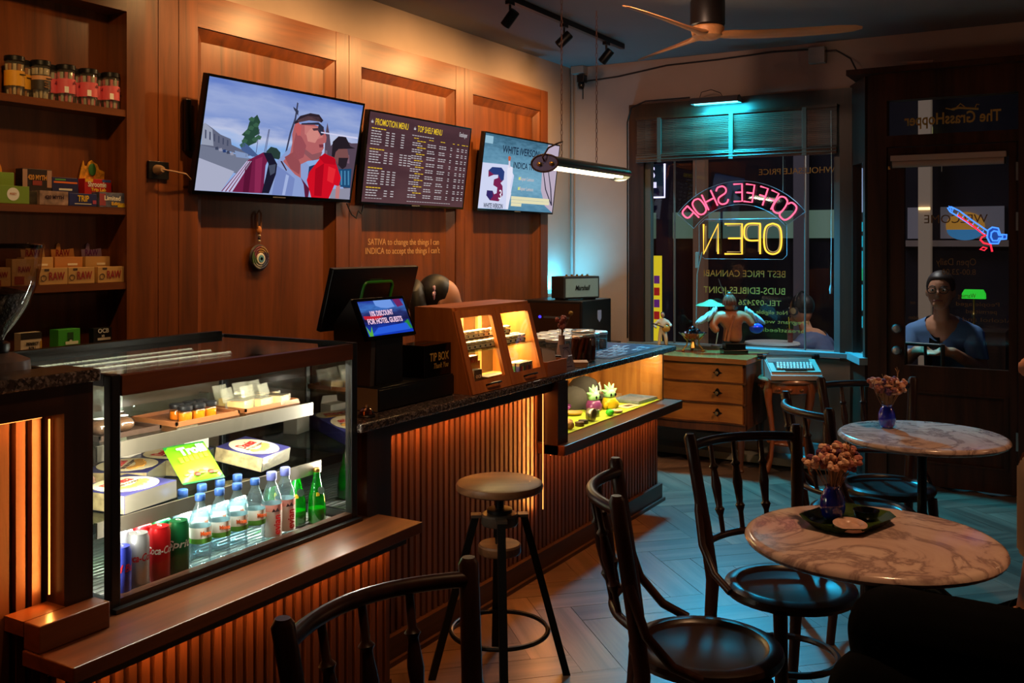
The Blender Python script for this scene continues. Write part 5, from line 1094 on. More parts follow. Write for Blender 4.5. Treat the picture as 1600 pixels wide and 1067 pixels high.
text('Marshall', .05, M_BLACK, am, (0, -.085, .083), RB, width=.13, shear=.3, bold=.001)
MB().box(-.13, -.06, .165, .13, .02, .167).build('control_plate', M_BRASS, am, smooth=False)
for i in range(5): MB().cyl((-.09+i*.045, -.02, .167), (-.09+i*.045, -.02, .178), .008, n=10).build('knob', M_BRASS, am)
for x in (-.12, .12): MB().box(x-.015, -.06, 0, x+.015, .06, .008).build('foot', M_BLACK, am, smooth=False)
MB().cyl((6.30, 3.46, 1.16), (6.66, 3.46, 1.16), .012, n=10).build('cyan_tube', glow('cyan tube', (90, 230, 255), 2), None)
tag(bpy.data.objects['cyan_tube'], 'short cyan light tube on the wall behind the amplifier', 'light tube')
light('corner_tube_light', 'AREA', (6.52, 3.46, 1.17), 11, (.05, .6, 1), (6.56, 3.53, 1.30), .30, .03)
# ---- the person behind the bar
SKIN = mat('skin warm', (196, 138, 108), .5); HAIR = mat('black hair', (16, 13, 12), .5)
br = thing('person', 'person with black ponytail and flower hair clip bending behind the bar cabinet', 'person', (4.26, 3.02, 0), .45)
body = bones([(0, .0, .62), (.0, .0, .80), (.01, -.02, 1.0), (.03, -.04, 1.07), (.05, -.05, 1.12), (-.15, -.04, 1.0), (-.20, -.14, .82), (-.10, -.26, .95), (.18, -.05, 1.0), (.22, -.16, .84), (.10, -.28, .95), (-.09, .02, .45), (-.09, 0, .05), (.09, .02, .45), (.09, 0, .05)],
            [(0, 1), (1, 2), (2, 3), (3, 4), (2, 5), (5, 6), (6, 7), (2, 8), (8, 9), (9, 10), (0, 11), (11, 12), (0, 13), (13, 14)],
            [.12, .12, .11, .05, .05, .055, .045, .032, .055, .045, .032, .085, .05, .085, .05])
meshobj(skin([(0, 0, .62), (-.09, .02, .45), (-.09, 0, .05), (.09, .02, .45), (.09, 0, .05)], [(0, 1), (1, 2), (0, 3), (3, 4)], [.14, .1, .065, .1, .065]), 'trousers', mat('dark shirt', (30, 28, 34), .8), br)
for sx in (-1, 1): MB().ell((.09*sx, -.05, .042), .045, .11, .042, 12, 8).build('shoe', M_BLACK, br)
hd_ = MB(); hd_.ell((.06, -.06, 1.215), .082, .10, .118, 20, 14); hd_.ell((.085, -.158, 1.19), .014, .02, .018, 8, 6); hd_.ell((-.025, -.06, 1.20), .012, .018, .03, 8, 6); hd_.ell((.145, -.06, 1.20), .012, .018, .03, 8, 6)
fuse([body, tmp(hd_)], 'body', SKIN, br, .012)
tsh = skin([(0, 0, .60), (0, 0, .80), (.01, -.02, 1.0), (-.15, -.04, 1.0), (-.20, -.13, .84), (.18, -.05, 1.0), (.22, -.15, .86)], [(0, 1), (1, 2), (2, 3), (3, 4), (2, 5), (5, 6)], [.135, .135, .125, .068, .062, .068, .062]); meshobj(tsh, 'shirt', mat('dark shirt', (30, 28, 34), .8), br)
mb = MB(); mb.ell((.056, -.022, 1.245), .095, .104, .112, 28, 20)
me = tmp(mb)
meshobj(me, 'hair', HAIR, br); me.polygons.foreach_set('use_smooth', [True]*len(me.polygons))
MB().tube([(-.01, .05, 1.26), (-.06, .07, 1.29), (-.105, .06, 1.25), (-.12, .04, 1.17), (-.12, .03, 1.06), (-.10, .02, .96)], [.03, .045, .05, .048, .04, .012], 12).build('ponytail', HAIR, br)
fl = MB()
for i in range(5):
    a = 2*PI*i/5+.3; fl.mark(); fl.ell((.022, 0, 0), .021, .006, .011, 8, 6); fl.xf(M.Translation((-.075, -.035, 1.265)) @ M.Rotation(a, 4, 'Y'))
fl.build('flower_clip', mat('pink petal', (206, 160, 176), .5), br)
for sx in (-1, 1): MB().ell((.06+.032*sx, -.146, 1.195), .013, .006, .004, 8, 6).build('eyelid', mat('eyelash', (40, 26, 22), .6), br)
# ================================================================== SEATING AND TABLES
CH = 'bentwood chairs'
ch = thing('bentwood_chair', 'bentwood chair at the near left, only its curved back in the picture', 'chair', (1.37, .88, 0), 0, None)
MB().lathe([(.0, .452), (.150, .452), (.158, .456), (.165, .464), (.182, .466), (.200, .458), (.204, .445), (.198, .432), (.17, .428), (0, .428)], 40).build('seat', M_CHAIRSEAT, ch)
for sx in (-1, 1):
    MB().tube([(.178*sx, .215, 0), (.172*sx, .19, .22), (.170*sx, .172, .44), (.186*sx, .195, .62), (.205*sx, .222, .80), (.214*sx, .236, .890), (.214*sx, .236, .902)], [.016, .019, .0215, .021, .020, .0205, .013], 12).build('back_post', M_CHAIR, ch)
    MB().tube([(.142*sx, -.132, .432), (.152*sx, -.150, .25), (.166*sx, -.172, 0)], [.021, .019, .014], 12).build('front_leg', M_CHAIR, ch)
    MB().tube([(.196*sx, .208, .70), (.205*sx, .200, .66), (.214*sx, .165, .56), (.212*sx, .10, .485), (.203*sx, .03, .452)], [.014, .0135, .0125, .0125, .012], 10).build('brace', M_CHAIR, ch)
def bow(z, hw, y0, b, n=14): return [(hw*(2*i/n-1), y0+b*(1-(2*i/n-1)**2), z) for i in range(n+1)]
MB().tube(bow(.862, .206, .230, .072), .0155, 12).build('top_rail', M_CHAIR, ch)
MB().tube(bow(.560, .178, .187, .058), .012, 10).build('lower_rail', M_CHAIR, ch)
for x in (-.095, 0, .095):
    f = lambda hw, y0, b: y0+b*(1-(x/hw)**2)
    yb, yt = f(.178, .187, .058), f(.206, .230, .072); d = V((x*.14, yt-yb, .295)); L_ = d.length
    MB().lathe([(.007, 0), (.008, .03*L_), (.0085, .20*L_), (.0165, .27*L_), (.0105, .30*L_), (.0135, .42*L_), (.0165, .52*L_), (.011, .68*L_), (.0105, .70*L_), (.0165, .73*L_), (.009, .76*L_), (.008, L_)], 12, (x*.94, yb, .562), d).build('spindle', M_CHAIR, ch)
MB().tube([(.150*math.cos(a*PI/14), .01+.150*math.sin(a*PI/14), .235) for a in range(28)], .0105, 8, True).build('stretcher_hoop', M_CHAIR, ch)
def face(fx, fy): return math.atan2(fx, -fy)
ch.rotation_euler = (0, 0, face(-.22, -.975)); ch.location = (1.345, .862, 0)
dup(ch, (2.475, .862, 0), face(.42, -.91), 'bentwood chair in front, seen side-on with its glossy round seat')
dup(ch, (3.046, .786, 0), face(-.60, -.80), 'bentwood chair tucked under the near marble table')
dup(ch, (4.060, .760, 0), face(.593, -.805), 'bentwood chair left of the far marble table, back toward camera')
dup(ch, (4.52, .745, 0), face(-.86, -.51), 'bentwood chair between the far marble table and the door')
def table(loc, label, rz):
    t = thing('marble_table', label, 'table', loc, rz)
    MB().lathe([(.0, .710), (.30, .710), (.318, .712), (.327, .718), (.330, .725), (.327, .733), (.318, .739), (.31, .740), (0, .740)], 56).build('marble_top', M_MARBLE, t)
    MB().lathe([(.06, .695), (.10, .702), (.10, .709), (0, .709)], 20).build('top_plate', M_BLACKM, t)
    MB().lathe([(.024, .14), (.026, .20), (.020, .22), (.019, .36), (.026, .375), (.030, .39), (.026, .405), (.019, .42), (.018, .64), (.03, .67), (.05, .695)], 16).build('pole', M_BLACKM, t)
    MB().lathe([(.03, .07), (.05, .085), (.055, .11), (.04, .135), (.026, .145)], 18).build('base_collar', M_BLACKM, t)
    for k in range(3):
        a = 2*PI*k/3+.5; c, s = math.cos(a), math.sin(a)
        MB().tube([(c*r, s*r, z) for r, z in ((.02, .10), (.07, .12), (.12, .095), (.16, .05), (.19, .032), (.215, .024))], [.02, .022, .02, .016, .018, .014], 10).build('leg', M_BLACKM, t)
        mb = MB(); mb.ell((c*.205, s*.205, .024), .032, .032, .024, 12, 8)
        for j in (-1, 0, 1): mb.ell((c*.23-s*.016*j, s*.23+c*.016*j, .013), .014, .014, .013, 8, 6)
        mb.build('paw_foot', M_BLACKM, t)
    return t
table((2.715, .4855, 0), 'near round marble table holding a tray and a blue vase', .2)
table((4.284, .569, 0), 'far round marble table with a blue vase, near the door', -.4)
# ---- high stool
st = thing('bar_stool', 'round wooden bar stool with black angled legs in front of the counter', 'stool', (2.915, 1.767, 0), math.radians(-55))
MB().lathe([(0, .655), (.145, .655), (.152, .660), (.154, .672), (.150, .682), (.14, .686), (0, .686)], 40).build('seat', wood('stool wood', (74, 46, 30), (122, 82, 54), 'x', .42, .8, spec=.25), st)
MB().lathe([(.075, .645), (.075, .654), (0, .654)], 24).build('seat_plate', M_BLACKM, st)
MB().lathe([(.016, .44), (.016, .645)], 14).build('screw_post', M_BLACKM, st)
MB().lathe([(.03, .575), (.045, .578), (.045, .590), (.03, .594)], 18).build('nut', M_BLACKM, st)
MB().lathe([(.0, .535), (.062, .535), (.066, .54), (.066, .568), (.06, .574), (0, .574)], 28).build('upper_disc', mat('stool iron', (74, 62, 54), .35, .4), st)
MB().lathe([(.0, .435), (.072, .435), (.076, .44), (.076, .462), (.07, .468), (0, .468)], 28).build('lower_disc', MATS['stool wood'], st)
for k in range(4):
    a = k*PI/2; c, s = math.cos(a), math.sin(a); mb = MB()
    p0, p1 = V((c*.085, s*.085, .565)), V((c*.237, s*.237, .0)); n = V((-s, c, 0)); rd = V((c, s, 0))
    vs = [mb.bm.verts.new(p+n*.014*i+rd*.013*j) for p in (p0, p1) for i, j in ((-1, -1), (1, -1), (1, 1), (-1, 1))]
    for q in ((0, 1, 2, 3), (7, 6, 5, 4), (0, 4, 5, 1), (1, 5, 6, 2), (2, 6, 7, 3), (3, 7, 4, 0)): mb.bm.faces.new([vs[i] for i in q])
    mb.build('leg', M_BLACKM, st, smooth=False)
    MB().box(-.018, -.02, .563, .018, .02, .573).build('bracket', MATS['stool iron'], st, smooth=False, loc=(c*.082, s*.082, 0), rot=(0, 0, a))
MB().tube([(.170*math.cos(a*PI/24), .170*math.sin(a*PI/24), .165) for a in range(48)], .0085, 8, True).build('foot_ring', M_BLACKM, st)
# ---- things on the tables
rv = random.Random(11)
def flower_vase(loc, label, s=1.0):
    v = thing('blue_vase', label, 'vase', loc, rv.uniform(0, 3)); v.scale = (s, s, s)
    MB().lathe([(.0, .002), (.022, .003), (.030, .012), (.034, .035), (.032, .062), (.024, .080), (.018, .088), (.021, .094), (.019, .094), (.016, .088), (.022, .078), (.029, .06), (.030, .035), (.026, .014), (0, .008)], 24).build('vase', mat('cobalt glass', (24, 40, 170), .06, coat=1, spec=.8), v)
    for i in range(64):
        a = rv.uniform(0, 2*PI); r = .062*math.sqrt(rv.random()); z = .135+rv.uniform(0, .06)*(1-r*6)+.012; x, y = r*math.cos(a), r*math.sin(a)
        if i % 2 == 0: MB().tube([(x*.15, y*.15, .07), (x*.5, y*.5, .11), (x, y, z)], .001, 4).build('stem', mat('dry straw', (150, 104, 60), .8), v)
        mb = MB()
        for q in range(4): mb.ell((x+rv.uniform(-.009, .009), y+rv.uniform(-.009, .009), z+rv.uniform(-.007, .01)), rv.uniform(.007, .013), rv.uniform(.007, .013), rv.uniform(.006, .011), 6, 4)
        mb.build('blossom', mat('dry blossom %d' % (i % 4), ((196, 140, 110), (160, 96, 84), (92, 50, 76), (206, 160, 130))[i % 4], .9), v)
    for i in range(8):
        a = rv.uniform(0, 2*PI); r = rv.uniform(.05, .075); x, y = r*math.cos(a), r*math.sin(a); z = rv.uniform(.16, .23)
        mb = MB().tube([(x*.3, y*.3, .12), (x*.8, y*.8, z-.03), (x, y, z)], .0009, 4)
        for q in range(5): mb.tube([(x*.9, y*.9, z-.03+q*.006), (x*.9+rv.uniform(-.014, .014), y*.9+rv.uniform(-.014, .014), z-.018+q*.008)], .0012, 4)
        mb.build('grass_spray', mat('dry straw', (150, 104, 60), .8), v)
    return v
tr = thing('painted_tray', 'dark green painted octagonal tray on the near marble table', 'tray', (2.80, .565, .7405), math.radians(-18))
def octo(w, d, c, z): return [(w-c, -d, z), (w, -d+c, z), (w, d-c, z), (w-c, d, z), (-w+c, d, z), (-w, d-c, z), (-w, -d+c, z), (-w+c, -d, z)]
mb = MB(); rings = [[mb.bm.verts.new(p) for p in octo(w, d, .04, z)] for w, d, z in ((.105, .075, 0), (.125, .095, .022), (.128, .098, .024), (.122, .092, .022), (.102, .072, .005))]
for A, B in zip(rings, rings[1:]):
    for i in range(8): mb.bm.faces.new((A[i], A[(i+1) % 8], B[(i+1) % 8], B[i]))
mb.bm.faces.new(rings[0][::-1]); mb.bm.faces.new(rings[-1])
mb.build('tray', mat('green lacquer', (50, 66, 26), .2, var=.7, vs=22), tr, smooth=False)
fv = flower_vase((2.80, .605, .7405+.0065), 'cobalt blue vase of dried flowers in the tray on the near table', 1.02)
t = thing('ash_dish', 'oval pinkish stone ashtray in the green tray', 'ashtray', (2.735, .545, .7405+.006), .3)
MB().lathe([(.03, 0), (.045, .004), (.05, .014), (.044, .017), (.034, .015), (.028, .008), (0, .006)], 30).build('dish', mat('pink stone', (190, 150, 130), .35, var=.2, vs=30), t); t.scale = (1.25, .9, 1)
t = thing('black_dish', 'small black bowl in the green tray beside the vase', 'bowl', (2.855, .525, .7405+.006)); MB().lathe([(.022, 0), (.03, .006), (.036, .026), (.033, .026), (.026, .008), (0, .006)], 24).build('dish', M_BLACKG, t)
flower_vase((4.345, .715, .7405), 'cobalt blue vase of dried flowers on the far marble table', 1.05)
# ---- serpentine chest of drawers
M_WAL = wood('walnut veneer', (126, 72, 28), (170, 106, 46), 'y', .3, .7); M_WALD = wood('walnut dark', (60, 32, 16), (96, 54, 28), 'z', .35, .8)
ck = thing('chest_of_drawers', 'antique three drawer chest with bowed front below the window', 'chest of drawers', (6.30, 2.36, 0))
def serp(y): u = y/.44; return -.018*math.cos(u*PI*1.5)-.006
ys = [-.44+.88*i/24 for i in range(25)]
MB().prism([(serp(y)+.022, y) for y in ys]+[(.5, .44), (.5, -.44)], .285, .722, 'xy').build('carcass', M_WALD, ck, smooth=False)
MB().prism([(serp(y)-.012, y*1.03) for y in ys]+[(.52, .455), (.52, -.455)], .722, .755, 'xy').build('top', wood('walnut top', (120, 70, 32), (160, 100, 52), 'y', .22, .6), ck, smooth=False)
for i, (z0, z1) in enumerate(((.596, .714), (.458, .584), (.325, .446))):
    yy = [y*.955 for y in ys]
    dwr = MB().prism([(serp(y/.955)+.004, y) for y in yy]+[(.05, .42), (.05, -.42)], z0, z1, 'xy').build('drawer', M_WAL, ck, smooth=False)
    for y in (-.245, .245):
        x = serp(y/.955)+.003; zc = (z0+z1)/2
        MB().prism([(y-.035, zc), (y-.018, zc+.006), (y-.008, zc+.026), (y, zc+.03), (y+.008, zc+.026), (y+.018, zc+.006), (y+.035, zc), (y+.018, zc-.006), (y, zc-.026), (y-.018, zc-.006)], x-.004, x, 'yz').build('escutcheon', M_BLACKM, dwr, smooth=False)
        MB().lathe([(.006, 0), (.006, .012), (.012, .018), (.010, .026), (0, .028)], 12, (x-.004, y, zc), (-1, 0, 0)).build('pull', mat('aged brass', (170, 140, 100), .35, .9), dwr)
for z in (.590, .452, .319, .718): MB().prism([(serp(y)-.002, y) for y in ys]+[(.03, .44), (.03, -.44)], z-.004, z+.004, 'xy').build('trim_strip', M_WALD, ck, smooth=False)
MB().prism([(serp(y)+.006, y) for y in ys]+[(.04, .44), (.04, -.44)], .262, .312, 'xy').build('apron', M_WALD, ck, smooth=False)
for x in (.03, .47):
    for y in (-.40, .40): MB().lathe([(.018, 0), (.022, .01), (.012, .03), (.02, .12), (.028, .24), (.03, .285)], 14, (x, y, 0)).build('leg', M_WALD, ck)
# ---- carved round stand with typewriter
M_ROSE = wood('rosewood stand', (110, 52, 22), (156, 82, 38), 'z', .3, .9)
cs_ = thing('carved_stand', 'carved round wooden plant stand with curved legs carrying the typewriter', 'stand', (6.555, 1.70, 0), .3)
MB().lathe([(0, .60), (.19, .60), (.205, .607), (.21, .618), (.205, .628), (.19, .632), (0, .632)], 36).build('top', mat('stand marble top', (150, 96, 70), .2, var=.3, vs=10), cs_)
MB().lathe([(.17, .53), (.185, .54), (.19, .575), (.185, .60)], 36, cap=False).build('apron', M_ROSE, cs_)
for k in range(16):
    a = 2*PI*k/16; MB().ell((.19*math.cos(a), .19*math.sin(a), .567), .016, .016, .012, 8, 6).build('carved_boss', M_ROSE, cs_)
for k in range(4):
    a = 2*PI*k/4+.75; c, s = math.cos(a), math.sin(a)
    MB().tube([(c*r, s*r, z) for r, z in ((.175, .60), (.192, .55), (.190, .48), (.165, .36), (.15, .24), (.165, .10), (.20, .02), (.215, .012))], [.03, .03, .022, .017, .015, .014, .02, .014], 10).build('leg', M_ROSE, cs_)
MB().lathe([(0, .185), (.145, .185), (.15, .195), (.145, .205), (0, .205)], 30).build('lower_shelf', M_ROSE, cs_)
ty = thing('typewriter', 'retro mint green portable typewriter on the carved stand', 'typewriter', (6.50, 1.672, .6325), math.radians(-62))
M_MINT = mat('mint enamel', (112, 130, 118), .4); M_GREYB = mat('warm grey base', (150, 132, 122), .5)
MB().prism([(-.145, 0), (.145, 0), (.150, .045), (.145, .10), (.04, .11), (-.13, .048), (-.15, .03)], -.165, .165, 'yz').build('base', M_GREYB, ty, smooth=False)
MB().prism([(-.135, .049), (.03, .112), (.145, .104), (.145, .108), (.03, .118), (-.138, .055)], -.160, .160, 'yz').build('cover', M_MINT, ty, smooth=False)
MB().prism([(-.015, .098), (.028, .115), (.028, .1205), (-.018, .1035)], -.155, .12, 'yz').build('name_panel', mat('brown panel', (90, 60, 50), .4), ty, smooth=False)
sl_ = math.atan2(.062, .165)
kbp = MB().box(-.125, -.045, 0, .125, .06, .004).build('key_bed', M_BLACK, ty, smooth=False, loc=(0, -.075, .0800), rot=(sl_, 0, 0))
kk = MB().lathe([(.0085, .004), (.0095, .010), (.008, .013), (0, .0125)], 10).build('key', mat('pale key', (170, 176, 168), .4), kbp, loc=(-.11, -.03, 0))
for r in range(4):
    for i in range(11):
        if r == 0 and i == 0: continue
        link_copy(kk, (-.112+i*.0215+r*.004, -.034+r*.0225, 0), None, kbp)
MB().box(-.07, -.056, .002, .07, -.046, .010).build('space_bar', M_BLACK, kbp, smooth=False)
MB().cyl((-.17, .085, .128), (.17, .085, .128), .017, n=18).build('platen', M_BLACK, ty)
for sx in (-1, 1): MB().cyl((.17*sx, .085, .128), (.205*sx, .085, .128), .018, n=16).build('platen_knob', M_BLACKG, ty)
MB().box(-.15, .06, .116, .15, .068, .145).build('paper_rest', M_STEEL, ty, smooth=False)
# ---- figures on the chest
fg = thing('guitar_player_figurine', 'small white suited guitarist figurine on a stand beside the window', 'figurine', (6.70, 2.66, .7555), math.radians(-70))
MB().lathe([(.045, 0), (.048, .004), (.045, .01), (0, .01)], 20).build('base', M_BLACK, fg)
MB().cyl((.015, .03, .01), (.015, .03, .12), .006, n=8).build('support_rod', M_STEEL, fg)
fb = skin([(0, 0, .125), (0, 0, .165), (0, 0, .20), (0, 0, .222), (-.03, .0, .195), (-.062, -.006, .165), (-.045, -.04, .15), (.03, 0, .195), (.06, -.01, .168), (.055, -.045, .165), (-.016, 0, .115), (-.022, .0, .06), (-.028, .0, .014), (.016, 0, .115), (.026, -.005, .06), (.03, 0, .014)], [(0, 1), (1, 2), (2, 3), (2, 4), (4, 5), (5, 6), (2, 7), (7, 8), (8, 9), (0, 10), (10, 11), (11, 12), (0, 13), (13, 14), (14, 15)], [.024, .022, .024, .01, .014, .012, .008, .014, .012, .008, .017, .014, .012, .017, .014, .012])
meshobj(fb, 'body', mat('cream suit', (214, 190, 160), .5), fg)
MB().ell((0, -.002, .243), .015, .017, .020, 12, 8).build('head', SKIN, fg); MB().ell((0, .003, .251), .016, .017, .016, 12, 8).build('hair', HAIR, fg)
MB().ell((.025, -.035, .145), .03, .012, .026, 14, 9).build('guitar_body', mat('guitar amber', (176, 120, 40), .3), fg); MB().cyl((.01, -.04, .155), (-.075, -.05, .185), .005, n=8).build('guitar_neck', M_DARK, fg)
for x in (-.03, .032): MB().ell((x, -.008, .016), .012, .02, .008, 10, 6).build('shoe', M_BLACK, fg)
gl = thing('ring_sculpture', 'small chrome dish sculpture on bent brass legs on the chest', 'sculpture', (6.62, 2.40, .7555))
for k in range(3):
    a = 2*PI*k/3+.4; c, s = math.cos(a), math.sin(a)
    MB().tube([(c*r, s*r, z) for r, z in ((.085, .13), (.07, .10), (.045, .075), (.05, .045), (.075, .02), (.08, .006))], .006, 8).build('leg', M_BRASS, gl); MB().ell((c*.08, s*.08, .008), .014, .014, .008, 8, 6).build('foot', M_BRASS, gl)
MB().lathe([(.02, .02), (.03, .025), (.02, .05), (.012, .075), (.02, .08)], 16).build('stem', M_BRASS, gl)
MB().lathe([(.012, .075), (.05, .085), (.075, .108), (.098, .128), (.102, .132), (.094, .130), (.07, .113), (.045, .092), (0, .085)], 30).build('dish', mat('chrome', (190, 195, 200), .08, 1), gl)
for i, (x, y, z) in enumerate(((0, 0, .125), (.03, .02, .13), (-.03, .015, .135), (.01, -.03, .14), (-.01, .0, .16))): MB().ell((x, y, z), .024, .024, .022, 12, 8).build('ball', mat('dark chrome', (70, 50, 50), .1, 1), gl)
bs = thing('carved_bust', 'carved wooden figure bust with ridged hair on a black plinth', 'sculpture', (6.62, 2.10, .7555), math.radians(-60))
MB().box(-.085, -.07, 0, .085, .07, .03, .003).box(-.07, -.058, .03, .07, .058, .075, .003).build('plinth', M_BLACKG, bs, smooth=False)
M_CARV = mat('carved wood', (150, 84, 48), .45, var=.35, vs=14, bump=.6)
tor = skin([(0, 0, .07), (.005, 0, .13), (-.01, .0, .20), (-.03, 0, .255), (-.025, 0, .29), (-.11, -.01, .255), (-.16, -.03, .20), (-.12, -.05, .15), (.06, 0, .265), (.105, -.03, .235), (.12, -.06, .19)], [(0, 1), (1, 2), (2, 3), (3, 4), (3, 5), (5, 6), (6, 7), (3, 8), (8, 9), (9, 10)], [.062, .058, .07, .068, .032, .042, .036, .02, .042, .034, .02])
meshobj(tor, 'torso', M_CARV, bs)
MB().ell((-.03, .0, .345), .038, .044, .052, 16, 10).build('head', M_CARV, bs)
mb = MB()
for k in range(16):
    a = 2*PI*k/16; mb.tube([(-.03+.043*math.cos(a)*math.sin(q*PI/7), .049*math.sin(a)*math.sin(q*PI/7), .35+.058*math.cos(q*PI/7)) for q in range(0, 5)], .0085, 6)
mb.ell((-.03, .0, .412), .02, .02, .018); mb.build('ridged_hair', mat('dark carved wood', (96, 50, 30), .4), bs)
for k in range(7):
    a = k*.45-1.3; MB().tube([(-.075*math.cos(a)+.01, .07*math.sin(a)+.01, .27), (-.06*math.cos(a+.3), .062*math.sin(a+.3), .19), (-.066*math.cos(a+.6), .066*math.sin(a+.6), .09)], .011, 7).build('drape_fold', M_CARV, bs)
for sx, px in ((-1, -.125), (1, .085)):
    mb = MB()
    for i in range(9): mb.mark(); mb.ell((0, 0, -.034), .015, .026, .046, 8, 6); mb.xf(M.Translation((px+sx*.010*i, .03*math.sin(i*1.7), .318-.008*i)) @ M.Rotation(sx*(-.2-.08*i), 4, 'Y'))
    mb.build('shoulder_plume', mat('grey plume', (150, 176, 180), .5), bs)
MB().tube([(-.05, .02, .36), (-.075, .03, .44), (-.10, .035, .52)], [.006, .0045, .002], 6).build('raised_spear', M_STEEL, bs)
MB().ell((.145, -.05, .18), .05, .03, .036, 12, 8).build('blue_shield', mat('cobalt lacquer', (30, 60, 190), .2), bs)
dl = thing('desk_lamp', 'small desk lamp with flat pale green shade and jointed arm on the window sill', 'lamp', (6.83, 2.30, .776))
MB().lathe([(.035, 0), (.037, .006), (.03, .012), (0, .013)], 20).build('base', M_STEEL, dl)
MB().tube([(0, 0, .012), (0, -.02, .13), (-.0, .045, .235), (0, .04, .29)], .004, 8).build('arm', M_WHITE, dl); MB().ell((0, .045, .235), .011).build('joint', M_WHITE, dl)
MB().lathe([(.104, .290), (.108, .294), (.09, .305), (.05, .318), (.03, .330), (.014, .338), (0, .340)], 32, (0, .04, 0)).build('shade', mat('pale green shade', (110, 150, 110), .4), dl)
# ================================================================== LAMPS, FAN, BLINDS
tk = thing('track_light_rail', 'black ceiling track rail above the bar', 'track rail'); MB().box(2.8, 2.765, 2.885, 6.25, 2.795, 2.919).build('rail', M_BLACKM, tk, smooth=False)
for i, ((x, y), tx) in enumerate(zip(TRACK, WASH)):
    s = thing('track_spotlight', ['black track spotlight over the left end of the bar', 'black track spotlight over the till', 'black track spotlight leftmost in the picture', 'black track spotlight in the middle of the visible rail', 'black track spotlight at the far end of the rail'][i], 'spotlight', (x, y, 2.885))
    MB().box(-.03, -.014, -.02, .03, .014, 0).build('adapter', M_BLACKM, s, smooth=False)
    MB().cyl((0, 0, -.02), (0, 0, -.07), .007, n=8).build('stem', M_BLACKM, s)
    d = (V((tx, 3.47, 2.05))-V((x, y, 2.80))).normalized(); c = V((0, 0, -.095))
    MB().lathe([(.028, -.05), (.030, -.045), (.030, .05), (.027, .052), (.025, .035), (0, .03)], 18, c, d).build('can', M_BLACKM, s)
    MB().lathe([(.023, .036), (.023, .038)], 16, c, d).build('lens', glow('spot lens', (255, 190, 110), 1.2), s)
fan = thing('ceiling_fan', 'ceiling fan with three pale wooden blades and black motor', 'ceiling fan', (5.0, 1.73, 0))
MB().lathe([(.05, 2.918), (.06, 2.90), (.02, 2.88), (.014, 2.86), (.014, 2.83)], 20).build('rod', M_BLACKM, fan)
MB().lathe([(.04, 2.835), (.085, 2.83), (.092, 2.815), (.092, 2.69), (.085, 2.682), (0, 2.682)], 30).build('motor', mat('motor black', (22, 14, 12), .4), fan)
M_BLADE = wood('blade ash', (170, 108, 62), (206, 146, 92), 'x', .45, .8)
MB().lathe([(.085, 2.680), (.09, 2.672), (.08, 2.630), (.05, 2.615), (0, 2.612)], 24).build('hub', M_BLADE, fan)
for a in (170, 50, -70):
    mb = MB(); secs = []
    for r, w, th, tw, zz in ((.04, .085, .034, .15, 2.64), (.13, .075, .030, -.34, 2.638), (.28, .082, .022, -.36, 2.635), (.48, .092, .016, -.32, 2.638), (.66, .090, .012, -.30, 2.642), (.75, .072, .010, -.28, 2.644), (.79, .03, .006, -.26, 2.645)):
        ring = []
        for q in range(10):
            t = 2*PI*q/10; yy, z2 = w/2*math.cos(t), th/2*math.sin(t)
            ring.append(mb.bm.verts.new((r, yy*math.cos(tw)-z2*math.sin(tw)+.02*math.sin(r*4), zz+yy*math.sin(tw)+z2*math.cos(tw))))
        secs.append(ring)
    for A, B in zip(secs, secs[1:]):
        for q in range(10): mb.bm.faces.new((A[q], A[(q+1) % 10], B[(q+1) % 10], B[q]))
    mb.bm.faces.new(secs[0][::-1]); mb.bm.faces.new(secs[-1])
    mb.build('blade', M_BLADE, fan, rot=(0, 0, math.radians(a)))
# hanging tube lamp over the bar
hl = thing('hanging_tube_lamp', 'hanging industrial tube lamp with oval hood on two chains above the bar', 'lamp', (4.60, 2.50, 1.955))
ol = lambda r1, r2, a0, a1, n=16: [(r1*math.cos(math.radians(a0+(a1-a0)*i/n)), r2*math.sin(math.radians(a0+(a1-a0)*i/n))) for i in range(n+1)]
out_, in_ = ol(.080, .045, -25, 205), ol(.074, .039, 205, -25)
MB().prism(out_+in_, 0, .97, 'yz').build('hood', mat('brushed hood', (120, 124, 112), .28, .9), hl)
MB().prism(ol(.080, .045, 0, 360, 24)[:-1], -.006, 0, 'yz').build('end_cap', mat('cap violet grey', (150, 150, 190), .35, .3), hl)
MB().prism(ol(.080, .045, 0, 360, 24)[:-1], .97, .976, 'yz').build('end_cap', MATS['brushed hood'], hl)
MB().tube([(-.008, .082*math.cos(a*PI/12), .047*math.sin(a*PI/12)) for a in range(24)], .005, 6, True).build('cap_rim', mat('rust rim', (92, 60, 52), .5), hl)
for y in (-.045, .03): MB().lathe([(.012, 0), (.012, .014), (.006, .016)], 10, (-.006, y, -.005), (-1, 0, 0)).build('cap_bolt', M_BRASS, hl)
MB().tube([(-.012, .0, .01), (-.03, .0, .03), (-.02, -.03, .08), (.05, -.05, .11), (.16, -.02, .13)], .005, 7).build('cord', mat('brown cord', (90, 60, 50), .6), hl)
for y in (-.03, .03): MB().cyl((.03, y, -.016), (.94, y, -.016), .011, n=12).build('tube', glow('warm white tube', (255, 232, 190), 5), hl)
for x in (.19, .64):
    mb = MB()
    for k in range(33):
        z = .045+k*.028; mb.mark(); mb.tube([(.006*math.cos(a*PI/4), 0, .016*math.sin(a*PI/4)) for a in range(8)], .0018, 4, True); mb.xf(M.Translation((x, 0, z)) @ M.Rotation(PI/2*(k % 2), 4, 'Z'))
    mb.build('chain', mat('rusty chain', (110, 76, 66), .5, .6), hl, kind='stuff')
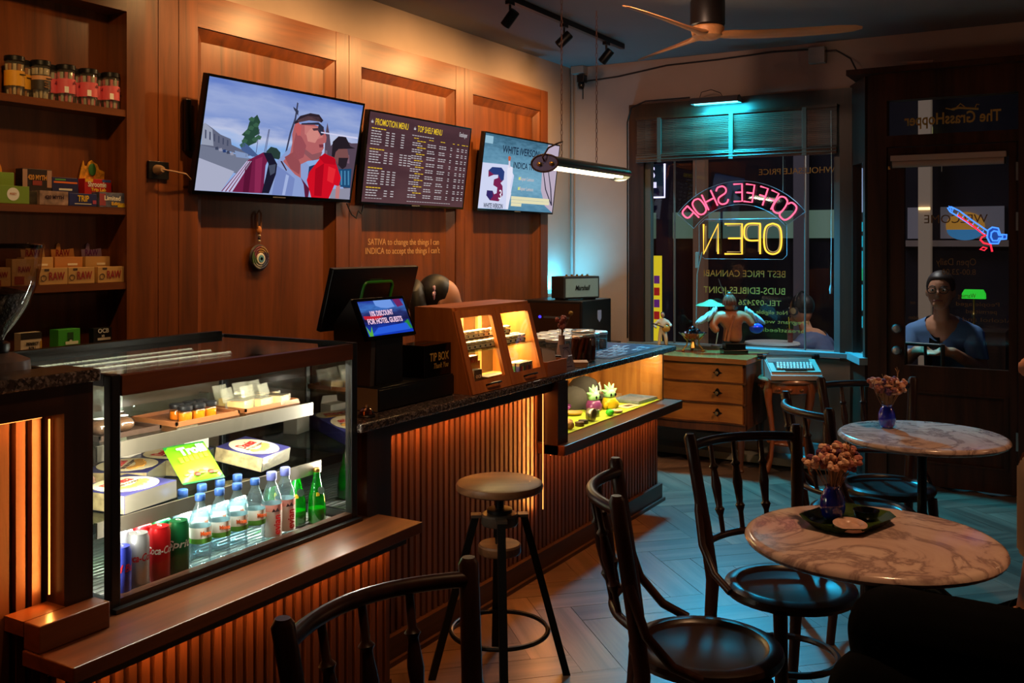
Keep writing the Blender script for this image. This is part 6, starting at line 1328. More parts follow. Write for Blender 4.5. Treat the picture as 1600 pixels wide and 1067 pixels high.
light('fan_fill_light', 'SPOT', (5.02, 2.44, 2.03), 16, (1, .7, .4), (5.0, 1.65, 2.63), .04, spot=80, blend=.8)  # added spot that brightens the fan blades; the hood has no upward opening
light('tube_lamp_light', 'AREA', (5.08, 2.50, 1.925), 8, (1, .82, .58), (5.08, 2.5, 1.0), .92, .10)
# cyan picture lamp over the window
wl = thing('window_picture_lamp', 'half round metal lamp shining cyan light over the window blind', 'lamp', (6.72, 2.265, 2.525))
MB().prism([(.055*math.cos(math.radians(a)), .05*math.sin(math.radians(a))) for a in range(0, 181, 15)]+[(.048*math.cos(math.radians(a)), .044*math.sin(math.radians(a))) for a in range(180, -1, -15)], -.175, .175, 'xz').build('hood', mat('lamp hood', (120, 112, 110), .4, .5), wl)
for y in (-.175, .172): MB().prism([(.055*math.cos(math.radians(a)), .05*math.sin(math.radians(a))) for a in range(0, 181, 15)], y, y+.003, 'xz').build('hood_end', MATS['lamp hood'], wl, smooth=False)
MB().cyl((0, -.16, .012), (0, .16, .012), .013, n=12).build('tube', glow('cyan lamp tube', (120, 240, 255), 4), wl)
MB().tube([(.05, .05, .03), (.10, .05, .05), (.165, .05, .03)], .008, 8).build('bracket', M_BLACKM, wl)
MB().tube([(.0, .12, .048), (0.01, .11, .09), (.02, .04, .105), (.04, -.02, .08), (.08, -.03, .05)], .003, 6).build('cord', M_BLACK, wl)
# rolled bamboo blind
bl = thing('bamboo_blind', 'half rolled dark bamboo blind at the top of the window', 'blind', (6.82, 2.18, 2.13))
mb = MB()
for k in range(25): mb.box(-.004+.002*(k % 2), -.735, .012+k*.0128, .004+.002*(k % 2), .735, .022+k*.0128)
mb.build('bamboo_slats', wood('bamboo slat', (60, 40, 34), (110, 84, 70), 'y', .45, .8), bl, smooth=False, kind='stuff')
for k in range(5): MB().cyl((-.012-.004*(k % 2), -.735, .01+k*.012), (-.012-.004*(k % 2), .735, .01+k*.012), .007, n=8).build('rolled_slat', MATS['bamboo slat'], bl)
MB().box(-.02, -.74, .325, .015, .74, .345).build('head_rail', M_DARKX, bl, smooth=False)
for y in (-.52, .0, .55): MB().box(-.022, y-.016, 0, -.005, y+.016, .335, .002).build('tape', mat('blind tape', (96, 84, 76), .7), bl, smooth=False)
for y in (-.70,): MB().tube([(-.02, y, .3), (-.02, y-.005, -.2), (-.02, y, -.9)], .002, 5).build('pull_cord', M_WHITE, bl); MB().lathe([(.008, 0), (.012, .03), (.006, .06)], 10, (-.02, y, -.95)).build('cord_tassel', mat('tassel', (150, 160, 165), .4), bl)
# roller shade on the door
rs = thing('roller_shade', 'rolled cream roller shade at the top of the door glass', 'roller shade', (6.525, .72, 2.01))
MB().box(-.055, -.325, .03, .0, .325, .065, .002).build('cassette', mat('cream aluminium', (176, 150, 134), .45), rs, smooth=False)
MB().cyl((-.03, -.315, .012), (-.03, .315, .012), .024, n=18).build('roll', mat('cream cloth', (166, 140, 124), .7), rs)
for y in (-.325, .318): MB().box(-.055, y, -.012, -.0, y+.007, .03).build('end_bracket', M_BLACK, rs, smooth=False)
MB().lathe([(.008, 0), (.008, .02)], 8, (-.03, .335, -.02)).build('chain_wheel', M_BRASS, rs); MB().cyl((-.03, .03, -.012), (-.03, .03, -.045), .002, n=6).build('pull', M_WHITE, rs)
# ---- neon sign
STK = {'C': [[(1, .8), (.8, 1), (.25, 1), (0, .75), (0, .25), (.25, 0), (.8, 0), (1, .2)]], 'O': [[(.5, 1), (.15, .92), (0, .7), (0, .3), (.15, .08), (.5, 0), (.85, .08), (1, .3), (1, .7), (.85, .92), (.5, 1)]],
       'F': [[(0, 0), (0, 1), (.95, 1)], [(0, .52), (.75, .52)]], 'E': [[(.95, 0), (0, 0), (0, 1), (.95, 1)], [(0, .52), (.75, .52)]], 'S': [[(1, .82), (.75, 1), (.25, 1), (0, .8), (.15, .58), (.85, .42), (1, .2), (.75, 0), (.25, 0), (0, .18)]],
       'H': [[(0, 0), (0, 1)], [(1, 0), (1, 1)], [(0, .5), (1, .5)]], 'P': [[(0, 0), (0, .3), (0, .7), (0, .97), (.1, 1), (.7, 1), (.95, .9), (1, .72), (.95, .55), (.7, .45), (.1, .45)]], 'N': [[(0, 0), (0, 1), (1, 0), (1, 1)]]}
ns = thing('neon_sign', 'coffee shop open neon sign in the window, pink arch over yellow letters', 'neon sign', (0, 0, 0))
PINK = glow('pink neon', (255, 84, 118), 2.6); YEL = glow('yellow neon', (255, 186, 60), 2.0)
cy, cz, rad = 2.143, 1.376, .514
def smooth2(pts, k=5):
    out = []; P = [V((*p, 0)) for p in pts]
    for i in range(len(P)-1):
        p0, p1, p2, p3 = P[max(0, i-1)], P[i], P[i+1], P[min(len(P)-1, i+2)]
        for j in range(k):
            t = j/k; out.append(.5*((2*p1)+(p2-p0)*t+(2*p0-5*p1+4*p2-p3)*t*t+(3*p1-p0-3*p2+p3)*t**3))
    return [(p.x, p.y) for p in out]+[pts[-1]]
def stroke(ch, fx, m, r, name):
    for s in STK[ch]: MB().tube([fx(*p) for p in (smooth2(s) if ch in 'COS' or (ch == 'P') else s)], r, 7).build(name, m, ns)
for ch_, ang, w, h in zip('COFFEESHOP', (-43.5, -35.2, -27, -18.5, -8.2, 1.0, 14.0, 25.2, 35.5, 46), (.075, .075, .06, .06, .065, .065, .075, .075, .075, .07), [.125]*10):
    a = math.radians(ang); e1 = V((0, math.cos(a), -math.sin(a))); e2 = V((0, math.sin(a), math.cos(a))); c0 = V((6.872, cy, cz))+e2*rad
    stroke(ch_, lambda u, v, c0=c0, e1=e1, e2=e2, w=w, h=h: c0+e1*(u-.5)*w+e2*(v-.5)*h, PINK, .0055, 'pink_tube')
for ch_, y0, y1 in (('O', 1.838, 1.958), ('P', 1.988, 2.104), ('E', 2.120, 2.255), ('N', 2.298, 2.408)):
    stroke(ch_, lambda u, v: V((6.872, y0+(y1-y0)*u, 1.447+.218*v)), YEL, .006, 'yellow_tube')
    stroke(ch_, lambda u, v: V((6.876, y0+.012+(y1-y0-.024)*u*.96, 1.462+.19*v)), glow('pale yellow neon', (255, 214, 140), .5), .003, 'inner_tube')
M_ACR = glass('acrylic plate', (232, 240, 244), 1.4, .03); M_EDGE = mat('acrylic edge', (130, 170, 190), .2, emit=(120, 180, 210), es=.10)
pa = []
for a in range(-52, 54, 4): pa.append((cy+(rad+.085)*math.sin(math.radians(a)), cz+(rad+.085)*math.cos(math.radians(a))))
pb_ = [(cy+(rad-.085)*math.sin(math.radians(a)), cz+(rad-.085)*math.cos(math.radians(a))) for a in range(53, -53, -4)]
ol1 = pa+pb_
MB().prism(ol1, 6.879, 6.882, 'yz').build('acrylic_plate', M_ACR, ns, smooth=False); MB().tube([(6.8805, y, z) for y, z in ol1], .0022, 5, True).build('plate_edge', M_EDGE, ns)
ol2 = [(1.80, 1.44), (1.83, 1.41), (2.40, 1.41), (2.445, 1.44), (2.445, 1.66), (2.40, 1.70), (1.84, 1.70), (1.80, 1.66)]
MB().prism(ol2, 6.879, 6.882, 'yz').build('acrylic_plate', M_ACR, ns, smooth=False); MB().tube([(6.8805, y, z) for y, z in ol2], .0022, 5, True).build('plate_edge', M_EDGE, ns)
for y, z in ((2.47, 1.87), (1.828, 1.89)): MB().cyl((6.88, y, z), (6.88, y, 2.46), .0018, n=6).build('hanging_wire', mat('pale wire', (130, 170, 176), .4), ns)
MB().tube([(6.872, 2.42, 1.46), (6.865, 2.455, 1.3), (6.86, 2.46, 1.0), (6.86, 2.45, .78)], .004, 6).build('power_cord', mat('pale wire', (130, 170, 176), .4), ns)
MB().box(6.862, 2.445, 1.34, 6.876, 2.47, 1.46, .003).build('transformer', mat('pale wire', (130, 170, 176), .4), ns, smooth=False)
# neon guitar on the door
gn = thing('neon_guitar', 'blue and red neon electric guitar glowing on the door glass', 'neon sign')
BL = glow('blue neon', (70, 140, 255), 1.5); RDN = glow('red neon', (255, 40, 60), 1.8)
def gt(pts, m, r, name, closed=False): MB().tube([(6.545, y, z) for y, z in pts], r, 7, closed).build(name, m, gn)
gt([(.701, 1.749), (.655, 1.723), (.587, 1.666), (.497, 1.597)], BL, .0045, 'neck_tube'); gt([(.707, 1.718), (.678, 1.699), (.598, 1.641), (.513, 1.578)], BL, .0045, 'neck_tube')
gt([(.701, 1.749), (.722, 1.742), (.707, 1.718)], BL, .005, 'head_tube'); gt([(.69, 1.735), (.715, 1.755), (.70, 1.725)], BL, .004, 'head_tube')
for i in range(7): f = i/6; gt([(.69-.17*f, 1.737-.135*f), (.698-.165*f, 1.712-.128*f)], BL, .0025, 'fret_tube')
body_ = [(.497, 1.603), (.474, 1.621), (.441, 1.615), (.43, 1.578), (.395, 1.575), (.397, 1.550), (.43, 1.547), (.441, 1.522), (.485, 1.522), (.502, 1.559)]
gt(body_, BL, .005, 'body_tube', True); gt([(.45+(y-.45)*.6, 1.565+(z-1.565)*.6) for y, z in body_], BL, .005, 'body_tube', True)
MB().prism([(y, z) for y, z in body_], 6.550, 6.553, 'yz').build('body_plate', mat('blue acrylic', (60, 100, 170), .2, emit=(50, 100, 190), es=.35), gn, smooth=False)
gt([(.666, 1.696), (.587, 1.635), (.508, 1.569), (.53, 1.562), (.539, 1.545), (.521, 1.525), (.483, 1.516), (.474, 1.473)], RDN, .0055, 'red_tube'); gt([(.541, 1.487), (.524, 1.50), (.502, 1.495), (.517, 1.48)], RDN, .004, 'red_tube', True)
# ---- cables and small boxes on the end wall
tag(MB().box(6.82, 3.37, 2.86, 6.899, 3.48, 2.918, .003).build('junction_box', mat('grey box', (150, 140, 134), .6), smooth=False), 'pale junction box in the ceiling corner above the conduit', 'junction box')
t = thing('security_camera', 'small black wall camera under the corner junction box', 'camera', (6.86, 3.40, 2.79)); MB().box(-.03, -.03, 0, .035, .03, .06, .004).build('housing', M_BLACK, t, smooth=False); MB().lathe([(.025, 0), (.028, -.02), (.02, -.05), (0, -.055)], 14, (-.01, 0, 0), (0, 0, 1)).build('dome', M_BLACKG, t); MB().cyl((0, -.01, -.05), (0, -.01, -.13), .004, n=6).build('aerial', M_BLACK, t)
tag(MB().cyl((6.87, 3.49, .80), (6.87, 3.49, 2.86), .012, n=10).build('conduit', mat('grey conduit', (130, 120, 116), .5)), 'grey vertical conduit pipe in the room corner', 'conduit')
tag(MB().tube([(6.87, 3.37, 2.80), (6.88, 3.1, 2.815), (6.885, 2.7, 2.865), (6.885, 2.3, 2.87), (6.885, 1.9, 2.885), (6.885, 1.64, 2.875)], .006, 6).build('ceiling_cable', M_BLACK), 'black cable strung along the top of the end wall', 'cable')
tag(MB().box(6.83, 1.53, 2.77, 6.899, 1.64, 2.88, .003).build('junction_box', mat('grey box', (150, 140, 134), .6), smooth=False), 'pale square junction box above the right end of the window', 'junction box')
tag(MB().tube([(6.86, 1.54, 2.85), (6.82, 1.45, 2.84), (6.75, 1.34, 2.76), (6.70, 1.28, 2.64)], .006, 6).build('drop_cable', M_BLACK), 'black cable curving from the junction box down to the cornice', 'cable')
tag(MB().tube([(6.835, 2.5, 2.60), (6.835, 2.85, 2.60), (6.835, 2.97, 2.56), (6.832, 3.0, 2.45), (6.835, 3.0, 1.6), (6.835, 3.0, .80)], .006, 6).build('frame_cable', M_BLACK), 'black cable running round the left corner of the window frame', 'cable')
tag(MB().box(6.50, .80, 2.636, 6.56, .95, 2.66).build('paper_packet', mat('pinkish paper', (190, 140, 120), .7), smooth=False), 'small pale packet lying on the door cornice', 'packet')
# ================================================================== OUTSIDE
GZ = -.04
tag(MB().box(7.0, -4, -.12, 16, 8, GZ).build('pavement', mat('night asphalt', (74, 62, 56), .7, var=.2, vs=4), smooth=False), 'dark street pavement outside the window', 'pavement')
fa = thing('facade', 'dim shopfront facade with pale band across the street', 'building', (12, 2, GZ))
MB().box(.05, -8, 0, .4, 7, 6).build('wall', mat('night facade', (46, 40, 48), .8, var=.2, vs=2), fa, smooth=False)
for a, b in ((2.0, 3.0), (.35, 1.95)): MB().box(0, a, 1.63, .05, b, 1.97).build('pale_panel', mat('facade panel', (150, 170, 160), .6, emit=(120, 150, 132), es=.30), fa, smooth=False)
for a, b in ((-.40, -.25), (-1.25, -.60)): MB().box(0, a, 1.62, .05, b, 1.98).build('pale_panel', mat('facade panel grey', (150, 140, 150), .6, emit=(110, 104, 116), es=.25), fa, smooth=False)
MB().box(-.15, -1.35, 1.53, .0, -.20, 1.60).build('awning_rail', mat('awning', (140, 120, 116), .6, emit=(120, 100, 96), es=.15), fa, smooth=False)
for y, w, c in ((2.165, .15, (150, 110, 90)), (.91, .15, (100, 90, 100)), (2.65, .17, (40, 30, 44)), (-.47, .13, (190, 160, 140))): MB().box(-.3, y-w/2, 0, -.15, y+w/2, 4).build('column', mat('column %d %d %d' % c, c, .7, emit=c, es=.16), fa, smooth=False)  # columns glow a little, standing in for light falling on them
MB().box(-.32, -.53, 1.94, -.30, -.41, 1.97).build('column_lamp', glow('column lamp', (255, 220, 160), 2), fa, smooth=False)
MB().box(-.05, -.52, 2.78, .0, -.40, 2.90).build('lit_window', glow('lit square', (150, 150, 90), .8), fa, smooth=False)
pts = arc(0, 0, .2, 0, 360, 24)[:-1]
MB().prism([(-.86+x*1.0, 1.76+y*.8) for x, y in pts], -.03, 0, 'yz').build('round_logo', mat('amber logo', (200, 140, 50), .5, emit=(190, 130, 50), es=.45), fa, smooth=False)
MB().prism([(-.86+x*.95, 1.72+y*.6) for x, y in arc(0, 0, .2, 180, 360, 14)], -.04, -.031, 'yz').build('round_logo_blue', mat('blue logo', (60, 130, 190), .5, emit=(60, 130, 190), es=.45), fa, smooth=False)
sg = thing('street_sign', 'white outlined lightbox street sign outside the left window pane', 'sign', (9.0, 3.66, 0))
MB().box(0, -.12, 1.97, .08, .30, 2.31, .01).build('box', mat('sign dark', (50, 46, 80), .5), sg, smooth=False)
MB().tube([(-.008, -.11, 2.31), (-.008, -.11, 1.98), (-.008, .30, 1.98)], .010, 6).build('light_border', glow('violet white', (220, 210, 255), 1.8), sg)
text('S', .16, glow('violet white', (220, 210, 255), 1.8), sg, (-.004, .03, 2.22), RE, bold=.004); text('SHI', .075, glow('violet white', (220, 210, 255), 1.8), sg, (-.004, .03, 2.10), RE, bold=.003)
MB().cyl((.04, .1, GZ), (.04, .1, 1.98), .03, n=10).build('post', M_BLACKM, sg)
ys_ = thing('yellow_banner', 'bright yellow lit street banner outside the left window pane', 'banner', (9.16, 3.76, GZ))
MB().box(0, -.10, .55, .04, .25, 1.44).build('banner', mat('yellow banner', (240, 210, 50), .5, emit=(236, 206, 40), es=.8), ys_, smooth=False); MB().box(.01, -.08, 0, .03, .23, .55).build('stand', M_BLACKM, ys_, smooth=False)
for i in range(4): MB().box(-.003, -.09, .80+i*.12, 0, -.03, .88+i*.12).build('print_patch', mat('banner print %d' % (i % 2), ((190, 40, 40), (120, 50, 140))[i % 2], .5, emit=((190, 40, 40), (120, 50, 140))[i % 2], es=.5), ys_, smooth=False)
os_ = thing('oval_sign', 'tall cyan lit sign of stacked ovals outside the narrow pane', 'sign', (8.3, 1.57, GZ))
MB().box(0, -.10, 0, .05, .12, 2.2).build('panel', mat('sign dark blue', (16, 26, 40), .4), os_, smooth=False)
for z, h in ((1.70, .040), (1.58, .048), (1.43, .075), (1.12, .11), (.92, .05)): MB().ell((-.005, .0, z), .004, .055, h, 18, 12).build('oval', glow('cyan oval', (40, 200, 240), 1.1), os_)
MB().box(-.006, -.05, 1.26, 0, .05, 1.36).build('green_square', glow('green square', (40, 210, 150), 1.0), os_, smooth=False)
MB().box(-.006, -.03, 1.82, 0, .03, 2.18).build('white_strip', glow('cold strip', (170, 190, 240), 1.0), os_, smooth=False)
def pavement_table(loc, r, h, label):
    t = thing('pavement_table', label, 'table', loc); MB().lathe([(0, h-.02), (r, h-.02), (r+.005, h-.01), (r, h), (0, h)], 32).build('top', mat('white table', (200, 196, 200), .3), t)
    MB().cyl((0, 0, .02), (0, 0, h-.02), .02, n=12).build('pole', M_BLACKM, t); MB().lathe([(.18, 0), (.18, .015), (.03, .03), (0, .03)], 24).build('foot', M_BLACKM, t); return t
pavement_table((7.30, 2.02, GZ), .20, .82, 'small round white table outside the window')
pavement_table((7.12, .90, GZ), .19, .84, 'small round white table outside the door')
pavement_table((7.42, 1.60, GZ), .18, .72, 'low blue-lit table outside the window beside the sitting person')
t = thing('drink_glass', 'tall glass of pink drink with straw outside the window', 'drink', (7.32, 1.89, GZ+.821)); MB().lathe([(.02, 0), (.025, .12), (.028, .13)], 14, cap=False).build('glass', M_JGL, t); MB().lathe([(.018, .002), (.023, .10)], 12).build('drink', mat('pink drink', (150, 40, 70), .3), t); MB().cyl((0, .0, .02), (.01, .015, .19), .003, n=6).build('straw', mat('yellow label', (226, 190, 50), .4), t)
t = thing('food_plate', 'plate of food on the low table outside the window', 'plate', (7.42, 1.62, GZ+.7205)); MB().lathe([(.06, 0), (.11, .012), (.10, .012), (0, .004)], 24).build('plate', M_WHITE, t); MB().ell((0, 0, .022), .07, .07, .024).build('food', mat('noodles', (190, 150, 80), .7, var=.4, vs=60, bump=.6), t)
# seated people outside
def seated(loc, rz, label, shirt, trous, hair, lean=.15, headset=False, glasses=False, seat=.45):
    p = thing('person', label, 'person', loc, rz); z0 = seat
    yh = -lean; S = z0+.46; Hd = (0, yh*1.45, z0+.70)
    bp = [(0, 0, z0+.08), (0, yh*.4, z0+.26), (0, yh*.9, S-.02), (0, yh*1.2, S+.07), (0, yh*1.3, S+.12), (-.17, yh*.9, S-.04), (-.235, yh-.10, z0+.22), (-.10, yh-.30, z0+.34), (-.04, yh-.34, z0+.345), (.17, yh*.9, S-.04), (.235, yh-.10, z0+.22), (.10, yh-.30, z0+.34), (.04, yh-.34, z0+.345),
               (-.10, -.04, z0+.06), (-.12, -.42, z0+.05), (-.12, -.40, .08), (-.12, -.50, .03), (.10, -.04, z0+.06), (.12, -.42, z0+.05), (.12, -.40, .08), (.12, -.50, .03)]
    be = [(0, 1), (1, 2), (2, 3), (3, 4), (2, 5), (5, 6), (6, 7), (7, 8), (2, 9), (9, 10), (10, 11), (11, 12), (0, 13), (13, 14), (14, 15), (15, 16), (0, 17), (17, 18), (18, 19), (19, 20)]
    sk = bones(bp, be, [.13, .12, .12, .05, .048, .058, .043, .032, .026, .058, .043, .032, .026, .085, .062, .045, .035, .085, .062, .045, .035])
    h = MB(); h.ell(Hd, .076, .095, .118, 20, 14); h.ell((0, Hd[1]-.092, Hd[2]-.018), .013, .022, .024, 8, 6); h.ell((0, Hd[1]-.066, Hd[2]-.085), .04, .034, .028, 10, 8)
    for sx in (-1, 1): h.ell((.079*sx, Hd[1]+.005, Hd[2]-.01), .011, .02, .03, 8, 6)
    for sx in (-1, 1):
        for q in range(4): h.tube([(sx*(.05-.012*q), yh-.335, z0+.345), (sx*(.035-.014*q), yh-.375, z0+.338), (sx*(.015-.012*q), yh-.395, z0+.328)], .0115, 6)
        h.tube([(sx*.075, yh-.31, z0+.355), (sx*.06, yh-.34, z0+.375), (sx*.035, yh-.36, z0+.365)], .0125, 6)
    bo = fuse([sk, tmp(h)], 'body', SKIN, p, .0075, 3)
    cloth(bo, bp, be, {0, 1, 4, 5, 8, 9}, .012, 'shirt', shirt, p, lambda c: c[2] > z0+.10 and c[2] < S+.075 and not (abs(c[0]) > .19 and c[2] < z0+.28))
    cloth(bo, bp, be, {0, 12, 13, 14, 16, 17, 18}, .010, 'trousers', trous, p, lambda c: c[2] < z0+.20)
    for sx in (-1, 1): MB().ell((.12*sx, -.46, .042), .05, .12, .042, 12, 8).build('shoe', M_BLACK, p)
    me = tmp(MB().ell((Hd[0], Hd[1]+.012, Hd[2]+.030), .085, .098, .100, 22, 14))
    for v in me.vertices:
        if v.co.y < Hd[1]-.055 and v.co.z < Hd[2]+.07: v.co.y = Hd[1]-.05
    meshobj(me, 'hair', hair, p); me.polygons.foreach_set('use_smooth', [True]*len(me.polygons))
    for sx in (-1, 1):
        MB().ell((.031*sx, Hd[1]-.084, Hd[2]+.008), .013, .008, .008, 10, 6).build('eye', M_WHITE, p); MB().ell((.031*sx, Hd[1]-.091, Hd[2]+.008), .006, .003, .006, 8, 6).build('pupil', M_BLACKG, p)
        MB().tube([(.016*sx, Hd[1]-.090, Hd[2]+.030), (.034*sx, Hd[1]-.090, Hd[2]+.034), (.052*sx, Hd[1]-.078, Hd[2]+.028)], .004, 5).build('eyebrow', hair, p)
    MB().tube([(-.026, Hd[1]-.090, Hd[2]-.058), (0, Hd[1]-.097, Hd[2]-.055), (.026, Hd[1]-.090, Hd[2]-.058)], .0045, 6).build('mouth', mat('lip', (150, 80, 76), .5), p)
    if glasses:
        for sx in (-1, 1): MB().tube([(.033*sx+.026*math.cos(a*PI/8), Hd[1]-.102, Hd[2]+.006+.019*math.sin(a*PI/8)) for a in range(16)], .0026, 5, True).build('glasses_rim', M_BLACK, p); MB().cyl((.058*sx, Hd[1]-.10, Hd[2]+.01), (.083*sx, Hd[1], Hd[2]+.01), .0024, n=6).build('glasses_arm', M_BLACK, p)
    if headset:
        for sx in (-1, 1): MB().lathe([(.030, 0), (.034, .006), (.034, .020), (.026, .026), (0, .027)], 18, (.080*sx, Hd[1], Hd[2]-.01), (sx, 0, 0)).build('ear_cup', mat('dark cup', (40, 36, 38), .4), p); MB().lathe([(.024, .028), (.026, .030), (.020, .031)], 16, (.080*sx, Hd[1], Hd[2]-.01), (sx, 0, 0)).build('cup_ring', mat('tan ring', (176, 150, 110), .4), p)
        MB().tube([(.095*math.cos(a*PI/12), Hd[1]+.005, Hd[2]+.03+.112*math.sin(a*PI/12)) for a in range(13)], .008, 8).build('headband', mat('dark cup', (40, 36, 38), .4), p)
    return p
def stool_for(loc, label):
    t = thing('pavement_chair', label, 'chair', loc[:3], loc[3]); z = .45
    MB().lathe([(0, z-.02), (.18, z-.02), (.19, z-.01), (.18, z), (0, z)], 28).build('seat', M_CHAIRSEAT, t)
    for sx in (-1, 1):
        for sy in (-1, 1): MB().cyl((.12*sx, .12*sy, z-.02), (.15*sx, .16*sy, 0), .014, .011, 10).build('leg', M_CHAIR, t)
        MB().cyl((.15*sx, .16, z-.02), (.17*sx, .22, .93), .013, n=10).build('back_post', M_CHAIR, t)
    for zz in (.60, .92): MB().cyl((-.17, .18+.06*(zz-.45), zz), (.17, .18+.06*(zz-.45), zz), .012, n=10).build('back_rail', M_CHAIR, t)
    for x in (-.06, .06): MB().cyl((x, .185, .60), (x, .21, .92), .010, n=8).build('back_slat', M_CHAIR, t)
    return t
JEAN = mat('dark denim', (40, 50, 76), .8)
mn = seated((7.44, .82, GZ), math.radians(-92), 'person with glasses in a pale blue shirt sitting outside the door', mat('pale blue shirt', (96, 136, 190), .8, var=.08, vs=6), JEAN, mat('brown hair', (40, 28, 24), .5), .20, glasses=True)
mn.scale = (1.08,)*3
stool_for((7.46, .82, GZ, math.radians(-92)), 'dark chair under the person outside the door')
stool_for((6.85, .885, GZ, math.radians(80)), 'empty dark slat back chair just outside the door glass')
wm_ = seated((7.72, 1.66, GZ), math.radians(-200), 'person with headphones in a grey top sitting outside the window', mat('grey top', (84, 98, 140), .8), JEAN, mat('dark brown hair', (30, 22, 22), .5), .20, headset=True, seat=.34)
# low stool below
t = thing('pavement_stool', 'low dark stool under the person with headphones', 'stool', (7.72, 1.66, GZ)); MB().lathe([(0, .29), (.17, .29), (.18, .30), (.17, .32), (0, .32)], 24).build('seat', M_CHAIRSEAT, t)
for k in range(4): a = k*PI/2+.7; MB().cyl((.12*math.cos(a), .12*math.sin(a), .29), (.15*math.cos(a), .15*math.sin(a), 0), .014, n=8).build('leg', M_CHAIR, t)
t = thing('smartphone', 'dark smartphone held by the person outside the door', 'phone', (7.12, .87, GZ+.846)); MB().box(-.035, -.006, 0, .035, .006, .10, .004).build('case', M_BLACKG, t, smooth=False); MB().box(-.038, -.0015, .10, .038, .0015, .104).build('edge', M_BLACK, t, smooth=False); t.rotation_euler = (.2, 0, 1.4)
bk = thing('banker_lamp', 'green glass banker lamp glowing behind the door', 'lamp', (9.0, .79, GZ))
MB().prism([(-.09, 1.10), (.09, 1.10), (.088, 1.14), (.07, 1.175), (-.07, 1.175), (-.088, 1.14)], -.05, .05, 'yz').build('shade', mat('green lamp glass', (40, 170, 50), .3, emit=(40, 200, 50), es=.8), bk, smooth=False)
MB().lathe([(.06, .84), (.06, .85), (.012, .86), (.008, .95), (.016, .97), (.008, .99), (.008, 1.10)], 14).build('stem', M_BRASS, bk); MB().box(-.2, -.25, 0, .2, .25, .84).build('pedestal', M_DARK, bk, smooth=False)
light('street_fill_light', 'AREA', (7.2, 1.3, 2.5), 18, (.95, .92, .95), (7.4, 1.2, .6), .14)  # added light on the people outside; no lamp stands here
light('street_fill_light', 'AREA', (9.5, 3.0, 3.6), 12, (.75, .7, 1), (10.5, 2.5, .4), 1.5)  # added light over the street and facade, without a lamp
# ---- person sitting at the near table, right picture edge
pr = thing('person', 'person in black trousers and beige top sitting at the right picture edge', 'person', (2.66, .022, 0))
NP = [(0, 0, .55), (.0, -.02, .78), (.0, -.03, .98), (0, -.02, 1.08), (0, .0, 1.13), (-.17, -.02, .96), (-.20, -.14, .74), (.0, .02, .69), (.17, -.02, .96), (.21, -.10, .74), (.12, .03, .69), (-.08, .06, .54), (-.29, .35, .625), (-.34, .335, .33), (-.30, .425, .27), (.05, .08, .53), (-.36, .38, .50), (-.34, .335, .10), (-.40, .435, .04)]
NE = [(0, 1), (1, 2), (2, 3), (3, 4), (2, 5), (5, 6), (6, 7), (2, 8), (8, 9), (9, 10), (0, 11), (11, 12), (12, 13), (13, 14), (0, 15), (15, 16), (16, 17), (17, 18)]
B1 = bones(NP, NE, [.13, .12, .13, .05, .05, .058, .043, .03, .058, .043, .03, .10, .092, .06, .04, .10, .092, .06, .04])
hh = MB(); hh.ell((0, .0, 1.24), .078, .098, .12, 20, 14); hh.ell((0, .098, 1.22), .013, .02, .024, 8, 6)
for sx in (-1, 1): hh.ell((.08*sx, 0, 1.23), .011, .02, .03, 8, 6)
for bx, by in ((.0, .02), (.12, .03)):
    for q in range(4): hh.tube([(bx-.03+.02*q, by, .68), (bx-.03+.02*q, by+.05, .675), (bx-.03+.02*q, by+.075, .66)], .0115, 6)
    hh.tube([(bx+.03, by, .68), (bx+.045, by+.03, .68), (bx+.035, by+.055, .67)], .0125, 6)
bo = fuse([B1, tmp(hh)], 'body', SKIN, pr, .0075, 3)
BT = mat('black trousers', (7, 7, 9), .95, spec=.08); BTOP = mat('beige top', (150, 124, 92), .9, var=.06, vs=20)
cloth(bo, NP, NE, {0, 10, 11, 12, 14, 15, 16}, .014, 'trousers', BT, pr, lambda c: c[2] < .82)
cloth(bo, NP, NE, {0, 1, 4, 5, 7, 8}, .018, 'top', BTOP, pr, lambda c: c[2] > .60 and c[2] < 1.06)
me = tmp(MB().ell((0, -.030, 1.262), .090, .092, .112, 22, 16)); meshobj(me, 'hair', HAIR, pr)
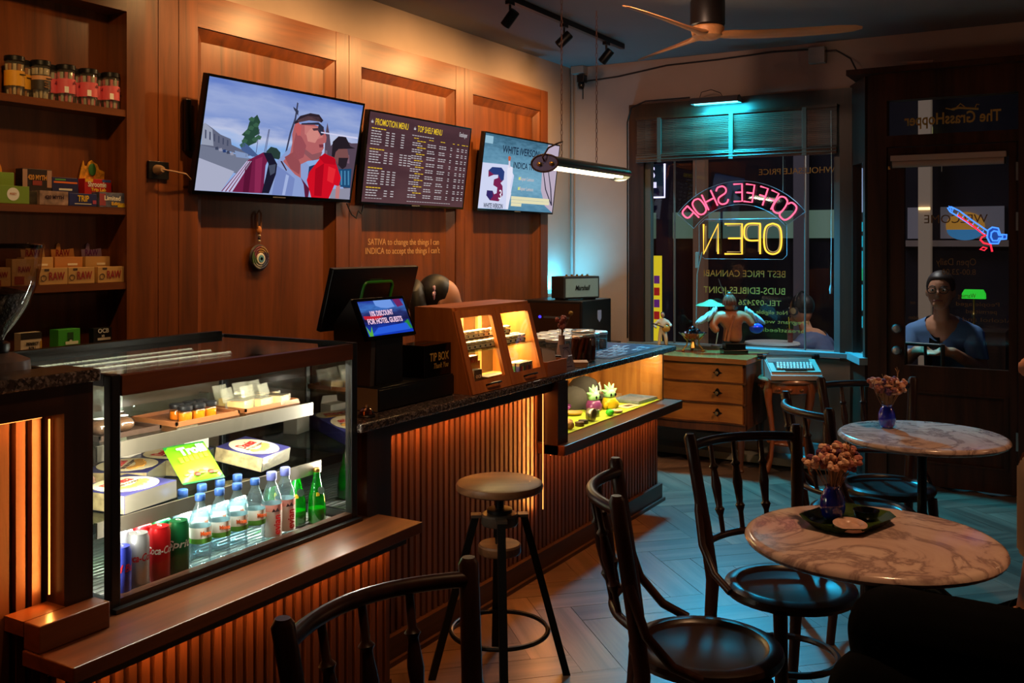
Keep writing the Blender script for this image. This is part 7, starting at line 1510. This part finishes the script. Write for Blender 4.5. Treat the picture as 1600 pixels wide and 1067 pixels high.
for sx in (-1, 1): MB().ell((.031*sx, .088, 1.248), .013, .008, .008, 10, 6).build('eye', M_WHITE, pr)
for x, y, z in ((-.30, .455, .265), (-.41, .435, .045)): MB().ell((x, y, z), .05, .11, .045, 12, 8).build('shoe', M_BLACK, pr)
pr.rotation_euler = (0, 0, 0)
dup(ch, (2.68, -.055, 0), face(.0, 1), 'bentwood chair under the person at the right picture edge')

# ---- added housings for the unseen ceiling spots and the fill pendant
for (x, y), tg, lb in zip([(1.5, .9), (2.6, .2), (3.9, .2), (2.8, 1.2), (4.6, -.2), (4.1, 1.7), (1.7, 2.5)], [(1.9, 1.75, .6), (2.72, .48, .74), (4.28, .57, .74), (3.35, 2.2, 1.0), (6.3, 2.2, .5), (6.9, 2.9, 2.2), (2.2, 3.5, 1.8)],
                          ['the display case ledge as added fill', 'the near marble table', 'the far marble table', 'the sloping cabinet as added fill', 'the chest of drawers as added fill', 'the end wall as added fill', 'the open shelving']):
    d = (V(tg)-V((x, y, 2.71))).normalized(); c = -d*.058
    s = thing('unseen_spotlight', 'unseen black ceiling spotlight aimed at '+lb, 'spotlight', (x, y, 2.71))
    MB().lathe([(.028, -.05), (.030, -.045), (.030, .05), (.027, .052), (.025, .035), (0, .03)], 18, c, d).build('can', M_BLACKM, s)
    MB().cyl(c+V((0, 0, .02)), (c.x, c.y, .205), .008, n=8).build('stem', M_BLACKM, s); MB().lathe([(.045, 0), (.045, .006)], 18, (c.x, c.y, .203)).build('ceiling_rose', M_BLACKM, s)
pd = thing('fill_pendant', 'added fill light, clear glass globe pendant hanging unseen beyond the right picture edge', 'lamp', (4.7, -1.0, 1.95))
MB().ell((0, 0, 0), .13, .13, .13, 20, 12).build('globe', glass('globe glass', (255, 250, 240), .5), pd); MB().cyl((0, 0, .13), (0, 0, .968), .004, n=6).build('cord', M_BLACK, pd); MB().lathe([(.03, .12), (.03, .17), (.012, .19)], 14).build('holder', M_BRASS, pd); MB().ell((0, 0, .03), .03, .03, .04, 12, 8).build('bulb', glass('bulb glass', (255, 240, 210), .5), pd)
